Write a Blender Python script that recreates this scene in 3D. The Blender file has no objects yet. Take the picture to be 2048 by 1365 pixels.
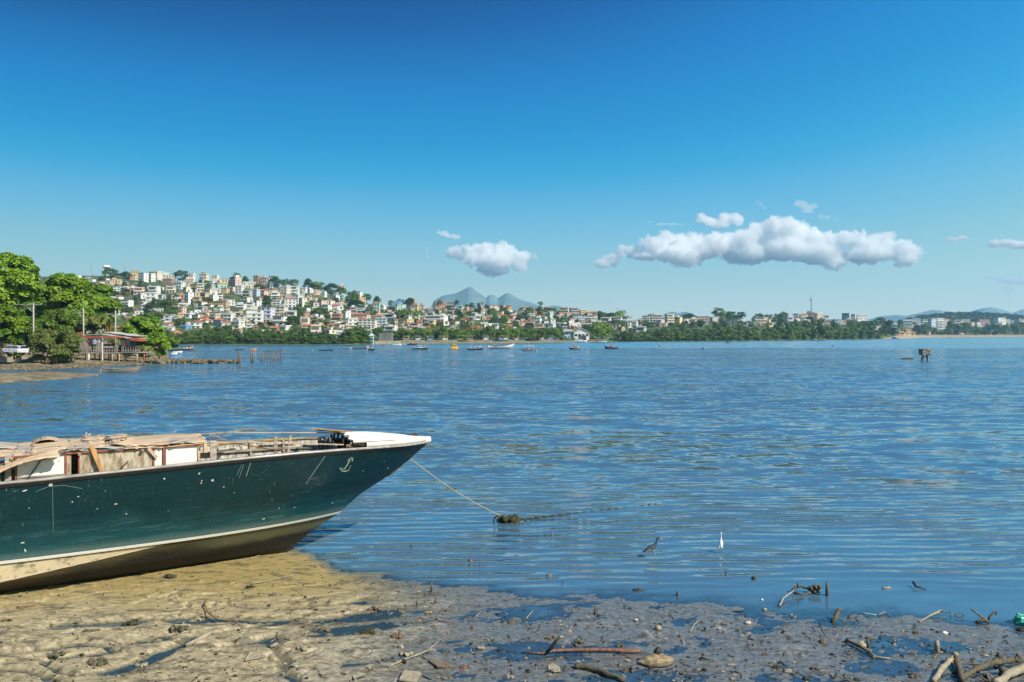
import bpy, math, random
import numpy as np
from mathutils import Vector, Matrix

sc = bpy.context.scene
C = sc.collection
R = math.radians

# ------------------------------------------------------------------ camera, sky, sun, exposure
W0, H0, F = 2048.0, 1365.0, 1593.0          # photo size and focal length in its pixels
HZ = 668.0                                  # horizon row
CAMZ = 5.0
cam_d = bpy.data.cameras.new("camera"); cam = bpy.data.objects.new("camera", cam_d); C.objects.link(cam)
cam.location = (0, 0, CAMZ); cam.rotation_euler = (R(90), 0, 0)
cam_d.lens = 36.0 * F / W0; cam_d.sensor_width = 36; cam_d.shift_y = (HZ - H0 / 2) / W0
cam_d.clip_start = 0.1; cam_d.clip_end = 60000
sc.camera = cam

SUN_EL, SUN_AZ = R(44), R(122)              # azimuth clockwise from +Y
sdir = Vector((math.sin(SUN_AZ) * math.cos(SUN_EL), math.cos(SUN_AZ) * math.cos(SUN_EL), math.sin(SUN_EL)))
sun_d = bpy.data.lights.new("sun", 'SUN'); sun = bpy.data.objects.new("sun", sun_d); C.objects.link(sun)
sun.rotation_euler = sdir.to_track_quat('Z', 'Y').to_euler(); sun.location = (40, -40, 60)
sun_d.energy = 5.0; sun_d.angle = R(0.53); sun_d.color = (1.0, 0.94, 0.84)

world = bpy.data.worlds.new("World"); sc.world = world; world.use_nodes = True
nt = world.node_tree; nt.nodes.clear()
N = nt.nodes.new; L = nt.links.new
tc = N('ShaderNodeTexCoord')
mp = N('ShaderNodeVectorMath'); mp.operation = 'MULTIPLY'; mp.inputs[1].default_value = (1, 1, 1.3)
ad = N('ShaderNodeVectorMath'); ad.operation = 'ADD'; ad.inputs[1].default_value = (0, 0, 0.03)
nm = N('ShaderNodeVectorMath'); nm.operation = 'NORMALIZE'
sky = N('ShaderNodeTexSky'); sky.sky_type = 'NISHITA'; sky.sun_disc = False
sky.sun_elevation = SUN_EL; sky.sun_rotation = SUN_AZ; sky.air_density = 1.0; sky.dust_density = 0.4; sky.ozone_density = 3.0
bgn = N('ShaderNodeBackground'); bgn.inputs['Strength'].default_value = 0.11
wo = N('ShaderNodeOutputWorld')
# the deep polarised blue of this sky: a tone curve per channel on the Sky Texture, a little darker away from the sun
sx = N('ShaderNodeSeparateXYZ'); pol = N('ShaderNodeMapRange')
pol.inputs[1].default_value = -0.6; pol.inputs[2].default_value = 0.6; pol.inputs[3].default_value = 0.0935; pol.inputs[4].default_value = 0.1265
vm = N('ShaderNodeVectorMath'); vm.operation = 'SCALE'
cv = N('ShaderNodeRGBCurve'); vb = N('ShaderNodeVectorMath'); vb.operation = 'SCALE'; vb.inputs['Scale'].default_value = 1 / 0.11
def curve(i, pts):
    c = cv.mapping.curves[i]
    c.points[0].location = pts[0]; c.points[1].location = pts[-1]
    for p in pts[1:-1]: c.points.new(*p)
cv.mapping.extend = 'HORIZONTAL'; cv.mapping.clip_max_y = 1.2
curve(0, [(0, 0.004), (0.14, 0.0), (0.165, 0.008), (0.18, 0.022), (0.20, 0.065), (0.236, 0.134), (0.31, 0.27), (0.447, 0.48), (1, 0.8)])
curve(1, [(0, 0.02), (0.10, 0.035), (0.17, 0.05), (0.182, 0.068), (0.201, 0.118), (0.229, 0.178), (0.251, 0.213), (0.302, 0.300), (0.382, 0.405), (0.507, 0.52), (0.614, 0.61), (1, 0.74)])
curve(2, [(0, 0.05), (0.20, 0.12), (0.30, 0.19), (0.336, 0.27), (0.368, 0.37), (0.402, 0.455), (0.44, 0.49), (0.5, 0.553), (0.58, 0.58), (0.67, 0.53), (1, 0.50)])
cv.mapping.update()
L(tc.outputs['Generated'], mp.inputs[0]); L(mp.outputs[0], ad.inputs[0]); L(ad.outputs[0], nm.inputs[0]); L(nm.outputs[0], sky.inputs[0])
L(tc.outputs['Generated'], sx.inputs[0]); L(sx.outputs['X'], pol.inputs[0])
L(sky.outputs[0], vm.inputs[0]); L(pol.outputs[0], vm.inputs['Scale']); L(vm.outputs[0], cv.inputs['Color']); L(cv.outputs[0], vb.inputs[0])
L(vb.outputs[0], bgn.inputs['Color']); L(bgn.outputs[0], wo.inputs['Surface'])

sc.view_settings.view_transform = 'Standard'; sc.view_settings.look = 'None'
sc.view_settings.exposure = 0.38; sc.view_settings.gamma = 1.0
sc.render.engine = 'CYCLES'
cy = sc.cycles
cy.use_denoising = True
cy.max_bounces = 48; cy.diffuse_bounces = 2; cy.glossy_bounces = 3; cy.transmission_bounces = 4
cy.volume_bounces = 48; cy.transparent_max_bounces = 8
cy.caustics_reflective = False; cy.caustics_refractive = False
cy.sample_clamp_indirect = 10.0

# ------------------------------------------------------------------ helpers
def at(px, py, Y):
    return Vector(((px - 1024) / F * Y, Y, CAMZ + (HZ - py) / F * Y))

def ground_y(py, z=0.0):
    return (CAMZ - z) * F / (py - HZ)

_tab = {}
def vnoise(x, y, seed=0):
    if seed not in _tab:
        _tab[seed] = np.random.RandomState(seed).rand(256, 256)
    t = _tab[seed]
    xi = np.floor(x).astype(int); yi = np.floor(y).astype(int)
    fx = x - xi; fy = y - yi
    fx = fx * fx * (3 - 2 * fx); fy = fy * fy * (3 - 2 * fy)
    a = t[xi & 255, yi & 255]; b = t[(xi + 1) & 255, yi & 255]; c = t[xi & 255, (yi + 1) & 255]; d = t[(xi + 1) & 255, (yi + 1) & 255]
    return (a * (1 - fx) + b * fx) * (1 - fy) + (c * (1 - fx) + d * fx) * fy

def fbm(x, y, seed=0, oct=4, lac=2.07, gain=0.5):
    x = np.asarray(x, float); y = np.asarray(y, float)
    s = 0; a = 1; tot = 0
    for i in range(oct):
        s = s + a * (vnoise(x, y, seed + i) - 0.5) * 2; tot += a
        x = x * lac + 17.3; y = y * lac + 9.1; a *= gain
    return s / tot

def obj(name, me, parent=None, loc=None):
    o = bpy.data.objects.new(name, me); C.objects.link(o)
    if parent is not None: o.parent = parent
    if loc is not None: o.location = loc
    return o

def tag(o, label=None, cat=None, group=None, kind=None):
    if label: o['label'] = label
    if cat: o['category'] = cat
    if group: o['group'] = group
    if kind: o['kind'] = kind
    return o

def thing(name, label, cat, loc=(0, 0, 0), rz=0.0, group=None):
    o = bpy.data.objects.new(name, None); C.objects.link(o)
    o.location = loc; o.rotation_euler = (0, 0, rz); o.empty_display_size = 0.3
    return tag(o, label, cat, group)

def mesh_np(name, V, Fc, mat, smooth=False):
    """V (n,3) array, Fc (m,k) int array of equal-size faces"""
    me = bpy.data.meshes.new(name)
    V = np.ascontiguousarray(V, np.float32); Fc = np.ascontiguousarray(Fc, np.int32)
    m, k = Fc.shape
    me.vertices.add(len(V)); me.vertices.foreach_set('co', V.ravel())
    me.loops.add(m * k); me.loops.foreach_set('vertex_index', Fc.ravel())
    me.polygons.add(m)
    me.polygons.foreach_set('loop_start', np.arange(0, m * k, k, dtype=np.int32))
    me.polygons.foreach_set('loop_total', np.full(m, k, np.int32))
    if smooth: me.polygons.foreach_set('use_smooth', np.ones(m, bool))
    me.update(calc_edges=True)
    if mat: me.materials.append(mat)
    return me

def grid_faces(nx, ny):
    i = np.arange(nx - 1)[:, None]; j = np.arange(ny - 1)[None, :]
    a = i * ny + j
    return np.stack([a, a + ny, a + ny + 1, a + 1], -1).reshape(-1, 4)

class MB:
    """collects shapes into one mesh"""
    def __init__(s): s.v = []; s.f = []
    def add(s, vs, fs, M=None):
        b = len(s.v)
        for v in vs:
            v = Vector(v)
            s.v.append(tuple(M @ v) if M is not None else tuple(v))
        s.f += [tuple(b + i for i in f) for f in fs]
        return s
    def box(s, x0, x1, y0, y1, z0, z1, M=None):
        vs = [(x0, y0, z0), (x1, y0, z0), (x1, y1, z0), (x0, y1, z0), (x0, y0, z1), (x1, y0, z1), (x1, y1, z1), (x0, y1, z1)]
        fs = [(0, 3, 2, 1), (4, 5, 6, 7), (0, 1, 5, 4), (1, 2, 6, 5), (2, 3, 7, 6), (3, 0, 4, 7)]
        return s.add(vs, fs, M)
    def prism(s, poly, y0, y1, M=None):      # poly in xz
        n = len(poly)
        vs = [(x, y0, z) for x, z in poly] + [(x, y1, z) for x, z in poly]
        fs = [tuple(range(n)), tuple(range(2 * n - 1, n - 1, -1))] + [(i, i + n, (i + 1) % n + n, (i + 1) % n) for i in range(n)]
        return s.add(vs, fs, M)
    def beam(s, a, b, w, h=None, up=(0, 0, 1)):
        a = Vector(a); b = Vector(b); d = b - a; h = h or w
        L_ = d.length
        if L_ < 1e-6: return s
        d.normalize(); u = Vector(up)
        if abs(d.dot(u)) > 0.97: u = Vector((1, 0, 0))
        r = d.cross(u).normalized(); u = r.cross(d).normalized()
        M = Matrix((r, u, d)).transposed().to_4x4(); M.translation = a
        return s.box(-w / 2, w / 2, -h / 2, h / 2, 0, L_, M)
    def tube(s, pts, rad, n=8, cap=True):
        pts = [Vector(p) for p in pts]
        rs = rad if isinstance(rad, (list, tuple)) else [rad] * len(pts)
        prev = None; rings = []
        for i, p in enumerate(pts):
            d = (pts[min(i + 1, len(pts) - 1)] - pts[max(i - 1, 0)]).normalized()
            if prev is None:
                u = Vector((0, 0, 1)) if abs(d.z) < 0.9 else Vector((1, 0, 0))
                r = d.cross(u).normalized()
            else:
                r = (prev - d * prev.dot(d)).normalized()
            prev = r; q = d.cross(r)
            rings.append([p + (r * math.cos(2 * math.pi * k / n) + q * math.sin(2 * math.pi * k / n)) * rs[i] for k in range(n)])
        vs = [v for r in rings for v in r]; fs = []
        for i in range(len(rings) - 1):
            for k in range(n):
                fs.append((i * n + k, i * n + (k + 1) % n, (i + 1) * n + (k + 1) % n, (i + 1) * n + k))
        if cap:
            fs.append(tuple(range(n - 1, -1, -1))); fs.append(tuple((len(rings) - 1) * n + k for k in range(n)))
        return s.add(vs, fs)
    def blob(s, c, r, seed=0, n=10, m=7, rough=0.25, M=None):
        rn = random.Random(seed); c = Vector(c)
        r = Vector(r) if not isinstance(r, (int, float)) else Vector((r, r, r))
        vs = [c + Vector((0, 0, -r.z))]
        for j in range(1, m):
            th = math.pi * j / m
            for k in range(n):
                ph = 2 * math.pi * k / n; q = 1 + rn.uniform(-rough, rough)
                vs.append(c + Vector((r.x * math.sin(th) * math.cos(ph) * q, r.y * math.sin(th) * math.sin(ph) * q, -r.z * math.cos(th) * q)))
        vs.append(c + Vector((0, 0, r.z))); fs = []
        for k in range(n): fs.append((0, 1 + (k + 1) % n, 1 + k))
        for j in range(m - 2):
            for k in range(n):
                a = 1 + j * n + k; b = 1 + j * n + (k + 1) % n
                fs.append((a, b, b + n, a + n))
        t = len(vs) - 1
        for k in range(n): fs.append((t, 1 + (m - 2) * n + k, 1 + (m - 2) * n + (k + 1) % n))
        return s.add(vs, fs, M)
    def mesh(s, name, mat, smooth=False):
        me = bpy.data.meshes.new(name); me.from_pydata(s.v, [], s.f); me.update()
        if smooth: me.polygons.foreach_set('use_smooth', [True] * len(me.polygons))
        if mat: me.materials.append(mat)
        return me
    def build(s, name, mat, parent=None, smooth=False, loc=None):
        return obj(name, s.mesh(name, mat, smooth), parent, loc)

# ------------------------------------------------------------------ materials
_mats = {}
def nodes(m):
    t = m.node_tree; return t, t.nodes.new, t.links.new, t.nodes['Principled BSDF']

def mat(name, col, rough=0.7, var=0.15, scale=3.0, spec=0.3, rnd=0.0, metal=0.0, bump=0.0, bscale=20.0, col2=None, stretch=(1, 1, 1), contrast=(0.35, 0.65)):
    """plain procedural surface: two tones mixed by object-space noise"""
    if name in _mats: return _mats[name]
    m = bpy.data.materials.new(name); m.use_nodes = True; _mats[name] = m
    t, N, L, P = nodes(m)
    P.inputs['Roughness'].default_value = rough; P.inputs['Specular IOR Level'].default_value = spec; P.inputs['Metallic'].default_value = metal
    tc = N('ShaderNodeTexCoord'); mpn = N('ShaderNodeMapping'); mpn.inputs['Scale'].default_value = stretch
    L(tc.outputs['Object'], mpn.inputs[0])
    nz = N('ShaderNodeTexNoise'); nz.inputs['Scale'].default_value = scale; nz.inputs['Detail'].default_value = 6; nz.inputs['Roughness'].default_value = 0.65
    L(mpn.outputs[0], nz.inputs['Vector'])
    cr = N('ShaderNodeMapRange'); cr.inputs[1].default_value = contrast[0]; cr.inputs[2].default_value = contrast[1]
    L(nz.outputs['Fac'], cr.inputs[0])
    c2 = col2 or tuple(max(0, c * (1 - 2 * var)) for c in col)
    mx = N('ShaderNodeMix'); mx.data_type = 'RGBA'
    mx.inputs[6].default_value = (*c2, 1); mx.inputs[7].default_value = (*(col if col2 else tuple(min(1, c * (1 + var)) for c in col)), 1)
    L(cr.outputs[0], mx.inputs[0]); out = mx.outputs[2]
    if rnd:
        oi = N('ShaderNodeObjectInfo'); r2 = N('ShaderNodeMapRange'); r2.inputs[3].default_value = 1 - rnd; r2.inputs[4].default_value = 1 + rnd
        L(oi.outputs['Random'], r2.inputs[0])
        hsv = N('ShaderNodeHueSaturation'); L(out, hsv.inputs['Color']); L(r2.outputs[0], hsv.inputs['Value'])
        out = hsv.outputs[0]
    L(out, P.inputs['Base Color'])
    if bump:
        n2 = N('ShaderNodeTexNoise'); n2.inputs['Scale'].default_value = bscale; n2.inputs['Detail'].default_value = 5
        L(mpn.outputs[0], n2.inputs['Vector'])
        bn = N('ShaderNodeBump'); bn.inputs['Strength'].default_value = bump; bn.inputs['Distance'].default_value = 0.02
        L(n2.outputs['Fac'], bn.inputs['Height']); L(bn.outputs[0], P.inputs['Normal'])
    return m

# ------------------------------------------------------------------ shoreline and terrain functions
SH = [(-900, 690), (-200, 690), (340, 690), (700, 690), (760, 688), (1000, 687), (1190, 684), (1300, 683.5), (1500, 682), (1760, 678.5), (1850, 675.5), (2048, 674.3), (2400, 673.6)]
CR = [(-900, 560), (0, 557), (100, 554), (200, 553), (300, 562), (400, 566), (500, 573), (580, 579), (650, 588), (700, 600), (760, 613), (820, 618), (900, 620),
      (1000, 622), (1100, 626), (1160, 632), (1240, 640), (1300, 642), (1500, 643), (1600, 641), (1700, 645), (1760, 650), (1800, 655), (1900, 657), (2400, 657)]
def lerp(tab, x):
    return float(np.interp(x, [a for a, b in tab], [b for a, b in tab]))
def shore_Y(px): return CAMZ * F / (lerp(SH, px) - HZ)
def crest_Y(px): return shore_Y(px) * 0.3 + 780 if px < 1760 else max(780 + shore_Y(px) * 0.3, shore_Y(px) + 330)
def crest_z(px): return CAMZ + (HZ - lerp(CR, px)) / F * crest_Y(px)
def hill_z(px, Y):
    ys, yc, zc = shore_Y(px), crest_Y(px), crest_z(px)
    t = (Y - ys) / (yc - ys)
    if t < 0: return max(-2.0, 120 * t * 0.4)
    if t <= 1:
        return 1.2 * min(1, t * 12) + (zc - 1.2) * (0.75 * t + 0.25 * t * t)
    return zc - (Y - yc) * 0.05 * max(0.2, zc / 60)
def hill_at_py(px, py):
    """depth at which the hillside shows at row py in column px"""
    ys, yc = shore_Y(px), crest_Y(px)
    lo, hi = ys + 4, yc
    for i in range(60):
        Y = lo + (hi - lo) * i / 59
        if HZ - (hill_z(px, Y) - CAMZ) / Y * F <= py: return Y
    return hi
# ------------------------------------------------------------------ haze (air between the camera and the far hills)
hz = MB().box(-6200, 6200, -60, 5900, -6, 400).build('haze', None)
hm = bpy.data.materials.new('haze'); hm.use_nodes = True; t = hm.node_tree; t.nodes.clear()
pv = t.nodes.new('ShaderNodeVolumePrincipled'); mo = t.nodes.new('ShaderNodeOutputMaterial')
pv.inputs['Color'].default_value = (0.36, 0.72, 1.0, 1); pv.inputs['Density'].default_value = 0.00012; pv.inputs['Anisotropy'].default_value = 0.2
t.links.new(pv.outputs[0], mo.inputs['Volume'])
hz.data.materials.append(hm); tag(hz, kind='stuff')

# ------------------------------------------------------------------ water
def math2(op, a, b=None):
    n_ = N('ShaderNodeMath'); n_.operation = op
    for i, v in enumerate((a, b)):
        if v is None: continue
        if isinstance(v, (int, float)): n_.inputs[i].default_value = v
        else: L(v, n_.inputs[i])
    return n_.outputs[0]
def rng(v, a, b, c=0.0, d=1.0, smooth=True):
    n_ = N('ShaderNodeMapRange'); n_.inputs[1].default_value = a; n_.inputs[2].default_value = b; n_.inputs[3].default_value = c; n_.inputs[4].default_value = d
    if smooth: n_.interpolation_type = 'SMOOTHSTEP'
    L(v, n_.inputs[0]); return n_.outputs[0]
def make_water():
    global t, N, L, P
    wm = bpy.data.materials.new('water'); wm.use_nodes = True
    t, N, L, P = nodes(wm)
    P.inputs['Base Color'].default_value = WBASE; P.inputs['Roughness'].default_value = 0.05; P.inputs['IOR'].default_value = 1.90
    geo = N('ShaderNodeNewGeometry'); sep = N('ShaderNodeSeparateXYZ'); L(geo.outputs['Position'], sep.inputs[0]); y = sep.outputs['Y']
    def nz(sx, sy, scale, detail, rot=0.0, rough=0.5, dist=0.0, col=True):
        m_ = N('ShaderNodeMapping'); m_.inputs['Scale'].default_value = (sx, sy, 1); m_.inputs['Rotation'].default_value = (0, 0, R(rot))
        n_ = N('ShaderNodeTexNoise'); n_.inputs['Scale'].default_value = scale; n_.inputs['Detail'].default_value = detail; n_.inputs['Roughness'].default_value = rough; n_.inputs['Distortion'].default_value = dist
        L(geo.outputs['Position'], m_.inputs[0]); L(m_.outputs[0], n_.inputs['Vector']); return n_.outputs['Color' if col else 'Fac']
    def vm(op, a, b=None, s=None):
        n_ = N('ShaderNodeVectorMath'); n_.operation = op
        L(a, n_.inputs[0])
        if b is not None:
            if isinstance(b, tuple): n_.inputs[1].default_value = b
            else: L(b, n_.inputs[1])
        if s is not None:
            if isinstance(s, float): n_.inputs['Scale'].default_value = s
            else: L(s, n_.inputs['Scale'])
        return n_.outputs[0]
    near = rng(y, 16.5, 33.0)
    gust = rng(nz(0.018, 0.05, 1.0, 4, 4, .6, col=False), 0.38, 0.62, 0.55, 1.25)
    calm = math2('SUBTRACT', 1.0, math2('MULTIPLY', math2('MULTIPLY', rng(y, 262, 290), rng(sep.outputs['X'], -110, 20)), 0.72))
    # slopes of the wind chop: wavelets of 0.3 m up to broad 10 m undulations
    sl = vm('SCALE', vm('SUBTRACT', nz(0.65, 1.5, 2.2, 3, 8), (.5, .5, .5)), s=math2('MULTIPLY', rng(near, 0, 1, 0.10, 0.60, False), 1.0))
    s2 = vm('SCALE', vm('SUBTRACT', nz(0.50, 1.2, 0.85, 3, -7), (.5, .5, .5)), s=math2('MULTIPLY', rng(near, 0, 1, 0.10, 0.95, False), 1.0))
    s3 = vm('SCALE', vm('SUBTRACT', nz(0.45, 1.0, 0.26, 4, 5, .65), (.5, .5, .5)), s=math2('MULTIPLY', near, 0.20))
    s4 = vm('SCALE', vm('SUBTRACT', nz(0.30, 1.0, 0.10, 5, 2, .7), (.5, .5, .5)), s=math2('MULTIPLY', rng(y, 60, 180), 0.17))
    tot = vm('ADD', vm('ADD', sl, s2), vm('ADD', s3, s4)); tot = vm('MULTIPLY', tot, (0.6, 1.15, 0.0))
    tot = vm('SCALE', tot, s=math2('MULTIPLY', gust, calm))
    lean = N('ShaderNodeCombineXYZ'); L(math2('MULTIPLY', math2('MULTIPLY', rng(y, 18, 60, 0.0, 1.0), rng(y, 60, 260, 1.0, 0.66)), -0.115), lean.inputs[1])      # the wind chop shows its faces towards the near shore
    tot = vm('ADD', tot, lean.outputs[0])
    # long ripples running in over the shallows: two crossing trains
    def train(scale, rot, dist, sx):
        wv = N('ShaderNodeTexWave'); wv.wave_type = 'BANDS'; wv.bands_direction = 'Y'; wv.inputs['Scale'].default_value = scale; wv.inputs['Distortion'].default_value = dist
        wv.inputs['Detail'].default_value = 3; wv.inputs['Detail Scale'].default_value = 0.5; wv.inputs['Detail Roughness'].default_value = 0.6
        mw = N('ShaderNodeMapping'); mw.inputs['Scale'].default_value = (sx, 1, 1); mw.inputs['Rotation'].default_value = (0, 0, R(rot)); L(geo.outputs['Position'], mw.inputs[0]); L(mw.outputs[0], wv.inputs[0]); return wv.outputs['Fac']
    amp = rng(nz(0.25, 0.5, 0.8, 2, 0, .5, col=False), 0.35, 0.65, 0.25, 1.0)
    far_fade = rng(y, 19, 36, 1.0, 0.0); shal = rng(y, 14.4, 17.8, 0.04, 1.0)
    h = math2('ADD', math2('MULTIPLY', train(0.62, -7, 9.0, 0.5), 0.034), math2('MULTIPLY', train(0.95, 5, 7.0, 0.6), 0.012))
    h = math2('ADD', h, math2('MULTIPLY', nz(0.45, 1.3, 1.6, 3, 4, .55, .4, False), 0.050))
    h = math2('MULTIPLY', h, math2('MULTIPLY', amp, math2('MULTIPLY', far_fade, shal)))
    bn = N('ShaderNodeBump'); bn.inputs['Distance'].default_value = 1.0; bn.inputs['Strength'].default_value = 1.0; L(h, bn.inputs['Height'])
    nrm = vm('NORMALIZE', vm('ADD', bn.outputs[0], tot))
    L(nrm, P.inputs['Normal'])
    # over the last centimetres the water is clear and the mud shows through
    at_ = N('ShaderNodeAttribute'); at_.attribute_name = 'depth'
    fr = N('ShaderNodeFresnel'); fr.inputs['IOR'].default_value = 1.70; L(nrm, fr.inputs['Normal'])
    gl = N('ShaderNodeBsdfGlossy'); gl.inputs['Roughness'].default_value = 0.04; L(nrm, gl.inputs['Normal'])
    tr = N('ShaderNodeBsdfTransparent'); tr.inputs[0].default_value = (.95, .97, .98, 1); m1 = N('ShaderNodeMixShader'); L(fr.outputs[0], m1.inputs[0]); L(tr.outputs[0], m1.inputs[1]); L(gl.outputs[0], m1.inputs[2])
    m2 = N('ShaderNodeMixShader'); L(rng(at_.outputs['Fac'], 0.0, 0.03, 0.42, 1.0), m2.inputs[0]); L(m1.outputs[0], m2.inputs[1]); L(P.outputs[0], m2.inputs[2])
    L(m2.outputs[0], t.nodes['Material Output'].inputs['Surface'])
    wx = np.concatenate([np.linspace(-6000, -13, 24)[:-1], np.linspace(-13, 12, 500), np.linspace(12, 6000, 24)[1:]])
    wy = np.concatenate([np.linspace(-60, 9, 6)[:-1], np.linspace(9, 21, 240), np.geomspace(21.5, 5600, 30)])
    XX, YY = np.meshgrid(wx, wy, indexing='ij'); D = np.clip(-mud_h(XX, YY), 0, 1); D[(YY > 20.5) | (np.abs(XX) > 29)] = 1
    me = mesh_np('water', np.stack([XX, YY, 0 * XX], -1).reshape(-1, 3), grid_faces(len(wx), len(wy)), wm)
    at2 = me.attributes.new('depth', 'FLOAT', 'POINT'); at2.data.foreach_set('value', D.reshape(-1).astype(np.float32))
    return tag(obj('water', me), kind='structure')
WBASE = (0.062, 0.128, 0.185, 1)

# ------------------------------------------------------------------ mud flat in front
def shore_line(X):       # world Y where the mud meets the open water
    return np.interp(X, [-30, -12, -8, -5.2, -4.6, -3.6, -2.2, -0.8, 1.0, 3.0, 5.0, 8.5, 30], [19.5, 18.9, 18.6, 18.3, 17.6, 16.4, 15.9, 15.3, 14.9, 14.6, 14.2, 13.3, 12.5])
CHN = [[(-60, 1316), (60, 1306), (130, 1299), (205, 1297), (262, 1289), (330, 1279)], [(205, 1297), (214, 1309), (150, 1318), (108, 1326), (98, 1334), (118, 1350), (150, 1356), (210, 1346), (280, 1331), (345, 1303), (400, 1277), (470, 1263)],
       [(120, 1255), (230, 1250), (310, 1243), (400, 1243), (480, 1248), (560, 1247), (640, 1245), (720, 1236), (790, 1229), (850, 1222)], [(470, 1263), (520, 1255), (560, 1247)], [(640, 1268), (700, 1262), (770, 1252), (840, 1245)],
       [(440, 1296), (500, 1290), (548, 1284), (560, 1300), (572, 1325), (560, 1350), (590, 1380)], [(0, 1345), (60, 1352), (120, 1375)], [(690, 1330), (760, 1322), (850, 1305)], [(600, 1222), (680, 1212), (730, 1205)]]
CHN = [[((px - 1024) / F * (CAMZ * F / (py - HZ)), CAMZ * F / (py - HZ)) for px, py in l] for l in CHN]
def chan(X, Y):
    X = X + 0.16 * fbm(X * 1.3, Y * 1.9, 70, 4); Y = Y + 0.16 * fbm(X * 1.3, Y * 1.9, 80, 4)
    best = np.full(np.shape(X), 9.0)
    for l in CHN:
        for (x0, y0), (x1, y1) in zip(l[:-1], l[1:]):
            dx, dy = x1 - x0, y1 - y0; t_ = np.clip(((X - x0) * dx + (Y - y0) * dy) / (dx * dx + dy * dy), 0, 1)
            best = np.minimum(best, np.hypot(X - x0 - t_ * dx, Y - y0 - t_ * dy))
    return best
def mud_h(X, Y, fine=True):
    X = np.asarray(X, float); Y = np.asarray(Y, float)
    d = shore_line(X) - Y
    left = 1 / (1 + np.exp((X + 2.9) * 1.3))            # the firmer, browner bank on the boat's side
    base = np.where(d > 0, left * (0.035 + 0.045 * np.clip(d / 1.5, 0, 1)) + (1 - left) * (-0.004 + 0.0045 * d), d * (0.035 + 0.05 * left) + left * 0.035)
    xr = X * 0.94 + Y * 0.34; yr = Y * 0.94 - X * 0.34
    n1 = fbm(X * 0.5, Y * 0.8, 3, 3) * 0.028
    n2 = fbm(xr * 1.3, yr * 2.6, 11, 5, gain=0.6) * 0.027
    rid = np.clip(1.15 - np.abs(fbm(xr * 0.55, yr * 1.4 + 0.3 * fbm(X * .9, Y * .9, 44, 3), 21, 4, gain=0.5)) / 0.05, 0, 1) * 0.85    # small channels between the plates
    w = 0.075 + 0.15 * np.clip(fbm(X * 0.9, Y * 0.9, 90, 2) + 0.1, 0, 1) * 2
    ch = np.clip(1.5 - chan(X, Y) / w, 0, 1)
    prox = np.clip((17.0 - Y) / 2.0, 0, 1)
    ch = np.maximum(ch, rid * prox * np.clip((X + 11) * .2, 0.15, 1))
    h = base + n1 + n2
    sel_ = np.clip(left * 1.2 + np.clip(1.6 - np.abs(X + 2), 0, 1) * .6, 0, 1)
    h = h + (np.minimum(h, -0.006) - h) * ch * sel_
    n3 = fbm(X * 7, Y * 9, 31, 3, gain=0.6) * 0.006 + fbm(xr * 22, yr * 30, 35, 3, gain=0.6) * 0.006
    lump = np.clip(fbm(X * 3.1 + 5, Y * 4.3, 51, 3) - 0.44, 0, 1) * 0.12 * np.clip(d / 1.0, 0, 1)
    return np.where(d > -2.5, h + n3 + lump, base)
mm = bpy.data.materials.new('mud'); mm.use_nodes = True
t, N, L, P = nodes(mm)
geo = N('ShaderNodeNewGeometry'); sep = N('ShaderNodeSeparateXYZ'); L(geo.outputs['Position'], sep.inputs[0])
P.inputs['IOR'].default_value = 1.45
def noise(scale, detail=5, rough=0.6, stretch=(1, 1, 1), rot=0):
    m_ = N('ShaderNodeMapping'); m_.inputs['Scale'].default_value = stretch; m_.inputs['Rotation'].default_value = (0, 0, R(rot)); L(geo.outputs['Position'], m_.inputs[0])
    n_ = N('ShaderNodeTexNoise'); n_.inputs['Scale'].default_value = scale; n_.inputs['Detail'].default_value = detail; n_.inputs['Roughness'].default_value = rough
    L(m_.outputs[0], n_.inputs['Vector']); return n_.outputs['Fac']
def mixc(f, a, b):
    n_ = N('ShaderNodeMix'); n_.data_type = 'RGBA'
    L(f, n_.inputs[0]) if not isinstance(f, float) else None
    for i, v in ((6, a), (7, b)):
        if isinstance(v, tuple): n_.inputs[i].default_value = (*v, 1)
        else: L(v, n_.inputs[i])
    return n_.outputs[2]
big = noise(0.9, 6, 0.65, (1, 2.2, 1), 20); fine = noise(9, 6, 0.7, (1, 1.6, 1), 15); grit = noise(60, 3, 0.7)
leftm = rng(math2('ADD', sep.outputs['X'], math2('MULTIPLY', math2('SUBTRACT', big, 0.5), 3.0)), -4.2, 0.5, 1, 0)
dry = mixc(rng(fine, 0.35, 0.65), (0.225, 0.185, 0.105), (0.41, 0.345, 0.21))
dry = mixc(rng(math2('ADD', sep.outputs['Y'], math2('MULTIPLY', big, 3.0)), 14.8, 17.6), dry, (0.30, 0.225, 0.085))    # yellowish algae film by the hull
grey = mixc(rng(fine, 0.35, 0.65), (0.15, 0.155, 0.15), (0.31, 0.31, 0.29))
col = mixc(leftm, grey, dry)
hgt = math2('ADD', sep.outputs['Z'], math2('MULTIPLY', math2('SUBTRACT', fine, 0.5), 0.03))
wet = rng(math2('SUBTRACT', hgt, math2('MULTIPLY', math2('SUBTRACT', 1.0, leftm), 0.012)), 0.002, 0.040, 1, 0)   # water-soaked where it lies low
wetd = mixc(wet, (1.0, 1.0, 1.0), (0.55, 0.57, 0.58))
mul = N('ShaderNodeMix'); mul.data_type = 'RGBA'; mul.blend_type = 'MULTIPLY'; mul.inputs[0].default_value = 1.0; L(col, mul.inputs[6]); L(wetd, mul.inputs[7])
spk = rng(grit, 0.60, 0.68)
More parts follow.
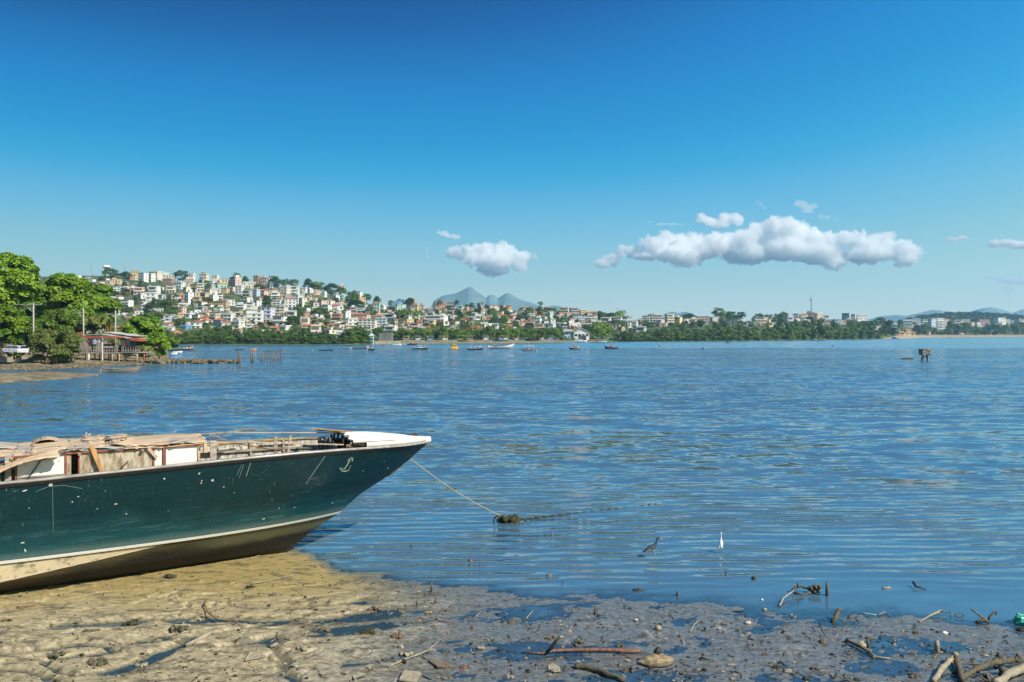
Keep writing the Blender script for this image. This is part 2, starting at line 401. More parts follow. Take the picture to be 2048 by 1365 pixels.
med = noise(3.2, 6, 0.7, (0.7, 1.8, 1), 18); col = mixc(math2('MULTIPLY', rng(med, 0.50, 0.62), 0.72), mul.outputs[2], (0.07, 0.062, 0.045)); col = mixc(spk, col, (0.04, 0.036, 0.028)); col = mixc(rng(noise(26, 3, 0.7), 0.66, 0.70), col, (0.42, 0.38, 0.30))
L(col, P.inputs['Base Color'])
L(rng(wet, 0, 1, 0.60, 0.14, False), P.inputs['Roughness'])
bn = N('ShaderNodeBump'); bn.inputs['Distance'].default_value = 0.02; bn.inputs['Strength'].default_value = 0.42
L(math2('ADD', fine, math2('MULTIPLY', grit, 0.4)), bn.inputs['Height']); L(bn.outputs[0], P.inputs['Normal'])
xs = np.concatenate([np.linspace(-60, -13, 40)[:-1], np.linspace(-13, 11, 1000), np.linspace(11, 50, 40)[1:]])
ys = np.concatenate([np.linspace(-50, 9.5, 60)[:-1], np.linspace(9.5, 19.5, 480), np.linspace(19.5, 40, 30)[1:]])
XX, YY = np.meshgrid(xs, ys, indexing='ij'); ZZ = mud_h(XX, YY)
tag(obj('mud', mesh_np('mud', np.stack([XX, YY, ZZ], -1).reshape(-1, 3), grid_faces(len(xs), len(ys)), mm, True)), kind='structure')
def mz(X, Y): return float(mud_h(np.array([X]), np.array([Y]))[0])

make_water()

# ------------------------------------------------------------------ far land and hills
hillm = mat('hillside', (0.12, 0.15, 0.05), 0.9, scale=0.06, col2=(0.045, 0.075, 0.028), contrast=(0.4, 0.6))
cols = np.concatenate([np.arange(-900, 300, 40), np.arange(300, 1200, 12), np.arange(1200, 2420, 20)]); ts = np.concatenate([np.linspace(-0.12, 1, 60), np.linspace(1.08, 3, 14)])
V = []
for px in cols:
    ysh, yc = shore_Y(px), crest_Y(px)
    for tt in ts:
        Y = ysh + (yc - ysh) * tt
        V.append(((px - 1024) / F * Y, Y, hill_z(px, Y)))
V = np.array(V); V[:, 2] += fbm(V[:, 0] * 0.02, V[:, 1] * 0.02, 77, 4) * np.clip(V[:, 2] * 0.05, 0, 1.6)
tag(obj('hillside', mesh_np('hillside', V, grid_faces(len(cols), len(ts)), hillm, True)), kind='structure')

# beach strip at the far right and the low shore of the promenade
sandm = mat('far_sand', (0.34, 0.26, 0.16), 0.9, scale=0.4)
def strip(name, px0, px1, d0, d1, z0, z1, m, n=40):
    V = []
    for px in np.linspace(px0, px1, n):
        e = 1.0; k_ = min(1, (px - px0) / 45)
        for d, z in ((d0, z0), (d0 + (d1 - d0) * .3, z0 + (z1 - z0) * .7), (d1, z1)):
            Y = shore_Y(px) + d * e + 1.5 * math.sin(px * 0.13)
            V.append(((px - 1024) / F * Y, Y, -0.3 + (z + 0.3) * k_))
    return tag(obj(name, mesh_np(name, np.array(V), grid_faces(n, 3), m, True)), kind='structure')
strip('beach', 1752, 2420, -25, 60, -0.3, 3.6, sandm)
strip('shore_sand', 742, 1200, -7, 16, -0.3, 0.9, mat('shore_sand', (0.23, 0.20, 0.12), 0.9, scale=0.5))

# ------------------------------------------------------------------ distant mountains
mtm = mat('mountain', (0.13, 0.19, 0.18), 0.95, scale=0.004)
def mountain(prof, D, th, seed, tail=0.6):
    """ridge through the profile (px,py) at distance D, sloping down on both sides"""
    pxs = np.linspace(prof[0][0], prof[-1][0], 160); top = np.interp(pxs, [a for a, b in prof], [b for a, b in prof])
    X = (pxs - 1024) / F * D; Z = CAMZ + (HZ - top) / F * D
    vs = np.linspace(-1, 1, 41); V = []
    for x_, z_ in zip(X, Z):
        for v in vs:
            fall = (1 - abs(v)) ** 1.1
            rid = fbm(np.array([x_ * 0.006]), np.array([v * 3.0 + x_ * 0.001]), seed, 4)[0]
            V.append((x_ + v * 60 * rid, D + v * th + 80 * rid * (abs(v) > 0.02), max(-4, z_ * fall * (1 + 0.22 * rid * min(1, abs(v) * 4)))))
    o = obj('mountains', mesh_np('mountains', np.array(V), grid_faces(160, 41), mtm, True)); return tag(o, kind='structure')
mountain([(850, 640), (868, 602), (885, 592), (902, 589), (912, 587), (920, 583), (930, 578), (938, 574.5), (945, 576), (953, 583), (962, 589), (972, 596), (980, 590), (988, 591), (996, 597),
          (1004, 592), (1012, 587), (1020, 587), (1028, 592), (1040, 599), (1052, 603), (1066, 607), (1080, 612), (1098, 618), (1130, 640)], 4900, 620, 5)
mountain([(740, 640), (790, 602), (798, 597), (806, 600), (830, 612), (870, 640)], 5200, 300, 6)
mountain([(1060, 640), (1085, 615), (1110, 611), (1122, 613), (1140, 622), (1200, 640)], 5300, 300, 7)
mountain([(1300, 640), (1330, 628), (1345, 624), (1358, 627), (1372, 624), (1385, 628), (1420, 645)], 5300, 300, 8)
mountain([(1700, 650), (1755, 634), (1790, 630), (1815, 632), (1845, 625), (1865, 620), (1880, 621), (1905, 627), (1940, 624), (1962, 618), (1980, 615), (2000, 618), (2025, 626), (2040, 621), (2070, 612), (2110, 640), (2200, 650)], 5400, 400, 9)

# ------------------------------------------------------------------ clouds (volumes beyond the haze)
clm = bpy.data.materials.new('cloud'); clm.use_nodes = True; t = clm.node_tree; t.nodes.clear()
def cloud_mat(name, dens):
    m_ = bpy.data.materials.new(name); m_.use_nodes = True; t = m_.node_tree; t.nodes.clear()
    pv = t.nodes.new('ShaderNodeVolumePrincipled'); mo = t.nodes.new('ShaderNodeOutputMaterial')
    pv.inputs['Color'].default_value = (1, 1, 1, 1); pv.inputs['Density'].default_value = dens; pv.inputs['Anisotropy'].default_value = -0.35
    t.links.new(pv.outputs[0], mo.inputs['Volume']); return m_
cl_dense, cl_thin = cloud_mat('cloud_dense', 0.020), cloud_mat('cloud_wisp', 0.006)
tex = bpy.data.textures.new('cloud_tex', 'CLOUDS'); tex.noise_scale = 90; tex.noise_depth = 4; tex.noise_type = 'HARD_NOISE'
tex2 = bpy.data.textures.new('cloud_tex_fine', 'CLOUDS'); tex2.noise_scale = 36; tex2.noise_depth = 3; tex2.noise_type = 'HARD_NOISE'
CD = 8200.0
def cloud(label, blobs, m, vox=8, amp=60, name='cloud'):
    """blobs: (px, py, radius px x, radius px y)"""
    cx = sum(b[0] for b in blobs) / len(blobs); cyy = sum(b[1] for b in blobs) / len(blobs)
    o0 = at(cx, cyy, CD); mb = MB(); rn = random.Random(int(cx))
    for (px, py, rx, ry) in blobs:
        p = at(px, py, CD) - o0; s = CD / F
        rx *= 1.12; ry *= 1.14; mb.blob((p.x, rn.uniform(-0.35, 0.35) * rx * s, p.z), (rx * s, max(rx, ry) * 0.8 * s, ry * s), 1, 16, 10, 0.0)
    o = mb.build(name, m, None, True, o0)
    r = o.modifiers.new('r', 'REMESH'); r.mode = 'VOXEL'; r.voxel_size = vox
    d = o.modifiers.new('d', 'DISPLACE'); d.texture = tex; d.strength = amp * 1.5; d.mid_level = 0.35; d.texture_coords = 'GLOBAL'
    d = o.modifiers.new('e', 'DISPLACE'); d.texture = tex2; d.strength = amp * 1.1; d.mid_level = 0.4; d.texture_coords = 'GLOBAL'
    return tag(o, label, 'cloud', 'clouds low over the far shore')
cloud('white puffy cloud hanging above the pointed mountain peaks', [(905, 504, 16, 13), (918, 500, 12, 10), (935, 496, 11, 9), (955, 503, 22, 16), (975, 498, 18, 14), (1000, 500, 18, 16), (1018, 503, 18, 15),
      (1040, 516, 22, 14), (1069, 514, 7, 9), (985, 522, 40, 18), (945, 520, 22, 12), (985, 540, 32, 12), (1040, 534, 16, 12), (925, 514, 18, 9)], cl_dense)
cloud('small flat white cloud over the puffy cloud above the mountain', [(876, 466, 7, 5), (888, 469, 11, 6), (902, 473, 11, 5), (914, 475, 8, 4)], cl_dense, 12, 35)
cloud('faint curved wisp of cloud beside the puffy mountain cloud', [(855, 513, 5, 6), (852, 503, 4, 6), (858, 496, 5, 3)], cl_thin, 11, 26)
big = [(1205, 528, 18, 12), (1225, 520, 18, 13), (1245, 500, 15, 12), (1268, 504, 18, 13), (1290, 488, 16, 12), (1310, 490, 22, 16), (1330, 478, 17, 13), (1362, 486, 26, 18), (1392, 480, 22, 15), (1400, 500, 40, 20),
       (1350, 510, 45, 16), (1430, 490, 30, 22), (1460, 486, 28, 20), (1490, 478, 26, 20), (1520, 462, 24, 18), (1548, 452, 24, 17), (1575, 455, 24, 18), (1600, 462, 24, 18), (1625, 474, 24, 18), (1655, 482, 24, 18),
       (1690, 478, 22, 16), (1712, 474, 18, 12), (1738, 488, 26, 16), (1768, 482, 22, 16), (1782, 474, 10, 9), (1805, 496, 24, 18), (1832, 506, 14, 16), (1500, 505, 50, 22), (1570, 495, 50, 25), (1640, 505, 50, 22), (1670, 525, 26, 14),
       (1740, 508, 50, 18), (1810, 520, 24, 14), (1370, 525, 30, 9), (1290, 512, 30, 10)]
cloud('long bank of white cumulus cloud over the right half of the bay', big, cl_dense, 9)
cloud('twin rounded cloud puffs on top of the long cloud bank', [(1405, 436, 13, 10), (1420, 442, 16, 9), (1452, 436, 16, 12), (1475, 440, 14, 13), (1440, 448, 22, 8)], cl_dense, 12, 40)
cloud('thin flat streak of cloud beside the twin cloud puffs', [(1299, 445, 7, 3.5), (1322, 449, 12, 3), (1345, 449, 12, 3), (1362, 450, 7, 2.5)], cl_thin, 11, 22)
cloud('tiny slanting wisp of cloud above the long cloud bank', [(1513, 404, 5, 4), (1521, 410, 6, 4), (1530, 417, 5, 4)], cl_thin, 10, 18)
cloud('faint ragged wisp of cloud, highest over the long bank', [(1600, 409, 14, 7), (1620, 413, 16, 5), (1612, 424, 14, 4)], cl_thin, 11, 30)
cloud('small white cloudlet just above the long bank', [(1645, 434, 8, 5), (1655, 435, 7, 5), (1675, 440, 6, 4)], cl_thin, 10, 20)
cloud('pair of small flat clouds, last before the right edge clouds', [(1896, 479, 9, 5), (1925, 476, 12, 5), (1935, 477, 8, 4), (1910, 480, 10, 3)], cl_dense, 11, 24)
cloud('flat white cloud cut by the right edge, upper one', [(1990, 487, 12, 9), (2018, 487, 20, 8), (2045, 490, 20, 8), (2075, 486, 20, 10)], cl_dense, 12, 30)
cloud('pale flat cloud cut by the right edge, lower one', [(1985, 556, 16, 6), (2015, 560, 20, 8), (2045, 562, 25, 8), (2018, 582, 12, 9)], cl_thin, 12, 40)
# ------------------------------------------------------------------ the beached wooden boat
hullp = bpy.data.materials.new('hull_green'); hullp.use_nodes = True
t, N, L, P = nodes(hullp)
tc = N('ShaderNodeTexCoord'); sep = N('ShaderNodeSeparateXYZ'); L(tc.outputs['Object'], sep.inputs[0])
def onoise(scale, detail=5, rough=0.6, stretch=(1, 1, 1), rot=(0, 0, 0), dist=0):
    m_ = N('ShaderNodeMapping'); m_.inputs['Scale'].default_value = stretch; m_.inputs['Rotation'].default_value = rot; L(tc.outputs['Object'], m_.inputs[0])
    n_ = N('ShaderNodeTexNoise'); n_.inputs['Scale'].default_value = scale; n_.inputs['Detail'].default_value = detail; n_.inputs['Roughness'].default_value = rough
    n_.inputs['Distortion'].default_value = dist
    L(m_.outputs[0], n_.inputs['Vector']); return n_.outputs['Fac']
streak = onoise(3.0, 6, 0.7, (0.5, 1, 5.0)); runs = onoise(5, 4, 0.7, (5, 5, 0.35)); blotch = onoise(1.1, 5, 0.6); fine = onoise(38, 4, 0.75)
faded = rng(math2('ADD', sep.outputs['Z'], math2('MULTIPLY', blotch, 0.9)), 1.3, 2.1, 1, 0)
c = mixc(faded, (0.0004, 0.023, 0.029), (0.005, 0.058, 0.069))
c = mixc(math2('MULTIPLY', rng(streak, 0.50, 0.68), math2('MULTIPLY', faded, 0.75)), c, (0.045, 0.12, 0.13)); P.inputs['Specular IOR Level'].default_value = 0.35
c = mixc(math2('MULTIPLY', rng(runs, 0.56, 0.75), 0.35), c, (0.035, 0.12, 0.11))
vo = N('ShaderNodeTexVoronoi'); vo.inputs['Scale'].default_value = 5.5; L(tc.outputs['Object'], vo.inputs['Vector'])
sel = N('ShaderNodeSeparateColor'); L(vo.outputs['Color'], sel.inputs[0])
chip = math2('MULTIPLY', math2('LESS_THAN', math2('SUBTRACT', vo.outputs['Distance'], math2('MULTIPLY', math2('SUBTRACT', fine, 0.5), 0.10)), math2('MULTIPLY', rng(sel.outputs[1], 0.0, 1.0), 0.06)), math2('GREATER_THAN', sel.outputs[0], 0.72))
c = mixc(chip, c, (0.50, 0.50, 0.44))
scr = math2('MULTIPLY', rng(onoise(7, 2, 0.5, (6, 1, 0.5), (0, 0.55, 0)), 0.705, 0.73), rng(onoise(1.2, 2), 0.5, 0.6))
c = mixc(math2('MULTIPLY', scr, 0.6), c, (0.35, 0.42, 0.38))
seam = N('ShaderNodeTexWave'); seam.wave_type = 'BANDS'; seam.bands_direction = 'Z'; seam.inputs['Scale'].default_value = 2.05; seam.inputs['Distortion'].default_value = 0.25; L(tc.outputs['Object'], seam.inputs[0])
sm = rng(seam.outputs['Fac'], 0.0, 0.012, 1, 0)
c = mixc(math2('MULTIPLY', sm, 0.45), c, (0.004, 0.022, 0.026))
rust = math2('MULTIPLY', rng(onoise(2.6, 5, 0.7, (4, 4, 0.30)), 0.60, 0.74), rng(onoise(0.8, 3, 0.6), 0.48, 0.62)); c = mixc(math2('MULTIPLY', rust, 0.40), c, (0.10, 0.085, 0.05))
scum = rng(math2('ADD', sep.outputs['Z'], math2('MULTIPLY', math2('SUBTRACT', fine, 0.5), 0.25)), 0.86, 1.02, 0.55, 0.0); c = mixc(scum, c, (0.13, 0.19, 0.18))
scuff = math2('MULTIPLY', rng(onoise(14, 4, 0.75, (0.5, 1, 2.2), (0, 0.35, 0)), 0.60, 0.70), rng(onoise(0.9, 3), 0.46, 0.60)); c = mixc(math2('MULTIPLY', scuff, 0.40), c, (0.20, 0.28, 0.27))
L(c, P.inputs['Base Color']); L(rng(streak, 0.3, 0.7, 0.25, 0.48), P.inputs['Roughness'])
bn = N('ShaderNodeBump'); bn.inputs['Distance'].default_value = 0.05; bn.inputs['Strength'].default_value = 0.28
L(math2('ADD', blotch, math2('MULTIPLY', streak, 0.25)), bn.inputs['Height']); L(bn.outputs[0], P.inputs['Normal'])

hullb = bpy.data.materials.new('hull_bottom_paint'); hullb.use_nodes = True
t, N, L, P = nodes(hullb)
tc = N('ShaderNodeTexCoord'); sep = N('ShaderNodeSeparateXYZ'); L(tc.outputs['Object'], sep.inputs[0])
n1 = onoise(2.2, 6, 0.65, (0.6, 1, 1.5)); n2 = onoise(30, 4, 0.75); n3 = onoise(5, 5, 0.7)
cream = mixc(rng(n3, 0.50, 0.66), (0.80, 0.66, 0.45), (0.30, 0.28, 0.17))
# edge of the fouling and painted shade climbs towards the bow
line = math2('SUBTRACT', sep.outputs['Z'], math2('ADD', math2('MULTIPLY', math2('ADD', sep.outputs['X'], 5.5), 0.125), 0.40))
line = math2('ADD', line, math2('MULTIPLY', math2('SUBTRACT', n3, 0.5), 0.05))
foul_shade = rng(line, -0.012, 0.012, 1, 0)
dark = mixc(rng(math2('ADD', line, math2('MULTIPLY', math2('SUBTRACT', n1, 0.5), 0.5)), -0.26, 0.02), (0.010, 0.008, 0.005), (0.080, 0.062, 0.024))  # fouling brown, sinking to near-black low down as painted steep shade
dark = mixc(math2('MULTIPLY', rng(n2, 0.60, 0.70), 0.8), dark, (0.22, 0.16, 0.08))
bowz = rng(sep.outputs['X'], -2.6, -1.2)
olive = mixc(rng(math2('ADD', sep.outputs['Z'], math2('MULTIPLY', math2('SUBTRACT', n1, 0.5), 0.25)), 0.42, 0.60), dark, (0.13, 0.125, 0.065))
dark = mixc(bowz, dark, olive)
c = mixc(foul_shade, cream, dark)
L(c, P.inputs['Base Color']); P.inputs['Roughness'].default_value = 0.7
bn = N('ShaderNodeBump'); bn.inputs['Distance'].default_value = 0.02; L(math2('MULTIPLY', n2, foul_shade), bn.inputs['Height']); L(bn.outputs[0], P.inputs['Normal'])

white_paint = mat('weathered_white_paint', (0.70, 0.67, 0.60), 0.6, scale=9, col2=(0.55, 0.50, 0.40), contrast=(0.30, 0.40), bump=0.2)
panel_white = mat('panel_white', (0.72, 0.71, 0.67), 0.6, scale=5, col2=(0.36, 0.30, 0.20), contrast=(0.31, 0.42), bump=.2)
grey_wood = mat('grey_weathered_wood', (0.42, 0.36, 0.28), 0.85, scale=8, col2=(0.16, 0.13, 0.10), stretch=(0.5, 4, 4), contrast=(0.35, 0.62), bump=0.5, bscale=30)
inner_wood = mat('flaked_inner_planking', (0.55, 0.51, 0.43), 0.85, scale=16, col2=(0.17, 0.14, 0.10), stretch=(1, 1, 0.45), contrast=(0.38, 0.58), bump=0.4)
ply = mat('peeled_plywood', (0.62, 0.47, 0.31), 0.75, scale=5.0, col2=(0.27, 0.18, 0.11), stretch=(0.35, 3.2, 3), contrast=(0.30, 0.62), bump=0.5, bscale=12)
ply_grey = mat('silvered_plywood', (0.47, 0.41, 0.34), 0.75, scale=6.0, col2=(0.18, 0.14, 0.10), stretch=(0.35, 3.2, 3), contrast=(0.32, 0.6), bump=0.5, bscale=12)
batten_m = mat('pinkish_batten', (0.62, 0.45, 0.33), 0.75, scale=5, col2=(0.40, 0.30, 0.22), stretch=(0.4, 3, 3))
orange_wood = mat('split_orange_wood', (0.58, 0.33, 0.13), 0.7, scale=5, col2=(0.30, 0.15, 0.06), stretch=(3, 3, 0.4))
rail_m = mat('worn_rail_top', (0.50, 0.46, 0.42), 0.28, scale=8, col2=(0.20, 0.17, 0.15), stretch=(0.3, 3, 3), spec=0.7)
black_m = mat('black_rubber', (0.018, 0.018, 0.02), 0.45)
dark_wood = mat('rotten_dark_wood', (0.10, 0.075, 0.05), 0.9, scale=9, col2=(0.02, 0.015, 0.012))
red_brown = mat('red_brown_edge', (0.28, 0.09, 0.045), 0.7, scale=9)
stem_m = mat('bare_stem_wood', (0.17, 0.165, 0.13), 0.8, scale=12, col2=(0.07, 0.065, 0.05))

BO = thing('beached_boat', 'dark green wooden fishing boat beached on the mud, its plywood roof peeling', 'boat', (-5.16, 18.1, 0), math.atan2(.475, .88))
_zt = [0, .42, .81, 1.18, 1.61, 2.08, 2.36, 2.6]; _st = [0, .57, 1.27, 1.76, 2.57, 3.22, 3.575, 3.9]
_sh = ([-9.5, -7, -6, -5, -4, -3, -2, -1, 0, 1, 2, 3, 3.6], [2.36, 2.30, 2.30, 2.31, 2.35, 2.38, 2.41, 2.44, 2.45, 2.44, 2.40, 2.35, 2.335])
def stem_x(z): return float(np.interp(z, _zt, _st))
def sheer(x): return float(np.interp(x, *_sh))
def hw(z, x):
    d = max(0.0, stem_x(z) - x)
    return float(np.interp(z, [0, .15, .4, .8, 1.5, 2.36], [.05, .74, 1.07, 1.18, 1.28, 1.36])) * (1 - math.exp(-d / float(np.interp(z, [0, .8, 2.36], [3, 2.2, 1.7])))) * (1 - 0.10 * max(0, (-x - 5) / 4.5))
def hull_part(name, z0, z1, m, nz, off=0.0, xs=None, x1=None, smooth=True, parent=BO):
    """skin between heights z0 and z1 (callables of x or numbers), both sides"""
    f0 = z0 if callable(z0) else (lambda x: z0); f1 = z1 if callable(z1) else (lambda x: z1)
    V, Fc = [], []; nx = 110
    for side in (-1, 1):
        b0 = len(V)
        for i in range(nx):
            tt = (i / (nx - 1)) ** 0.75
            for k in range(nz):
                q = k / (nz - 1)
                # each level runs from the transom to the stem at its own height
                zz = None
                xe = stem_x(f1(3.5) * q + f0(3.5) * (1 - q)) if x1 is None else x1
                x = -9.3 + (xe + 9.3) * tt
                zz = f0(x) * (1 - q) + f1(x) * q
                w = hw(zz, x)
                V.append((x, side * (w + off), zz))
        g = grid_faces(nx, nz) + b0
        if side == 1: g = g[:, ::-1]
        Fc.append(g)
    return obj(name, mesh_np(name, np.array(V), np.concatenate(Fc), m, smooth), parent)
hull = hull_part('hull', 0.835, sheer, hullp, 34)
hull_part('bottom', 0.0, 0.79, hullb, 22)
hull_part('waterline_stripe', 0.785, 0.845, white_paint, 3, 0.022)
hull_part('stripe_black_batten', 0.765, 0.783, black_m, 2, 0.012)  # thin black line along the foot of the stripe
hull_part('rubbing_strake', lambda x: sheer(x) - 0.085, lambda x: sheer(x) - 0.03, black_m, 3, 0.028)
# flat cap rail
V = []; nx = 110
for side in (-1, 1):
    pass
def sweep(name, m, prof, x0=-9.3, x1=3.56, sides=(-1, 1), nx=110):
    """profile (offset outwards, height above the sheer) swept along the gunwale"""
    V, Fc = [], []; k = len(prof)
    for side in sides:
        b0 = len(V)
        for i in range(nx):
            x = x0 + (x1 - x0) * (i / (nx - 1)) ** 0.8
            for (o_, h_) in prof:
                z = sheer(x); w = hw(z, x)
                V.append((x, side * max(0.0, w + o_), z + h_))
        g = []
        for i in range(nx - 1):
            for j in range(k):
                a, b = b0 + i * k + j, b0 + i * k + (j + 1) % k
                q = (a, a + k, b + k, b); g.append(q if side == 1 else q[::-1])
        Fc += g
    return obj(name, mesh_np(name, np.array(V), np.array(Fc), m, False), BO)
sweep('cap_rail', rail_m, [(0.035, -0.032), (0.042, -0.005), (0.035, 0.012), (-0.07, 0.018), (-0.07, -0.032)])
# stem piece worn to bare wood
V = []; Fc = []
for side in (-1, 1):
    b0 = len(V)
    for z in np.linspace(1.55, 2.13, 12):
        for d in (0, 0.03, 0.10 + 0.05 * math.sin(z * 9)):
            x = stem_x(z) - d; V.append((x + 0.006, side * (hw(z, x) + 0.006), z))
    g = grid_faces(12, 3) + b0; Fc.append(g if side == 1 else g[:, ::-1])
obj('stem_plate', mesh_np('stem_plate', np.array(V), np.concatenate(Fc), stem_m, True), BO)
# transom
tb = MB(); zs = np.linspace(0.02, sheer(-9.3), 12)
L_ = [(-9.3, -hw(z, -9.3), z) for z in zs] + [(-9.3, hw(z, -9.3), z) for z in zs[::-1]]
tb.add(L_, [tuple(range(len(L_)))]); tb.build('transom', hullp, BO)

# inside: planking skin, frames, stringers, deck
hull_part('inner_planking', 1.2, lambda x: sheer(x) - 0.01, inner_wood, 10, -0.06, x1=1.2)
for x in np.arange(-8.8, 0.6, 0.75):
    for side in (-1, 1):
        fr = MB(); zz = np.linspace(1.25, sheer(x) + (0.02 if side > 0 else -0.02), 6)
        for a, b in zip(zz[:-1], zz[1:]):
            fr.beam((x, side * (hw(a, x) - 0.09), a), (x, side * (hw(b, x) - 0.09), b), 0.05, 0.05, (1, 0, 0))
        fr.build('hull_frame', grey_wood, BO)
for zo, w_ in ((-0.19, 0.05), (-0.42, 0.07)):
    s_ = MB(); pr = None
    for x in np.linspace(-9.2, 1.2, 60):
        z = sheer(x) + zo; p = (x, hw(z, x) - 0.115, z)
        if pr: s_.beam(pr, p, 0.04, w_)
        pr = p
    s_.build('stringer', grey_wood, BO)
dk = MB()
for i in range(14):
    y = -1.21 + i * 0.175
    xe = 0.9
    while xe > -9 and hw(1.27, xe) < max(abs(y), abs(y + .172)) + 0.05: xe -= 0.05
    if xe > -8: dk.box(-9.0, xe, y, y + 0.172, 1.28 + 0.006 * (i % 2), 1.31 + 0.006 * (i % 2))
dk.build('inner_deck', grey_wood, BO)
# far bulwark capping, uneven
cp = MB()
for i in range(12):
    x = -9 + i * 0.84
    if x > 0.9: break
    z = sheer(x) + 0.018
    cp.beam((x, hw(2.4, x) - 0.03, z), (x + 0.82, hw(2.4, x + 0.82) - 0.03, sheer(x + .82) + 0.018), 0.09, 0.035 + 0.02 * (i % 3 == 0))
cp.build('far_capping', grey_wood, BO)

# panels fixed inside the far bulwark
def panel(name, x0, x1, z0, z1, m, label=None, d=0.15):
    pb = MB(); y0 = y1 = -0.95
    pb.add([(x0, y0, z0), (x1, y1, z0), (x1, y1, z1), (x0, y0, z1), (x0, y0 + .02, z0), (x1, y1 + .02, z0), (x1, y1 + .02, z1), (x0, y0 + .02, z1)],
           [(0, 1, 2, 3), (4, 7, 6, 5), (0, 4, 5, 1), (1, 5, 6, 2), (2, 6, 7, 3), (3, 7, 4, 0)])
    o = pb.build(name, m, BO)
    if label: o['label'] = label
    return o
panel('side_panel', -5.12, -4.34, 2.0, 2.70, panel_white, 'white painted cabin panel with peeling corners')
panel('side_panel', -4.10, -2.82, 1.9, 2.70, mat('bare_plywood_panel', (0.52, 0.45, 0.34), 0.85, scale=14, col2=(0.22, 0.16, 0.09), stretch=(1, 1, 0.3), contrast=(0.38, 0.6)), 'bare stained plywood cabin panel')
panel('side_panel', -2.78, -2.64, 1.9, 2.71, panel_white, 'narrow white cabin panel')
panel('side_panel', -2.57, -1.97, 1.9, 2.71, panel_white, 'clean white cabin panel under the roof end')
panel('side_panel', -6.9, -5.48, 1.9, 2.70, panel_white, 'white cabin panel behind the posts')
pb = MB(); pb.box(-4.34, -4.24, -0.95, -0.90, 1.6, 2.72); pb.build('panel_strip', mat('bare_plywood_panel', (0, 0, 0)), BO)
for (a, b, z) in ((-5.12, -4.34, 2.31), (-5.12, -4.34, 2.24)):
    pb = MB(); pb.box(a, b, -0.975, -0.955, z, z + .025); pb.build('cabin_trim', grey_wood, BO)
def post(name, x, y, z0, z1, w, m, x2=None, y2=None, d=None):
    b = MB(); b.beam((x, y, z0), (x2 if x2 is not None else x, y2 if y2 is not None else y, z1), w, d or w, (1, 0, 0)); return b.build(name, m, BO)
CY = -0.955
post('panel_edge', -5.14, CY, 1.9, 2.72, 0.03, red_brown); post('panel_edge', -4.33, CY, 1.9, 2.74, 0.035, red_brown); post('panel_edge', -4.11, CY, 1.9, 2.74, 0.025, red_brown)
post('panel_edge', -2.605, CY, 1.9, 2.74, 0.05, red_brown); post('panel_edge', -2.80, CY, 1.9, 2.74, 0.03, red_brown); post('panel_edge', -1.95, CY, 1.9, 2.74, 0.045, ply)
post('upright', -5.26, -0.98, 1.3, 2.76, 0.04, ply_grey, d=0.10); post('upright', -5.38, -1.02, 1.3, 2.74, 0.04, ply_grey, d=0.06, x2=-5.42)
post('upright', -4.18, -0.70, 1.3, 2.72, 0.03, dark_wood, d=0.14)  # dark strip behind the panel gap, standing in for shade in the recess
post('upright', -1.66, -0.88, 2.32, 2.78, 0.05, ply_grey, d=0.125); post('upright_foot', -1.66, -0.88, 1.28, 2.32, 0.055, black_m, d=0.13)
post('upright', -0.22, -0.05, 1.3, 2.68, 0.05, grey_wood, d=0.075); post('upright', 0.02, 0.15, 1.6, 2.66, 0.04, ply_grey, x2=0.16, d=0.06)
post('diagonal_slat', -3.90, -1.00, 2.84, 2.26, 0.02, orange_wood, x2=-3.68, y2=-1.08, d=0.085)
post('diagonal_slat', -2.90, -1.0, 2.73, 2.52, 0.02, batten_m, x2=-2.74, d=0.06)
post('iron_stay', -5.02, -0.985, 2.18, 2.68, 0.016, black_m, x2=-4.70, d=0.02); post('iron_stay', -3.55, -0.985, 2.20, 2.50, 0.012, black_m, x2=-3.25, d=0.014)
post('hanging_board', -4.72, -0.99, 2.62, 2.80, 0.015, ply_grey, d=0.16)

# peeling roof: warped sheets of plywood over cross beams
def sheet(name, x0, x1, y0, y1, zf, m, nx=26, ny=14, seed=0, th=0.016, ragged=0.05, label=None):
    rn = random.Random(seed); top, n = [], 0
    e0 = [rn.uniform(-ragged, ragged) for _ in range(ny)]; e1 = [rn.uniform(-ragged, ragged) for _ in range(ny)]
    f0 = [rn.uniform(-ragged, ragged) * 0.6 for _ in range(nx)]; f1 = [rn.uniform(-ragged, ragged) * 0.6 for _ in range(nx)]
    P_ = []
    for i in range(nx):
        for j in range(ny):
            u, v = i / (nx - 1), j / (ny - 1)
            x = x0 + e0[j] + (x1 + e1[j] - x0 - e0[j]) * u; y = y0 + f0[i] + (y1 + f1[i] - y0 - f0[i]) * v
            P_.append((x, y, zf(x, y, u, v) + 0.012 * fbm(np.array([x * 3.0]), np.array([y * 5.0]), seed + 5, 3)[0]))
    A = np.array(P_); B = A.copy(); B[:, 2] -= th
    g = grid_faces(nx, ny); n = len(A); Fc = [g, (g + n)[:, ::-1]]
    rim = [i * ny for i in range(nx)] + [(nx - 1) * ny + j for j in range(1, ny)] + [i * ny + ny - 1 for i in range(nx - 2, -1, -1)] + [j for j in range(ny - 2, 0, -1)]
    Fc.append(np.array([(rim[k], rim[(k + 1) % len(rim)], rim[(k + 1) % len(rim)] + n, rim[k] + n) for k in range(len(rim))])[:, ::-1])
    o = obj(name, mesh_np(name, np.concatenate([A, B]), np.concatenate(Fc), m, False), BO)
    if label: o['label'] = label
    return o
def camber(x, y): return 2.80 - 0.055 * y * y
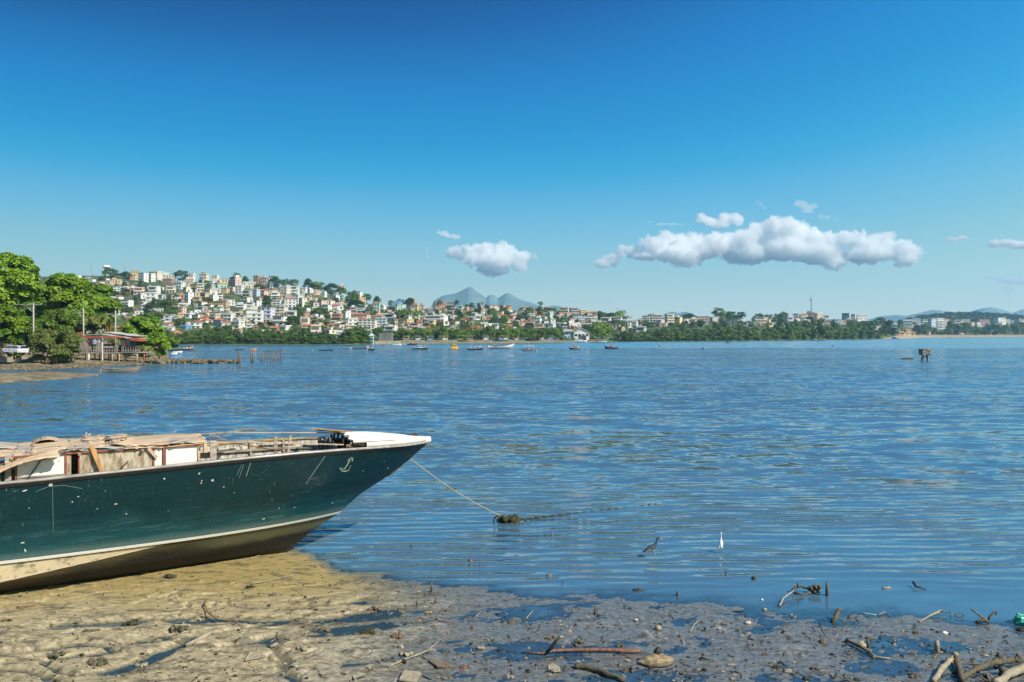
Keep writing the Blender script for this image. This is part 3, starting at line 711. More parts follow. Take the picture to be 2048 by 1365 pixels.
RF = [(-3.3, -1.80, -1.0, 1.1, 0.0, ply, 1), (-4.15, -3.1, -0.98, 1.1, 0.02, ply_grey, 2), (-4.9, -4.0, -0.85, 1.12, 0.035, ply, 3), (-6.6, -4.75, -0.9, 1.12, 0.0, ply, 4)]
for (x0, x1, y0, y1, dz, m, sd) in RF:
    sheet('roof_sheet', x0, x1, y0, y1, lambda x, y, u, v: camber(x, y) + dz - 0.05 * max(0, (-x - 4.0)) * (1 - v) * 0.5 + 0.012 * math.sin(u * 7 + v * 3 + sd), m, seed=sd)
sheet('peeled_ply', -4.3, -2.0, -1.0, -0.30, lambda x, y, u, v: camber(x, y) + 0.03 + 0.035 * math.sin(u * 9) * (1 - v), ply_grey, seed=21, ragged=0.09)
sheet('peeled_ply', -3.5, -1.86, -0.98, 0.1, lambda x, y, u, v: camber(x, y) + 0.045 + 0.05 * max(0, 0.2 - u) * 5 * (1 - v), ply, seed=22, ragged=0.07)
sheet('peeled_ply', -4.25, -3.7, -0.95, 0.3, lambda x, y, u, v: camber(x, y) + 0.04 + 0.11 * max(0, u - 0.4) * (0.4 + 0.6 * math.sin(v * 5) ** 2), ply, seed=23, ragged=0.08)
sheet('peeled_ply', -4.0, -3.3, -0.6, 0.9, lambda x, y, u, v: camber(x, y) + 0.05 + 0.09 * (abs(u - 0.4)) * (1 - 0.5 * v), ply, seed=27, ragged=0.10)
sheet('peeled_ply', -5.2, -4.05, -0.85, 0.0, lambda x, y, u, v: camber(x, y) - 0.01 + 0.07 * math.sin(u * 3.1) * (1 - v) - 0.05 * (1 - v), ply_grey, seed=24, ragged=0.06)
sheet('peeled_ply', -4.9, -4.5, 0.0, 0.9, lambda x, y, u, v: camber(x, y) + 0.05 + 0.05 * math.sin(u * 3.1), ply, seed=25, ragged=0.05)
# the long strip that bends down at the aft corner
sheet('curled_ply', -5.75, -4.45, -1.22, -0.62, lambda x, y, u, v: camber(x, y) + 0.04 - 0.46 * (1 - u) ** 2.2 - 0.05 * (1 - v), ply, seed=26, ragged=0.03)
sheet('curled_ply', -6.7, -5.2, -0.3, 0.9, lambda x, y, u, v: camber(x, y) + 0.07 * math.sin(u * 3.14), ply_grey, seed=28, ragged=0.05)
for x in (-6.4, -5.2, -4.1, -3.0, -1.9):
    rb = MB(); ys_ = np.linspace(-1.04, 1.12, 8)
    for a, b in zip(ys_[:-1], ys_[1:]): rb.beam((x, a, camber(x, a) - 0.05), (x, b, camber(x, b) - 0.05), 0.05, 0.045)
    rb.build('roof_beam', grey_wood, BO)
ed = MB(); ed.beam((-6.6, -0.975, 2.715), (-1.83, -0.975, 2.72), 0.02, 0.03); ed.build('roof_edge_batten', red_brown, BO)
ed = MB(); ed.beam((-6.6, 1.10, 2.68), (-1.83, 1.10, 2.69), 0.03, 0.055); ed.build('roof_edge_batten', grey_wood, BO)
bk = MB(); bk.box(-1.86, -1.80, -1.02, -0.90, 2.56, 2.74); bk.build('corner_bracket', ply, BO)
# splinters on the roof
rn = random.Random(4)
for i in range(8):
    x = rn.uniform(-4.8, -2.1); y = rn.uniform(-0.9, 0.9); z = camber(x, y) + 0.03
    sp = MB(); sp.beam((x, y, z), (x + rn.uniform(-.12, .12), y + rn.uniform(-.1, .1), z + rn.uniform(0.03, 0.12)), 0.035, 0.006)
    sp.build('splinter', ply_grey, BO)
# loose battens between roof and foredeck
def batten(a, b, w, m, name='batten', label=None, h=0.02):
    q = MB(); q.beam(a, b, w, h); o = q.build(name, m, BO)
    if label: o['label'] = label
batten((-1.9, 0.72, 2.74), (-0.9, 0.62, 2.76), 0.05, ply_grey); batten((-1.0, 0.55, 2.755), (1.25, 0.18, 2.66), 0.05, batten_m)
batten((-1.95, -0.62, 2.745), (-0.75, -0.66, 2.66), 0.055, ply_grey); batten((-0.95, -0.66, 2.685), (1.15, -0.70, 2.49), 0.055, batten_m, label='long pinkish batten running to the foredeck')
batten((-1.55, 0.55, 2.73), (-0.62, 0.30, 2.86), 0.035, grey_wood); batten((-1.5, 0.2, 2.76), (-0.95, -0.1, 2.50), 0.03, grey_wood)
batten((-1.6, 0.1, 2.70), (-0.1, -0.62, 2.40), 0.03, red_brown); batten((-1.9, 0.98, 2.45), (-0.8, 1.02, 2.47), 0.045, mat('yellow_rail', (0.55, 0.33, 0.04), 0.6), 'yellow_rail')
batten((-0.3, 1.02, 2.47), (0.5, 0.93, 2.48), 0.04, mat('yellow_rail', (0.55, 0.33, 0.04), 0.6), 'yellow_rail')

# foredeck
def fd(x, y):
    b = max(0.02, hw(sheer(x), x)); q = min(1.0, abs(y) / b)
    return sheer(x) + 0.085 + (0.17 * min(1.0, b / 0.85)) * (1 - q * q)
V = []; nx, ny = 40, 17
for i in range(nx):
    for j in range(ny):
        v = -0.86 + 1.72 * j / (ny - 1); x = 1.32 + 0.06 * math.sin(j * 2.1) + (3.28 - 1.32) * (i / (nx - 1)); b = hw(sheer(x), x)
        V.append((x, v * b, fd(x, v * b)))
A = np.array(V); B = A.copy(); B[:, 2] -= 0.02; g = grid_faces(nx, ny)
obj('foredeck', mesh_np('foredeck', np.concatenate([A, B]), np.concatenate([g, (g + len(A))[:, ::-1]]), mat('foredeck_white', (0.72, 0.70, 0.64), 0.65, scale=7, col2=(0.46, 0.42, 0.34), stretch=(.4, 3, 3), contrast=(.32, .5), bump=.3), True), BO)
sweep('bow_bulwark', white_paint, [(0.0, 0.018), (0.0, 0.115), (-0.045, 0.120), (-0.05, 0.018)], x0=1.62, x1=3.54, nx=40)
nb = MB(); nb.add([(3.30, -0.16, 2.36), (3.30, 0.16, 2.36), (3.57, 0.03, 2.35), (3.57, -0.03, 2.35), (3.30, -0.15, 2.455), (3.30, 0.15, 2.455), (3.56, 0.03, 2.44), (3.56, -0.03, 2.44)],
       [(0, 1, 2, 3), (4, 7, 6, 5), (0, 4, 5, 1), (1, 5, 6, 2), (2, 6, 7, 3), (3, 7, 4, 0)]); nb.build('bow_block', white_paint, BO)
q = MB(); q.box(2.95, 3.2, -0.03, 0.06, 2.50, 2.53); q.tube([(3.2, 0, 2.46), (3.22, 0.02, 2.52), (3.12, 0.05, 2.54)], 0.02, 6); q.build('bow_fitting', dark_wood, BO)
# broken aft end of the foredeck: bulkhead boards, dark hold, lifted plank
bh = MB(); rn = random.Random(9)
for i in range(11):
    y = -0.62 + i * 0.13
    bh.box(0.98 + rn.uniform(-.05, .05), 1.01 + rn.uniform(0, .05), y, y + 0.115, 1.95, 2.60 - 0.15 * abs(y) - rn.uniform(0, 0.16) * (i % 2))
bh.build('bulkhead', mat('bulkhead_boards', (0.24, 0.23, 0.22), 0.9, scale=6, col2=(0.06, 0.055, 0.05), stretch=(1, 3, 0.4)), BO)
bd = MB()
for i in range(7):
    y = -0.75 + i * 0.25
    bd.beam((1.25, y, 2.25), (1.33 + rn.uniform(-.06, .06), y + rn.uniform(-.05, .05), fd(1.4, y) - 0.03), 0.09, 0.03)
bd.beam((1.30, -0.85, 2.42), (1.32, 0.85, 2.42), 0.06, 0.05); bd.beam((1.32, -0.8, 2.52), (1.62, -0.84, 2.47), 0.10, 0.03)
bd.build('rotten_deck_beams', dark_wood, BO)
for k, (a, b, w, m) in enumerate([((0.72, 0.45, 2.76), (1.62, 0.1, 2.665), 0.13, orange_wood), ((0.78, 0.25, 2.745), (1.5, 0.0, 2.66), 0.10, dark_wood), ((0.85, 0.62, 2.70), (1.55, 0.50, 2.64), 0.12, orange_wood)]):
    batten(a, b, w, m, 'lifted_plank', h=0.018)
sk = MB()
for i in range(9): sk.beam((1.22 + i * 0.045, -0.78 + rn.uniform(-.03, .03), 2.44), (1.22 + i * 0.05, -0.74 + rn.uniform(-.05, .05), 2.52 - 0.006 * i + rn.uniform(-.03, .03)), 0.05, 0.02)
sk.build('broken_edge', mat('broken_ply_edge', (0.45, 0.34, 0.20), 0.85, scale=18, col2=(0.12, 0.07, 0.03)), BO)

# paint losses, scratches and the anchor emblem on the near topside
def on_hull(x, z, off=0.005): return Vector((x, -(hw(z, x) + off), z))
def stroke(mb, pts, w):
    for a, b in zip(pts[:-1], pts[1:]):
        n = max(1, int(math.hypot(b[0] - a[0], b[1] - a[1]) / 0.06)); prev = a
        for i in range(1, n + 1):
            c_ = (a[0] + (b[0] - a[0]) * i / n, a[1] + (b[1] - a[1]) * i / n)
            mb.beam(on_hull(*prev), on_hull(*c_), w, 0.004, (0, 1, 0.2)); prev = c_
emb = MB(); ex, ez = 1.17, 1.985
for pts in ([(-.155, .0), (-.11, -.06), (-.02, -.085), (.07, -.06), (.10, .05)], [(-.155, .0), (-.17, .03)], [(-.155, .0), (-.10, .01)], [(-.10, -.05), (-.02, .03), (.0, .09)], [(-.04, -.06), (.0, .06), (.03, .05)],
            [(.0, .09), (.04, .10)], [(.01, .13), (.06, .17), (.03, .20), (.0, .17)], [(.03, .20), (.07, .225), (.13, .22), (.10, .16)], [(.10, .16), (.14, .17)], [(.02, .10), (.05, .15)]):
    stroke(emb, [(ex + a * 1.0, ez + b * 1.0) for a, b in pts], 0.010)
emb.build('anchor_emblem', mat('emblem_paint', (0.55, 0.60, 0.45), 0.6, scale=40, col2=(0.25, 0.33, 0.25)), BO)
scm = mat('scratch_grey', (0.36, 0.42, 0.40), 0.6, scale=30, col2=(0.15, 0.25, 0.24))
for pts, w in (([(0.62, 2.33), (0.30, 1.83)], .010), ([(0.30, 1.83), (0.24, 1.72)], .007), ([(-0.98, 2.32), (-1.06, 2.04)], .011), ([(-1.12, 2.30), (-1.20, 2.02)], .006), ([(-1.16, 2.30), (-1.25, 2.08)], .005),
               ([(-4.54, 2.20), (-4.53, 1.30)], .0035), ([(-4.80, 2.10), (-4.6, 2.17), (-4.35, 2.17), (-4.05, 2.08)], .004), ([(3.02, 2.28), (2.98, 2.20)], .01)):
    s_ = MB(); stroke(s_, pts, w); s_.build('scratch', scm, BO)
chm = mat('bare_chip', (0.62, 0.58, 0.50), 0.7, scale=40)
rn = random.Random(12)
for (x, z, a, b, rot) in [(-4.57, 2.21, .055, .045, 0), (-4.98, 2.13, .07, .018, .3), (-1.98, 2.19, .042, .022, .9), (-1.93, 1.93 + .1, .02, .02, 0), (-1.72, 2.02, .045, .028, .8), (-1.94, 1.98, .03, .016, 0), (-2.63, 2.14, .03, .03, 0),
                          (-3.48, 1.72, .045, .016, .2), (-4.22, 1.84, .02, .018, 0), (-4.12, 2.0 - .07, .02, .015, 0), (-3.38, 2.33 - .05, .016, .014, 0), (-1.5, 1.86, .03, .012, .4), (-3.3, 1.5, .028, .012, -.5), (-3.8, 1.66, .014, .012, 0),
                          (-0.62, 1.02, .05, .02, .2), (-0.3, 1.22, .018, .03, 0), (0.05, 1.18, .02, .025, 0), (1.0, 1.12, .04, .014, .2), (2.35, 1.80, .018, .04, -.3), (1.62, 1.85, .018, .018, 0), (-5.02, 1.15, .05, .02, .1), (-4.98, 0.99, .02, .05, .3)]:
    cb = MB(); n = 11; vs = [on_hull(x, z, 0.007)]
    for k in range(n):
        q = rn.uniform(0.6, 1.15); u_ = math.cos(6.283 * k / n) * a * q * .7; v_ = math.sin(6.283 * k / n) * b * q * .8
        vs.append(on_hull(x + u_ * math.cos(rot) - v_ * math.sin(rot), z + u_ * math.sin(rot) + v_ * math.cos(rot), 0.004))
    cb.add(vs, [(0, 1 + k, 1 + (k + 1) % n) for k in range(n)]); cb.build('paint_chip', chm, BO)

# mooring rope to a weed-grown knot of chain
M_ = BO.matrix_basis
rp0 = M_ @ Vector((3.02, -0.03, 1.93)); rp1 = Vector((-0.30, 21.15, 0.16)); pts = []
for i in range(25):
    u = i / 24; p = rp0.lerp(rp1, u); p.z -= 0.10 * math.sin(math.pi * u); pts.append(p - rp0)
rope_m = mat('rope', (0.46, 0.38, 0.24), 0.85, scale=60, col2=(0.26, 0.20, 0.12))
rt = MB(); rt.tube(pts, 0.0135, 6)
ro = rt.build('mooring_rope', rope_m, None, True, rp0); tag(ro, 'taut tan mooring rope from the green boat to the weedy clump', 'rope')
weed = mat('weedy_clump', (0.085, 0.08, 0.035), 0.85, scale=14, col2=(0.025, 0.022, 0.012), bump=0.8, bscale=40)
kn = thing('mooring_clump', 'weed-covered clump of chain holding the mooring rope in the water', 'mooring clump', (-0.12, 21.15, 0))
kb = MB(); rn = random.Random(3)
for i in range(26): kb.blob((rn.uniform(-.22, .30), rn.uniform(-.12, .12), rn.uniform(-.02, .13) * (1 - abs(i - 13) / 30)), rn.uniform(.04, .09), i, 8, 6, 0.35)
kb.blob((0.22, 0.02, 0.13), 0.085, 99, 10, 7, 0.2); kb.build('clump', weed, kn, True)
for k, (x0, ph) in enumerate(((-0.26, 0.4), (-0.15, 1.2), (-0.1, 2.2))):
    lp = MB(); pts = [(x0 + 0.10 * math.cos(a), 0.03 * math.sin(a + ph), 0.03 + 0.13 * math.sin(a)) for a in np.linspace(-0.3, math.pi + 0.3, 12)]
    lp.tube(pts, 0.022, 6); lp.build('chain_link', weed, kn, True)
ch = MB(); q = 0
for i in range(64):
    u = i / 63; x = 0.35 + 4.0 * u ** 1.1; y = 0.10 + 2.2 * u; z = 0.075 * math.exp(-u * 2.2) - 0.032 * (1 + .3 * u) + (0.012 if u > 0.55 and i % 3 == 0 else 0.0) + (0.015 * math.sin(i * 1.7))
    ch.blob((x, y, z), (0.055 * (1 - .5 * u), 0.03, 0.028), i, 6, 5, 0.2)
ch.build('trailing_chain', weed, kn, True)
# ------------------------------------------------------------------ the near shore on the left: bank, sand spit
def bank_front(px): return ground_y(float(np.interp(px, [-400, -200, 0, 60, 130, 200, 290, 335, 350], [752, 748, 740, 741, 737, 733, 729, 723, 714])), 0)
def bank_h(X, Y):
    px = 1024 + X / Y * F
    d1 = Y - bank_front(px); d2 = (float(np.interp(Y, [100, 140, 170, 260, 420], [300, 346, 338, 335, 335])) - px) / F * Y
    d = min(d1, d2 * 0.9)
    h = max(-1.5, min(1.7, d * 0.05 if d > 0 else d * 0.25))
    if d > 0 and Y > 124.3 and px < 138: h = max(h, min(1.5, 0.4 + (Y - 124.3) * 0.9))
    elif d > 0 and Y > 141: h = max(h, min(1.6, (Y - 141) * 0.2, d2 * 0.12))
    if h > 1.6: h += min(0.6, (d - 12) * 0.02)
    # sand spit
    row = HZ + CAMZ * F / Y
    c = float(np.interp(px, [-400, 0, 100, 200], [764, 756, 753, 750])); w = float(np.interp(px, [-400, 0, 120, 200], [11, 10, 7.5, 1.0]))
    s = 1 - ((row - c) / w) ** 2
    if px < 200: h = max(h, 0.16 * s if s > 0 else 0.06 * s)
    return h
pxs = np.arange(-420, 360, 6.0); Ys = np.concatenate([np.arange(72, 165, 1.2), np.arange(165, 470, 8)])
V = []
for px in pxs:
    for Y in Ys:
        X = (px - 1024) / F * Y; h = bank_h(X, Y)
        n = float(fbm(np.array([X * 0.5]), np.array([Y * 0.5]), 61, 4)[0])
        V.append((X, Y, h + n * (0.16 if h > 0.25 else 0.05)))
bankm = mat('bank_soil', (0.30, 0.24, 0.14), 0.9, scale=0.6, col2=(0.10, 0.08, 0.045), contrast=(0.42, 0.60))
tag(obj('shore_bank', mesh_np('shore_bank', np.array(V), grid_faces(len(pxs), len(Ys)), bankm, True)), kind='structure')

# ------------------------------------------------------------------ trees
def leafmat(name, c, c2, rnd=0.12, tr=0.18, scale=0.5):
    m = bpy.data.materials.new(name); m.use_nodes = True; t, N, L, P = nodes(m)
    tc = N('ShaderNodeTexCoord'); nz = N('ShaderNodeTexNoise'); nz.inputs['Scale'].default_value = scale; nz.inputs['Detail'].default_value = 4; L(tc.outputs['Object'], nz.inputs['Vector'])
    r = N('ShaderNodeMapRange'); r.inputs[1].default_value = 0.35; r.inputs[2].default_value = 0.65; L(nz.outputs['Fac'], r.inputs[0])
    mx = N('ShaderNodeMix'); mx.data_type = 'RGBA'; mx.inputs[6].default_value = (*c2, 1); mx.inputs[7].default_value = (*c, 1); L(r.outputs[0], mx.inputs[0])
    oi = N('ShaderNodeObjectInfo'); r2 = N('ShaderNodeMapRange'); r2.inputs[3].default_value = 1 - rnd * 2; r2.inputs[4].default_value = 1 + rnd; L(oi.outputs['Random'], r2.inputs[0])
    hs = N('ShaderNodeHueSaturation'); L(mx.outputs[2], hs.inputs['Color']); L(r2.outputs[0], hs.inputs['Value'])
    L(hs.outputs[0], P.inputs['Base Color']); P.inputs['Roughness'].default_value = 0.5; P.inputs['Specular IOR Level'].default_value = 0.3
    tl = N('ShaderNodeBsdfTranslucent'); L(hs.outputs[0], tl.inputs['Color']); ms = N('ShaderNodeMixShader'); ms.inputs[0].default_value = tr
    L(P.outputs[0], ms.inputs[1]); L(tl.outputs[0], ms.inputs[2]); L(ms.outputs[0], t.nodes['Material Output'].inputs['Surface'])
    return m
bark = mat('bark', (0.20, 0.15, 0.10), 0.9, scale=4, col2=(0.08, 0.06, 0.04))
lf_bright = leafmat('leaves_bright', (0.28, 0.42, 0.03), (0.10, 0.21, 0.018), tr=.3)
lf_deep = leafmat('leaves_deep', (0.19, 0.31, 0.03), (0.075, 0.15, 0.018), tr=.28)
lf_olive = leafmat('leaves_olive', (0.29, 0.34, 0.08), (0.13, 0.17, 0.04), tr=.28, scale=0.7)
lf_mang = leafmat('leaves_mangrove', (0.18, 0.28, 0.036), (0.08, 0.145, 0.022), tr=.28, rnd=0.22, scale=0.25)
lf_dark = leafmat('leaves_hill', (0.145, 0.225, 0.038), (0.065, 0.115, 0.022), tr=.28, rnd=0.25, scale=0.25)
lf_yel = leafmat('dry_fronds', (0.50, 0.32, 0.04), (0.25, 0.16, 0.03))

def leaf_cloud(centers, radii, counts, leaf, seed, flat=0.75, squash=0.75):
    """leaf-sized rhombs on the shells of many small clumps"""
    rs = np.random.RandomState(seed); Vs, Fs, b = [], [], 0
    for c, r, n in zip(centers, radii, counts):
        d = rs.normal(size=(n, 3)); d /= np.linalg.norm(d, axis=1)[:, None]
        d[:, 2] = np.where(d[:, 2] < -0.35, -d[:, 2], d[:, 2])
        rad = r * rs.uniform(0.62, 1.08, size=(n, 1)); p = np.array(c) + d * rad * np.array([1, 1, squash])
        nrm = d * 0.9 + np.array([0, 0, flat]) + rs.normal(size=(n, 3)) * 0.45; nrm /= np.linalg.norm(nrm, axis=1)[:, None]
        a = np.cross(nrm, rs.normal(size=(n, 3))); a /= np.linalg.norm(a, axis=1)[:, None] + 1e-9; q = np.cross(nrm, a)
        s = leaf * rs.uniform(0.6, 1.25, size=(n, 1))
        V4 = np.stack([p - a * s, p + q * s * 0.55, p + a * s, p - q * s * 0.55], 1).reshape(-1, 3)
        Vs.append(V4); Fs.append(b + np.arange(n * 4).reshape(n, 4)); b += n * 4
    return np.concatenate(Vs), np.concatenate(Fs)

def crown_shape(rx, ry, rz, nl, seed, lobe=0.34, top=0.0, under=-0.55):
    rs = random.Random(seed); cs, rr = [], []
    for i in range(nl):
        for _ in range(30):
            v = Vector((rs.gauss(0, 1), rs.gauss(0, 1), rs.gauss(0.15, 1))); v.normalize()
            if v.z > under: break
        k = rs.uniform(0.55, 0.92); r = lobe * rs.uniform(0.65, 1.25) * (rx + rz) / 2
        cs.append((v.x * rx * k, v.y * ry * k, v.z * rz * k + top)); rr.append(r)
    return cs, rr
def crown_mesh(name, rx, ry, rz, nl, per, leaf, m, seed, lobe=0.34, flat=0.75, under=-0.55):
    cs, rr = crown_shape(rx, ry, rz, nl, seed, lobe, 0, under)
    mr = sum(rr) / len(rr)
    V, Fc = leaf_cloud(cs, rr, [max(20, int(per * (r / mr) ** 2)) for r in rr], leaf, seed, flat)
    return mesh_np(name, V, Fc, m)
def trunk_mb(h, r, spread, n=4, seed=0, lean=(0, 0)):
    rs = random.Random(seed); mb = MB(); top = Vector((lean[0], lean[1], h * 0.5))
    mb.tube([(0, 0, -0.4), (lean[0] * .4, lean[1] * .4, h * .25), top], [r * 1.3, r, r * .8], 8)
    for i in range(n):
        a = 6.283 * i / n + rs.uniform(-.4, .4); e = Vector((math.cos(a) * spread, math.sin(a) * spread, h * rs.uniform(.8, 1.05)))
        mid = (top + e) / 2 + Vector((0, 0, h * .04)); mb.tube([top, mid, e], [r * .7, r * .45, r * .15], 6)
    return mb
def near_tree(name, label, cat, px, row, rpx, rrow, Y, m, base_z, nl=46, per=420, leaf=0.34, seed=1, lobe=0.30, flat=0.75, group=None, depth=None, under=-0.45):
    c = at(px, row, Y); rx, rz = rpx / F * Y, rrow / F * Y
    t_ = thing(name, label, cat, (c.x, Y, base_z), 0, group)
    obj('crown', crown_mesh('crown', rx, depth or rx * 0.8, rz, nl, per, leaf, m, seed, lobe, flat, under), t_, (0, 0, c.z - base_z))
    h = (c.z - base_z)
    trunk_mb(h + rz * .3, max(0.12, rx * 0.045), rx * .55, 5, seed).build('trunk', bark, t_, True)
    return t_
near_tree('almond_tree', 'tallest leafy tree cut by the left edge, glossy green tiers', 'tree', 8, 572, 66, 62, 142, lf_bright, 1.8, nl=90, per=520, leaf=0.42, seed=3, under=-1)
near_tree('almond_tree', 'bright green tree hanging low over the parked cars, left edge', 'tree', 2, 652, 44, 44, 118, lf_bright, 1.8, nl=46, per=420, leaf=0.36, seed=4, under=-1)
near_tree('almond_tree', 'broad leafy tree behind the stilt restaurant, widest crown on the bank', 'tree', 128, 608, 52, 62, 158, lf_bright, 1.9, nl=80, per=520, leaf=0.42, seed=5, under=-1)
near_tree('almond_tree', 'leafy tree joined to the broad one, just left of the bare pole', 'tree', 188, 618, 42, 52, 165, lf_bright, 1.9, nl=60, per=460, leaf=0.42, seed=6, under=-1)
near_tree('almond_tree', 'dark green tree between the two tallest trees on the bank', 'tree', 74, 632, 40, 48, 172, lf_deep, 1.9, nl=56, per=420, leaf=0.42, seed=7, under=-1)
near_tree('almond_tree', 'dense green tree low between the utility pole and the restaurant roof', 'tree', 118, 655, 50, 28, 150, lf_deep, 1.8, nl=44, per=420, leaf=0.38, seed=16, under=-1)
near_tree('almond_tree', 'shaded green tree behind the utility pole and the parked cars', 'tree', 52, 668, 36, 26, 160, lf_deep, 1.8, nl=34, per=380, leaf=0.38, seed=17, under=-1)
near_tree('almond_tree', 'light green tree between the bare pole and the bright spreading tree', 'tree', 244, 672, 22, 24, 168, lf_olive, 1.8, nl=22, per=340, leaf=0.34, seed=18, under=-1)
near_tree('shrubby_tree', 'yellowish green tree directly behind the stilt restaurant roof', 'tree', 185, 655, 34, 26, 150, lf_olive, 1.8, nl=34, per=380, leaf=0.30, seed=8)
near_tree('mangrove_tree', 'grey-green mangrove leaning over the low sea wall', 'tree', 104, 690, 50, 38, 122, lf_olive, 0.4, nl=44, per=620, leaf=0.17, seed=9, lobe=0.28, flat=0.5, under=-0.9)
near_tree('mangrove_tree', 'small grey-green mangrove crown touching the railing of the stilt restaurant', 'tree', 142, 702, 17, 22, 126, lf_olive, 0.4, nl=16, per=420, leaf=0.17, seed=10, flat=0.5, under=-0.9)
near_tree('almond_tree', 'bright spreading tree at the tip of the bank beside the stilt restaurant', 'tree', 284, 668, 44, 34, 150, lf_bright, 0.9, nl=64, per=430, leaf=0.36, seed=11, under=-1)
near_tree('almond_tree', 'low bright tree drooping to the rocks at the tip of the bank', 'tree', 318, 690, 22, 26, 146, lf_bright, 0.8, nl=22, per=380, leaf=0.34, seed=12, under=-0.95)
near_tree('shrub', 'round olive bush growing right of the stilt restaurant deck', 'bush', 291, 703, 17, 15, 139, lf_olive, 0.6, nl=16, per=300, leaf=0.18, seed=13, under=-1)
near_tree('shrub', 'low green shrubs under the parked cars by the sea wall', 'bush', 28, 711, 16, 4, 121, lf_bright, 1.5, nl=10, per=160, leaf=0.16, seed=14, under=-1)
near_tree('mangrove_tree', 'dark mangrove hiding the bank behind the bright spreading tree', 'tree', 345, 683, 16, 16, 260, lf_mang, 0.4, nl=20, per=160, leaf=0.45, seed=15, under=-1)
# trunks of the leaning mangrove
lt = MB(); c = at(104, 722, 122)
lean = thing('dead_trunk', 'bare forked trunk leaning out under the grey-green mangrove', 'tree trunk', (at(100, 730, 121).x, 121, 0.3))
lt.tube([(1.2, 0, -0.2), (0.3, 0, 0.5), (-0.6, 0.3, 1.3), (-0.4, 0.5, 2.6)], [0.16, 0.13, 0.12, 0.08], 7); lt.tube([(-0.6, .3, 1.2), (-0.9, .2, 0.5), (-0.8, 0, -0.3)], 0.09, 6); lt.tube([(-1.6, .4, -.3), (-1.5, .3, 1.0), (-1.0, .3, 2.0)], 0.1, 6)
lt.build('trunk', bark, lean, True)
# palm with yellow dried fronds
pc = at(217, 640, 146); pt = thing('palm', 'palm with hanging yellow dried fronds left of the bare pole', 'palm', (pc.x, 146, 1.7))
pb = MB(); pb.tube([(0, 0, -.3), (0.05, 0, 3), (0, 0, 6.6)], [.17, .14, .12], 7); pb.build('trunk', bark, pt, True)
def fronds(n, length, droop, w, seed, up=0.5):
    rs = random.Random(seed); V, Fc = [], []
    for i in range(n):
        a = 6.283 * i / n + rs.uniform(-.3, .3); u = up * rs.uniform(.4, 1.3); prev = None
        for k in range(9):
            s = k / 8; r = length * s * (1 - .25 * s * droop); z = length * (u * s - droop * s * s * .8)
            c_ = Vector((math.cos(a) * r, math.sin(a) * r, z)); side = Vector((-math.sin(a), math.cos(a), -0.35)) * w * math.sin(math.pi * min(1, s * .9 + .08)); sd2 = Vector((math.sin(a), -math.cos(a), -0.35)) * w * math.sin(math.pi * min(1, s * .9 + .08))
            V += [c_ + side, c_, c_ + sd2]
            if k:
                b = len(V) - 6; Fc += [(b, b + 3, b + 4, b + 1), (b + 1, b + 4, b + 5, b + 2)]
    return np.array([tuple(v) for v in V]), np.array(Fc)
V, Fc = fronds(9, 3.2, 0.9, 0.4, 3); obj('fronds', mesh_np('fronds', V, Fc, lf_olive), pt, (0, 0, 6.5))
V, Fc = fronds(12, 2.6, 1.9, 0.33, 4, 0.1); obj('dry_fronds', mesh_np('dry_fronds', V * np.array([.4, .4, 1]), Fc, lf_yel), pt, (0, 0, 6.0))

# ------------------------------------------------------------------ sea wall, posts, wires, cars
wallm = mat('sea_wall_render', (0.62, 0.50, 0.36), 0.85, scale=1.2, col2=(0.45, 0.35, 0.25)); wall2 = mat('sea_wall_ochre', (0.52, 0.32, 0.16), 0.85, scale=1.5, col2=(0.34, 0.22, 0.13))
def box_thing(name, label, cat, m, x0, x1, y0, y1, z0, z1, bevel=0.03):
    b = MB().box(x0, x1, y0, y1, z0, z1); o = b.build(name, m)
    if bevel:
        bv = o.modifiers.new('b', 'BEVEL'); bv.width = bevel; bv.segments = 2
    return tag(o, label, cat)
a, b = at(-140, 0, 124).x, at(45, 0, 124).x
box_thing('sea_wall', 'pale rendered sea wall at the left edge above the stony bank', 'wall', wallm, a, b, 123.4, 123.8, 0.2, 1.62)
a, b = at(91, 0, 127).x, at(137, 0, 127).x
box_thing('sea_wall', 'lower ochre stretch of sea wall under the grey-green mangrove', 'wall', wall2, a, b, 123.6, 124.0, 0.1, 1.15)
pole_m = mat('concrete_pole', (0.42, 0.39, 0.35), 0.8, scale=5); wire_m = mat('cable_black', (0.03, 0.03, 0.03), 0.6); metal_m = mat('galvanised_metal', (0.45, 0.46, 0.47), 0.4, scale=8, metal=0.5)
def upole(label, px, row0, row1, Y, arms=(), lamp=None, z0=1.7, thin=0.13):
    c = at(px, row0, Y); t_ = thing('utility_pole', label, 'utility pole', (c.x, Y, z0), 0, 'utility poles on the bank'); h = c.z - z0
    MB().tube([(0, 0, -.5), (0, 0, h)], [thin * 1.3, thin * .8], 8).build('pole', pole_m, t_, True)
    for (dz, w) in arms: MB().box(-w, w * .6, -.06, .06, h - dz - .06, h - dz + .06).build('crossarm', metal_m, t_)
    if lamp:
        MB().tube([(0, 0, h - 1.6), (-lamp * .5, 0, h - .5), (-lamp, 0, h - .2)], 0.045, 6).build('lamp_arm', metal_m, t_, True)
        MB().blob((-lamp - .25, 0, h - .2), (.32, .12, .07), 1, 8, 6, 0).build('lamp_head', metal_m, t_, True)
    MB().tube([(0, 0, h - .1), (0, 0, h + .35)], .035, 6).build('insulator', pole_m, t_)
    return c
w0 = upole('concrete utility pole with long crossarm in front of the leafy trees', 67, 607, 655, 135, ((0.2, 2.3), (0.9, .5)), 2.6)
w1 = upole('short pole top showing inside the crown of the broad leafy tree', 167, 617, 640, 141, ((0.3, .5),), 2.8)
w2 = upole('bare brown pole rising behind the roof of the stilt restaurant', 231, 622, 668, 143, ((1.0, .7),), None)
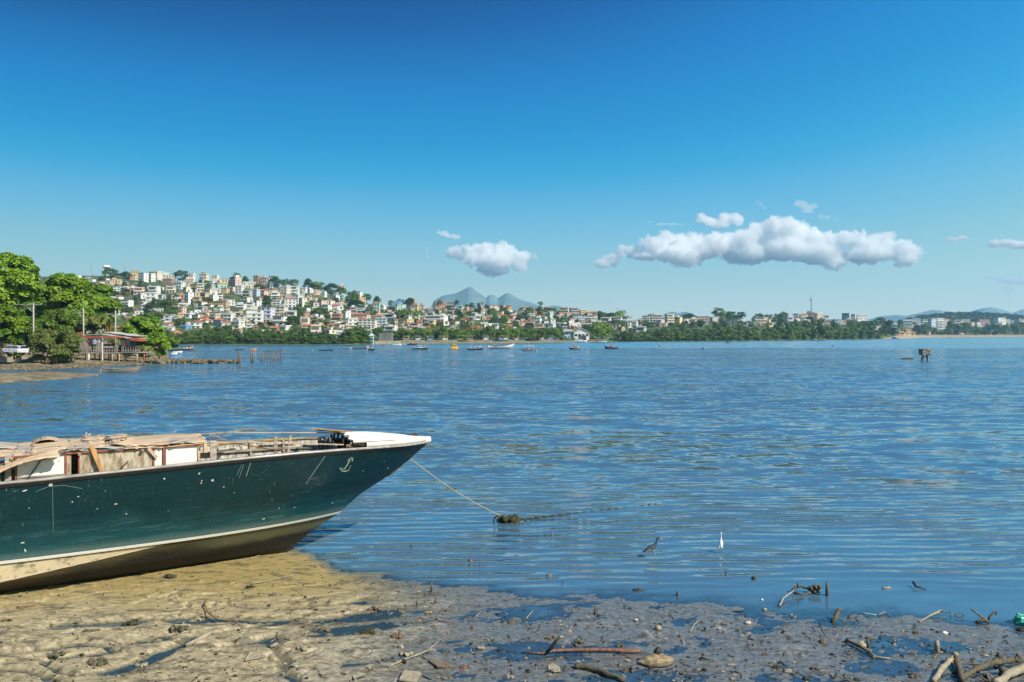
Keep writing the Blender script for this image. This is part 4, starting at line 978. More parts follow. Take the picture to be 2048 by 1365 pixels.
MB().box(-.2, .2, -.2, .2, 0, .5).build('transformer', metal_m, [o for o in bpy.data.objects if o.name.startswith('utility_pole') and o.type == 'EMPTY'][-1]).location = (.32, 0, 3.2)
def wire(label, a, b, sag, r=0.022):
    a, b = Vector(a), Vector(b); pts = [a.lerp(b, i / 16) - Vector((0, 0, sag * math.sin(math.pi * i / 16))) - a for i in range(17)]
    o = MB().tube(pts, r, 4).build('power_cable', wire_m, None, False, a); return tag(o, label, 'cable', 'overhead cables')
wire('upper power cable running between the crossarm pole and the pole in the crown', w0 + Vector((1, 0, -.2)), w1 + Vector((0, 0, -.1)), 0.5)
wire('lower power cable running between the crossarm pole and the pole in the crown', w0 + Vector((0, 0, -1)), w1 + Vector((0, 0, -.9)), 0.8)
wire('power cable from the pole in the crown to the bare brown pole', w1 + Vector((0, 0, -.2)), w2 + Vector((0, 0, -.4)), 0.7)
wire('power cable leading from the crossarm pole out past the left edge', w0 + Vector((-1, 0, -.2)), at(-120, 604, 128), 0.5)
wire('power cable from the bare brown pole towards the bright spreading tree', w2 + Vector((0, 0, -.4)), at(300, 640, 175), 0.6)

glass_d = mat('dark_glass', (0.02, 0.025, 0.03), 0.08, spec=0.8); tyre_m = mat('tyre', (0.02, 0.02, 0.02), 0.9); lamp_m = mat('lamp_glass', (0.7, 0.7, 0.65), 0.2); red_l = mat('red_lamp', (0.4, 0.02, 0.02), 0.3)
def car(label, px, Y, rz, paint, z=1.62, hatch=False):
    c = at(px, 700, Y); t_ = thing('parked_car', label, 'car', (c.x, Y, z), rz, 'cars parked along the bank')
    prof = [(-2.1, .35), (-2.1, .78), (-1.95, .92), (-1.1, 1.0), (1.35, 1.0), (1.95, .95), (2.1, .75), (2.1, .35)]
    o = MB().prism(prof, -.82, .82).build('body', paint, t_); bv = o.modifiers.new('b', 'BEVEL'); bv.width = .08; bv.segments = 3
    cab = [(-1.15, .98), (-.55, 1.42), (.9, 1.45), (1.75 if hatch else 1.5, .98)]
    o = MB().prism(cab, -.70, .70).build('cabin', paint, t_); bv = o.modifiers.new('b', 'BEVEL'); bv.width = .06; bv.segments = 2
    for s in (-1, 1):
        MB().prism([(-.95, 1.03), (-.52, 1.35), (.05, 1.37), (.05, 1.03)], s * .70, s * .715).build('side_window', glass_d, t_)
        MB().prism([(.12, 1.03), (.12, 1.37), (.85, 1.37), (1.3, 1.03)], s * .70, s * .715).build('side_window', glass_d, t_)
        MB().box(-2.125, -2.08, s * .62 - .14, s * .62 + .14, .66, .8).build('headlight', lamp_m, t_)
        MB().box(2.08, 2.125, s * .66 - .1, s * .66 + .1, .68, .84).build('tail_light', red_l, t_)
        for x in (-1.3, 1.3):
            w = MB().tube([(x, s * .68, .31), (x, s * .86, .31)], .31, 16).build('wheel', tyre_m, t_)
            MB().tube([(x, s * .865, .31), (x, s * .875, .31)], .18, 12).build('rim', metal_m, w)
    MB().add([(-1.10, -.62, 1.02), (-1.10, .62, 1.02), (-.60, .56, 1.38), (-.60, -.56, 1.38)], [(0, 1, 2, 3)], Matrix.Translation((-.03, 0, .03))).build('windscreen', glass_d, t_)
car('grey hatchback parked side-on behind the sea wall', 26, 131, 0.1, mat('car_grey', (0.42, 0.45, 0.5), 0.3, spec=0.6), hatch=True)
car('white car parked with its tail to the grey-green mangrove', 52, 129, 1.9, mat('car_white', (0.75, 0.76, 0.78), 0.3, spec=0.6))
pk = mat('pink_render', (0.62, 0.40, 0.34), 0.8, scale=1); 

# ------------------------------------------------------------------ restaurant on stilts
SX = at(145, 0, 133).x
SR = thing('stilt_restaurant', 'ramshackle open-sided restaurant on stilts with red-edged sagging roof', 'stilt house', (SX, 133, 0))
def sx(px): return (px - 145) / F * 133
def szr(row): return CAMZ + (HZ - row) / F * 133
redm = mat('red_paint', (0.50, 0.10, 0.06), 0.7, scale=2, col2=(0.28, 0.08, 0.05)); roofw = mat('faded_roof_sheet', (0.50, 0.44, 0.38), 0.6, scale=2, col2=(0.36, 0.32, 0.29)); plank_m = mat('silvered_planks', (0.46, 0.42, 0.37), 0.85, scale=3, col2=(0.22, 0.20, 0.17))
stilt_m = mat('stilt_wood', (0.50, 0.36, 0.24), 0.8, scale=3, col2=(0.30, 0.20, 0.13)); grey_cloth = mat('grey_tarpaulin', (0.42, 0.42, 0.46), 0.7, scale=2, col2=(0.28, 0.28, 0.32)); white_m = mat('chalky_white', (0.78, 0.77, 0.74), 0.7, scale=2)
def slab(name, x0, r0, x1, r1, y0, y1, th, m, n=6, wob=0.04):
    V = MB()
    for i in range(n):
        a, b = i / n, (i + 1) / n
        xa, xb = sx(x0 + (x1 - x0) * a), sx(x0 + (x1 - x0) * b); za, zb = szr(r0 + (r1 - r0) * a) + wob * math.sin(i * 2.3), szr(r0 + (r1 - r0) * b) + wob * math.sin((i + 1) * 2.3)
        V.prism([(xa, za), (xb, zb), (xb, zb + th), (xa, za + th)], y0, y1)
    return V.build(name, m, SR)
slab('roof', 150, 672.5, 205, 669.5, -0.3, 5.5, 0.10, roofw, wob=.03); slab('roof', 205, 669.8, 265, 678.5, -0.2, 5.5, 0.10, roofw, wob=.03)
slab('upper_roof', 199, 665.5, 262, 673.5, 1.5, 5.8, 0.12, mat('upper_roof_sheet', (.56, .54, .50), .7, scale=2, col2=(.34, .31, .28)), wob=.05)
slab('red_fascia', 143, 674.5, 166, 671.5, -0.45, -0.33, 0.62, redm, n=2, wob=0); slab('red_fascia', 167, 676.5, 250, 677, -0.4, -0.33, 0.28, redm, n=4, wob=.04)
slab('red_awning', 262, 681.5, 281, 683, -0.6, 2.2, 0.42, redm, n=2, wob=0)
MB().box(sx(147), sx(243), 0, 5.2, 1.72, 1.84).build('deck', plank_m, SR); MB().box(sx(243.3), sx(282), .4, 4.6, 1.78, 1.90).build('deck', plank_m, SR)
rn = random.Random(8)
for (px, r0, r1, w, m, y) in [(173.5, 673, 723, .17, grey_wood, 0.05), (175, 672, 700, .15, redm, .25), (205, 673, 727, .15, white_m, -.02), (250.5, 676, 698, .32, redm, .5), (145, 676, 722, .12, grey_wood, .3), (231, 680, 700, .09, white_m, 2.5), (219, 680, 700, .09, white_m, 3.0), (240, 680, 700, .1, grey_wood, 3.0), (190, 682, 700, .1, grey_wood, 2.4)]:
    MB().box(sx(px) - w / 2, sx(px) + w / 2, y - w / 2, y + w / 2, szr(r1), szr(r0)).build('post', m, SR)
for i, px in enumerate((144, 161, 170, 177, 189.5, 198.5, 203, 212, 216, 224, 228, 233, 238, 240.5, 270, 274, 280)):
    m = (stilt_m, redm, stilt_m, white_m, grey_wood)[i % 5]
    y = (0.1, 1.6, 3.2)[i % 3]; MB().tube([(sx(px), y, -0.4), (sx(px) + rn.uniform(-.05, .05), y, 1.72)], .105, 7).build('stilt', m, SR, True)
for (a, b, zt) in ((152, 173, 2.95), (174, 204, 2.90), (206, 240, 2.95), (243, 282, 2.95)):
    rb = MB(); rb.box(sx(a), sx(b), -.02, .04, zt - .06, zt); rb.box(sx(a), sx(b), -.02, .04, 2.2, 2.27); rb.box(sx(a), sx(b), -.03, .05, 1.85, 1.93)
    rb.box(sx(a), sx(a) + .07, -.025, .045, 1.84, zt)
    for k in range(int((b - a) / 5)):
        x = sx(a + 3 + k * 5); rb.box(x, x + .06, -.025, .045, 1.85, zt - .05)
    rb.build('railing', plank_m, SR)
wn = MB(); wn.box(sx(206), sx(226), -.05, .0, 2.62, 2.90); wn.build('side_boards', plank_m, SR)
for (a, b, z0, z1, y, m) in ((147, 152, 2.7, 4.2, 4.9, wallm), (156, 163, 2.8, 4.3, 4.8, white_m), (168, 173, 3.4, 4.3, 3.5, grey_cloth), (177, 184, 3.5, 4.3, 3.5, mat('green_board', (.2, .28, .25), .8)), (218, 231, 2.6, 3.7, 4.9, white_m), (176, 200, 1.85, 3.2, 5.0, dark_wood), (206, 217, 1.85, 3.1, 5.0, dark_wood), (234, 243, 1.85, 3.6, 4.8, mat('blue_board', (.12, .2, .3), .8))):
    MB().box(sx(a), sx(b), y, y + .06, z0, z1).build('wall_board', m, SR)
cl = MB(); cx0, cx1 = sx(185.5), sx(204); pts = []
for i in range(9):
    for j in range(6):
        u, v = i / 8, j / 5; z = 4.40 - (0.1 * math.sin(u * 3.1)) - v * (1.15 - .45 * u); pts.append((cx0 + (cx1 - cx0) * u, -.25 + .09 * math.sin(u * 14 + v * 2), z))
cl.add(pts, [tuple(r) for r in grid_faces(9, 6)]); cl.build('hanging_tarpaulin', grey_cloth, SR)
MB().box(sx(251.5), sx(255), .3, .36, 3.4, 4.3).build('hanging_cloth', grey_cloth, SR)
nt_ = MB(); pts = []
for i in range(13):
    for j in range(7):
        u, v = i / 12, j / 6; pts.append((sx(245 + 22 * u), 0.3 + .05 * math.sin(u * 20 + v * 7), 2.9 - v * (1.6 + .35 * math.sin(u * 5)) + .04 * math.sin(u * 31)))
nt_.add(pts, [tuple(r) for r in grid_faces(13, 7)]); nt_.build('hanging_net', mat('fishing_net', (0.13, 0.115, 0.09), .95, scale=6, col2=(0.03, .03, .025)), SR)
# furniture glimpsed on the deck
for k, (px, y, m, lab) in enumerate(((157, 1.2, white_m, 'white plastic table by the left end of the stilt restaurant deck'), (213, 1.5, stilt_m, 'tan table in the middle of the stilt restaurant deck'), (256, 1.4, redm, 'red chair-like stand under the red post of the stilt restaurant'))):
    t_ = thing('deck_table', lab, 'table', (SX + sx(px), 133 + y, 1.85)); MB().box(-.7, .7, -.4, .4, .95, 1.0).build('table_top', m, t_)
    for a in (-.6, .6):
        for b_ in (-.3, .3): MB().box(a - .03, a + .03, b_ - .03, b_ + .03, 0, .95).build('leg', m, t_)

# ------------------------------------------------------------------ stones on the bank, rock groyne
stone_m = mat('shore_stone', (0.22, 0.18, 0.11), 0.9, scale=3, rnd=0.3, col2=(0.10, 0.08, 0.05)); rn = random.Random(31)
st = MB()
for i in range(420):
    px = rn.uniform(0, 345); Yf = bank_front(px); Y = Yf + rn.uniform(-.6, 7); X = (px - 1024) / F * Y; r = rn.uniform(.08, .28)
    st.blob((X, Y, max(0, bank_h(X, Y))), (r * 1.3, r, r * .7), i, 6, 5, .35)
tag(st.build('shore_stones', stone_m), kind='stuff')
shapes = []
for i in range(6):
    mb = MB(); mb.blob((0, 0, 0), (.62, .45, .34), i + 50, 10, 7, .32); shapes.append(mb.mesh('rock', stone_m))
segs = ((285, 352, 11), (352, 385, 9), (385, 428, 12), (430, 478, 9)); gi = 0; ROCKS = []
for (a, b, n) in segs:
    for i in range(n):
        for lay in range(2):
            px = a + (b - a) * (i + rn.uniform(0, .9)) / n; Y = 133.5 + rn.uniform(-1, 2.2) + lay * .5
            s = rn.uniform(.7, 1.35) * (0.75 if px > 428 else 1)
            o = obj('rock', shapes[gi % 6], None, ((px - 1024) / F * Y, Y, rn.uniform(0.0, .15) + lay * .3)); gi += 1
            o.scale = (s, s, s * rn.uniform(.6, 1.0)); o.rotation_euler = (rn.uniform(-.3, .3), rn.uniform(-.3, .3), rn.uniform(0, 6)); ROCKS.append((px, o))
ORD = ['first', 'second', 'third', 'fourth', 'fifth', 'sixth', 'seventh', 'eighth', 'ninth', 'tenth', 'eleventh', 'twelfth', 'thirteenth', 'fourteenth', 'fifteenth', 'sixteenth', 'seventeenth', 'eighteenth', 'nineteenth', 'twentieth']
def ordinal(i): return ORD[i] if i < 20 else ('twenty-' + ORD[i - 20] if i < 29 else ('thirtieth' if i == 29 else 'thirty-' + ORD[i - 30] if i < 39 else ('fortieth' if i == 39 else ('forty-' + ORD[i - 40] if i < 49 else ('fiftieth' if i == 49 else 'fifty-' + ORD[(i - 50) % 20])))))
ROCKS.sort(key=lambda r: r[0])
for (a, b, nm_) in ((0, 352, 'below the tip of the leafy bank'), (352, 428, 'in the middle of the low groyne'), (428, 999, 'at the far end of the low groyne')):
    for i, (px, o) in enumerate([r for r in ROCKS if a <= r[0] < b]): tag(o, 'brown weedy rock, %s from left %s' % (ordinal(i), nm_), 'rock', 'rocks of the low groyne')

# ------------------------------------------------------------------ old pier piles, canoe, concrete dolphin
pile_m = mat('pier_pile', (0.20, 0.17, 0.13), 0.9, scale=5, rnd=0.2, col2=(0.09, 0.075, 0.055))
def pile(px, row_top, row_base, w, label, lean=0.0, group='old pier piles'):
    Y = ground_y(row_base); c = at(px, row_top, Y)
    t_ = MB().tube([(0, 0, -.5), (0.02, 0, .5), (lean, 0, c.z)], [w * 1.2, w, w * .85], 7).build('pier_pile', pile_m, None, True, (c.x, Y, 0)); return tag(t_, label, 'pile', group)
pile(477, 705, 728, .16, 'thick leaning pile beside the last rocks of the groyne', .1); pile(480.5, 711, 728, .1, 'short thin pile against the last rock of the groyne')
pile(502, 707, 726, .12, 'tall pile, one of two standing apart between groyne and pier'); pile(506, 709, 726, .16, 'stouter pile, one of two standing apart between groyne and pier')
rn = random.Random(5); PP = [(520.5, 704, 724), (523.5, 707, 724.5), (526, 706, 725), (529.5, 705, 723), (535.5, 705, 722.5), (541, 705, 724), (545, 704, 725), (548, 707, 723), (550, 705, 724), (555, 705, 725), (557.5, 707, 723), (562, 698, 724)]
for i, (px, a, b) in enumerate(PP): pile(px, a, b, rn.uniform(.055, .10), 'weathered pier pile, %s from left under the ruined pier beams' % ordinal(i), rn.uniform(-.05, .05))
def beam_thing(label, px0, r0, px1, r1, Y, w):
    a, b = at(px0, r0, Y), at(px1, r1, Y); o = MB().beam((0, 0, 0), b - a, w, w).build('pier_beam', pile_m, None, False, a); tag(o, label, 'beam', 'ruined pier beams')
beam_thing('grey beam resting on the left piles of the ruined pier', 528, 704.5, 548, 703.8, 141, .16)
beam_thing('grey beam resting on the right piles of the ruined pier', 549, 705, 564, 702.5, 141, .18)
cn = thing('canoe', 'grey wooden canoe floating off the sand spit', 'canoe', (at(241, 0, 102).x, 102, 0), 0.05)
def hull_np(L_, bm, h0, hb, hs, n=24, k=9, th=0.0, bow=1.0, stern=0.55, bottom=0.35, full=1.0):
    """open hull along x from -L/2 (stern) to L/2 (bow); returns verts/faces of the outer skin"""
    V = []
    for i in range(n):
        u = i / (n - 1); x = -L_ / 2 + L_ * u
        b = bm / 2 * (min(1, stern + (1 - stern) * min(1, u / .35)) if u < .5 else math.sqrt(max(0.0, 1 - ((u - .5) / .5) ** 2.4)) * full + 0.01)
        zs_ = h0 + (hb - h0) * max(0, (u - .35) / .65) ** 2 + (hs - h0) * max(0, (.35 - u) / .35) ** 2
        kz = -0.25 + (zs_ * .75 + .25) * max(0, (u - .82) / .18) ** 2
        for j in range(k):
            v = -1 + 2 * j / (k - 1); s = abs(v); yy = math.copysign(b * (bottom + (1 - bottom) * s) * min(1, s * 3), v) if v else 0
            V.append((x + (max(0, u - .75) * L_ * .16 * s if u > .75 else 0) - (max(0, u - .75) * L_ * .04), yy, kz + (zs_ - kz) * s ** 1.3))
    g = grid_faces(n, k)
    return V, [tuple(q) for q in g]
def add_hull(parent, L_, bm, h0, hb, hs, m, mi, trim=None, **kw):
    V, Fc = hull_np(L_, bm, h0, hb, hs, **kw); mb = MB(); mb.add(V, Fc)
    n, k = 24, 9; st_ = [tuple(range(k))]; mb.f += [tuple(reversed(st_[0]))]
    o = mb.build('hull', m, parent, True)
    s = o.modifiers.new('s', 'SOLIDIFY'); s.thickness = 0.05; s.offset = 0
    if trim:
        tb = MB()
        for side in (0, k - 1):
            for i in range(n - 1): tb.beam(V[i * k + side], V[(i + 1) * k + side], .09, .07)
        tb.build('gunwale', trim, parent)
    return V
add_hull(cn, 5.1, .9, .55, .8, .62, grey_wood, None, trim=plank_m, stern=.15)
for x in (-1.4, .2, 1.5): MB().box(x, x + .2, -.33, .33, .28, .32).build('thwart', plank_m, cn)
dl = thing('concrete_dolphin', 'weathered concrete mooring block on two leaning legs in the water', 'mooring block', (at(1851, 0, 149).x, 149, 0))
conc = mat('weathered_concrete', (0.38, 0.35, 0.29), 0.9, scale=3, col2=(0.10, 0.09, 0.07), contrast=(.42, .58), bump=.8, bscale=8)
o = MB().box(-.88, .82, -.8, .8, 1.05, 2.18).build('block', conc, dl); bv = o.modifiers.new('b', 'BEVEL'); bv.width = .1; bv.segments = 2; sb = o.modifiers.new('s', 'SUBSURF'); sb.subdivision_type = 'SIMPLE'; sb.levels = sb.render_levels = 4
tx = bpy.data.textures.new('chipped', 'CLOUDS'); tx.noise_scale = .35; d_ = o.modifiers.new('d', 'DISPLACE'); d_.texture = tx; d_.strength = .28
MB().tube([(-.68, 0, -.5), (-.62, 0, .3), (-.36, 0, 1.15)], [.27, .25, .24], 8).build('leg', conc, dl, True); MB().tube([(.48, 0, -.5), (.40, 0, .4), (.08, 0, 1.15)], [.24, .24, .22], 8).build('leg', conc, dl, True)
MB().box(-.95, -.55, -.85, -.1, 1.0, 1.75).build('fallen_chunk', conc, dl)
c = at(1814, 0, 157); mnd = MB().blob((0, 0, -.05), (1.25, .6, .32), 3, 14, 7, .22)
mnd.blob((.9, 0, .0), (.5, .3, .26), 5, 9, 6, .3); tag(mnd.build('weedy_rock', weed, None, True, (c.x, 157, 0)), 'low weedy rock just above water beside the concrete mooring block', 'rock')
# ------------------------------------------------------------------ boats on the water
PAINT = {}
def paint(col, rough=0.5):
    k = 'paint_%s' % '_'.join('%02d' % int(c * 99) for c in col); return mat(k, col, rough, scale=1.5, var=.12)
WHT, BLK, BLU, RED, YEL, DKG, CRM, ORG = (.78, .78, .76), (.03, .03, .035), (.03, .10, .28), (.50, .05, .04), (.75, .42, .01), (.06, .07, .08), (.65, .6, .5), (.65, .2, .05)
win = mat('boat_window', (0.02, 0.025, 0.03), .2)
def moored(name, label, cat, px, row, len_px, hull, rz=0.0, h=0.62, hb=1.15, hs=0.75, beam=None, trim=None, cabin=None, mast=None, canopy=None, anti=None, group='boats moored in the bay', stern=.6, extra=None, roofc=WHT):
    Y = ground_y(row); L_ = len_px / F * Y / max(.35, abs(math.cos(rz))); s = L_ / 8.0
    t_ = thing(name, label, cat, (at(px, 0, Y).x, Y, 0), rz, group); k = max(.62, s * 1.12)
    add_hull(t_, L_, (beam or .34) * L_, h * k, hb * k, hs * k, paint(hull), None, trim=paint(trim) if trim else None, stern=stern)
    MB().box(-L_ * .46, L_ * .30, -L_ * .12, L_ * .12, h * k * .55, h * k * .62).build('deck', paint(CRM), t_)
    if anti: MB().box(-L_ * .47, L_ * .36, -.1, .1, -.25, .02).build('keel', paint(anti), t_)
    if cabin:
        x0, x1, ht, col = cabin; z0 = h * k * .6; w = L_ * .11
        cb = MB().prism([(x0 * L_, z0), (x1 * L_, z0), (x1 * L_ - .12 * k, z0 + ht * k), (x0 * L_, z0 + ht * k)], -w, w).build('cabin', paint(col), t_)
        MB().box(x0 * L_ - .15, x1 * L_ + .1, -w - .1, w + .1, z0 + ht * k + .003, z0 + ht * k + .09).build('cabin_roof', paint(roofc), t_)
        nw = max(1, int((x1 - x0) * L_ / .9))
        for i in range(nw):
            xa = x0 * L_ + ((x1 - x0) * L_) * (i + .2) / nw; xb = x0 * L_ + ((x1 - x0) * L_) * (i + .75) / nw
            for sd in (-1, 1): MB().box(xa, xb, sd * w - .02 if sd > 0 else -w - .012, w + .012 if sd > 0 else -w + .02, z0 + ht * k * .5, z0 + ht * k * .85).build('window', win, cb)
    if canopy:
        x0, x1, z, col = canopy; z0 = z * k
        MB().prism([(x0 * L_, z0), (x1 * L_, z0 + .03), (x1 * L_, z0 + .10), ((x0 + x1) / 2 * L_, z0 + .17), (x0 * L_, z0 + .08)], -L_ * .13, L_ * .13).build('canopy', paint(col), t_)
        for x in (x0 + .01, (x0 + x1) / 2, x1 - .01):
            for sd in (-1, 1): MB().tube([(x * L_, sd * L_ * .115, h * k * .5), (x * L_, sd * L_ * .115, z0 + .02)], .035, 5).build('canopy_post', paint(CRM), t_)
    if mast:
        for (x, mh) in mast: MB().tube([(x * L_, 0, h * k * .4), (x * L_ + .05, 0, mh * k)], .045, 5).build('mast', paint(CRM), t_)
    if extra: extra(t_, L_, k)
    return t_
moored('fishing_boat', 'dark-hulled fishing boat with a small white wheelhouse aft, left of the yellow boat', 'boat', 841, 699, 31, BLK, 0.15, cabin=(-.12, .10, 1.15, WHT), mast=((.3, 2.4), (-.3, 1.9)), trim=CRM)
moored('cabin_boat', 'small bright yellow boat with a square yellow wheelhouse', 'boat', 909, 699, 14, YEL, 0.5, h=.9, hb=1.35, hs=.95, cabin=(-.30, .22, 1.75, YEL), roofc=YEL, mast=((-.1, 4.0),), anti=YEL, beam=.45)
moored('fishing_boat', 'dark fishing boat with long white cabin, right of the yellow boat', 'boat', 951, 700, 33, DKG, -0.1, cabin=(.02, .28, 1.0, WHT), mast=((-.25, 2.3), (.34, 2.6), (-.4, 2.0)), trim=WHT)
moored('sailing_hull', 'large white wooden hull without cabin, longest boat in the bay', 'boat', 1003, 698, 52, WHT, 0.04, h=.78, hb=1.55, hs=1.15, beam=.26, trim=DKG, mast=((.42, 1.9), (-.3, 1.6)), anti=BLK, stern=.35)
moored('cabin_boat', 'white launch with pale canopy, biggest boat right of the large white hull', 'boat', 1058, 702.5, 31, WHT, math.pi - .15, h=.8, hb=1.1, hs=.8, trim=RED, cabin=(-.05, .22, 1.05, WHT), canopy=(-.30, .36, 2.25, WHT), mast=((.0, 4.2),), anti=DKG)
moored('fishing_boat', 'dark boat with open brown cabin in front of the blue boat shed', 'boat', 1149, 699, 23, DKG, math.pi + .2, h=.7, cabin=(-.2, .12, 1.2, (.2, .14, .1)), canopy=(-.34, .2, 2.4, (.25, .2, .17)), mast=((.05, 3.9),), trim=WHT)
moored('fishing_boat', 'blue-hulled fishing boat with orange canopy and raised bow', 'boat', 1222, 698, 27, BLU, math.pi - .1, h=.75, hb=1.6, hs=.85, trim=ORG, cabin=(-.1, .12, 1.0, (.2, .2, .22)), canopy=(-.25, .2, 2.3, ORG), mast=((.02, 3.2),), anti=BLK)
moored('fishing_boat', 'wooden boat with red-roofed white wheelhouse near the tip of the leafy bank', 'boat', 373, 701, 30, (.16, .13, .10), 0.1, h=.8, hb=1.3, hs=1.0, cabin=(-.15, .30, 1.25, WHT), roofc=RED, mast=((.36, 2.6),), trim=CRM)
moored('fishing_boat', 'low dark wooden boat lying against the red-roofed boat', 'boat', 346, 702, 24, (.08, .07, .06), -0.1, h=.6, hb=1.4, hs=.8, trim=CRM)
moored('dinghy', 'small white dinghy nearest to the red-roofed boat', 'dinghy', 356, 706, 17, WHT, 0.2, h=.6, hb=.8, hs=.6)
moored('dinghy', 'tiny white dinghy in front of the leafy bank tip', 'dinghy', 349, 709, 10, WHT, 0.4, h=.6, hb=.8, hs=.7)
moored('rowing_boat', 'flat dark rowing boat above the ruined pier', 'rowing boat', 479, 700.5, 17, DKG, 0.0, h=.4, hb=.6, hs=.45)
moored('dinghy', 'small orange and white boat moored above the ruined pier', 'dinghy', 507, 702, 11, ORG, 0.2, h=.8, hb=1.2, hs=.9, trim=WHT)
moored('rowing_boat', 'long dark rowing boat alone on the open water right of the pier', 'rowing boat', 652, 702, 29, DKG, 0.02, h=.42, hb=.75, hs=.5)
moored('fishing_boat', 'pale low boat beside the long dark skiff', 'boat', 695, 698.5, 19, (.5, .48, .42), -0.1, h=.6, hb=.9, trim=WHT)
moored('fishing_boat', 'long dark skiff with a white box cabin at its bow', 'boat', 724, 698, 37, (.10, .06, .05), 0.08, h=.4, hb=1.5, hs=.5, cabin=(.26, .40, .9, WHT), beam=.2)
moored('rowing_boat', 'small black boat with a white cover below the skiff', 'rowing boat', 743, 701.5, 13, BLK, 0.0, h=.7, hb=1.1, hs=.8, cabin=(-.2, .2, .8, (.7, .62, .6)))
moored('fishing_boat', 'small dark boat, leftmost along the grey quay wall', 'boat', 767, 691.5, 10, (.3, .12, .08), 0.3, h=.8, hb=1.3, cabin=(-.2, .2, 1.0, CRM), group='boats along the quay')
moored('fishing_boat', 'white cabin boat moored at the quay wall', 'boat', 795, 691.5, 18, WHT, 0.1, cabin=(-.3, .1, 1.1, WHT), mast=((.2, 3.4),), group='boats along the quay')
moored('fishing_boat', 'teal and white boat, rightmost at the quay wall', 'boat', 808, 691, 11, (.1, .3, .32), 0.2, cabin=(-.1, .2, 1.2, WHT), group='boats along the quay')
moored('fishing_boat', 'dark red boat drawn up on the shore left of the promenade', 'boat', 824, 690.2, 22, (.16, .05, .045), 0.0, h=.7, cabin=(-.2, .0, .9, (.2, .14, .12)), group='boats along the quay')
moored('motor_yacht', 'white motor yacht moored beside the blue boat shed', 'yacht', 1162, 685.6, 26, WHT, 0.05, h=1.0, hb=1.3, hs=1.0, cabin=(-.25, .15, 1.2, WHT), mast=((-.02, 3.3),), group='boats at the boat shed')
moored('motor_yacht', 'smaller white yacht at the wooden landing right of the shed', 'yacht', 1206, 685.3, 17, WHT, 0.05, h=.9, hb=1.2, hs=.9, cabin=(-.2, .2, .9, (.6, .5, .4)), group='boats at the boat shed')
moored('fishing_boat', 'blue boat lying off the right-hand beach', 'boat', 1790, 678.0, 14, (.02, .2, .42), math.pi, h=.7, hb=1.2, hs=.8, cabin=(-.1, .25, 1.2, (.03, .25, .5)), roofc=(.03, .25, .5))
moored('canoe', 'narrow canoe lying at the end of the mangroves before the beach', 'canoe', 1760, 678.6, 12, DKG, 0.0, h=.3, hb=.4, hs=.3, beam=.12)
# rower in a dark canoe
rw = moored('canoe', 'tiny dark canoe paddled by a lone rower far out', 'canoe', 1455, 686.2, 12, DKG, 0.0, h=.35, hb=.6, hs=.4, beam=.18)
pw = rw.location
ps = MB(); ps.tube([(0, 0, .1), (0, 0, .35), (.02, 0, .75), (.05, 0, 1.0), (.06, 0, 1.12), (.06, 0, 1.22), (.06, 0, 1.34), (.06, 0, 1.42)], [.16, .22, .24, .20, .07, .10, .12, .05], 9)
ps.tube([(.05, .2, .95), (.3, .26, .8), (.55, .2, .95)], [.07, .06, .05], 6); ps.tube([(.05, -.2, .95), (.25, -.3, .7), (.5, -.1, .8)], [.07, .06, .05], 6); ps.tube([(0, .1, .25), (.5, .15, .45), (.9, .12, .15)], [.12, .1, .06], 6); ps.tube([(0, -.1, .25), (.5, -.15, .45), (.9, -.12, .15)], [.12, .1, .06], 6)
pr = ps.build('person', mat('dark_clothes', (.08, .07, .07), .8), None, True, (pw.x - .3, pw.y, .1)); pr.scale = (1.3, 1.3, 1.3); tag(pr, 'person in dark clothes sitting in the far dark canoe', 'person')
for i, (px, row, s, lab) in enumerate(((1318, 693.5, .5, 'small dark buoy between the blue-hulled boat and the rower'), (1406, 698.5, .55, 'dark buoy with a stub on the edge of the smooth water'), (1665, 692.5, .5, 'lone dark buoy right of the tall antenna mast'), (826, 702.5, .3, 'dark float just below the dark-hulled wheelhouse boat'), (625, 701, .22, 'white float beside the long dark rowing boat'), (491, 708.5, .13, 'little dark stake between the isolated piles and the ruined pier'))):
    Y = ground_y(row); c = at(px, 0, Y); b = MB().blob((0, 0, .12), (s * .6, s * .6, s * .6), i, 9, 7, .05); b.tube([(0, 0, .1), (0, 0, s * 1.3)], s * .1, 5)
    tag(b.build('buoy', paint(WHT if 'white' in lab else BLK), None, True, (c.x, Y, 0)), lab, 'buoy', 'floats on the bay')

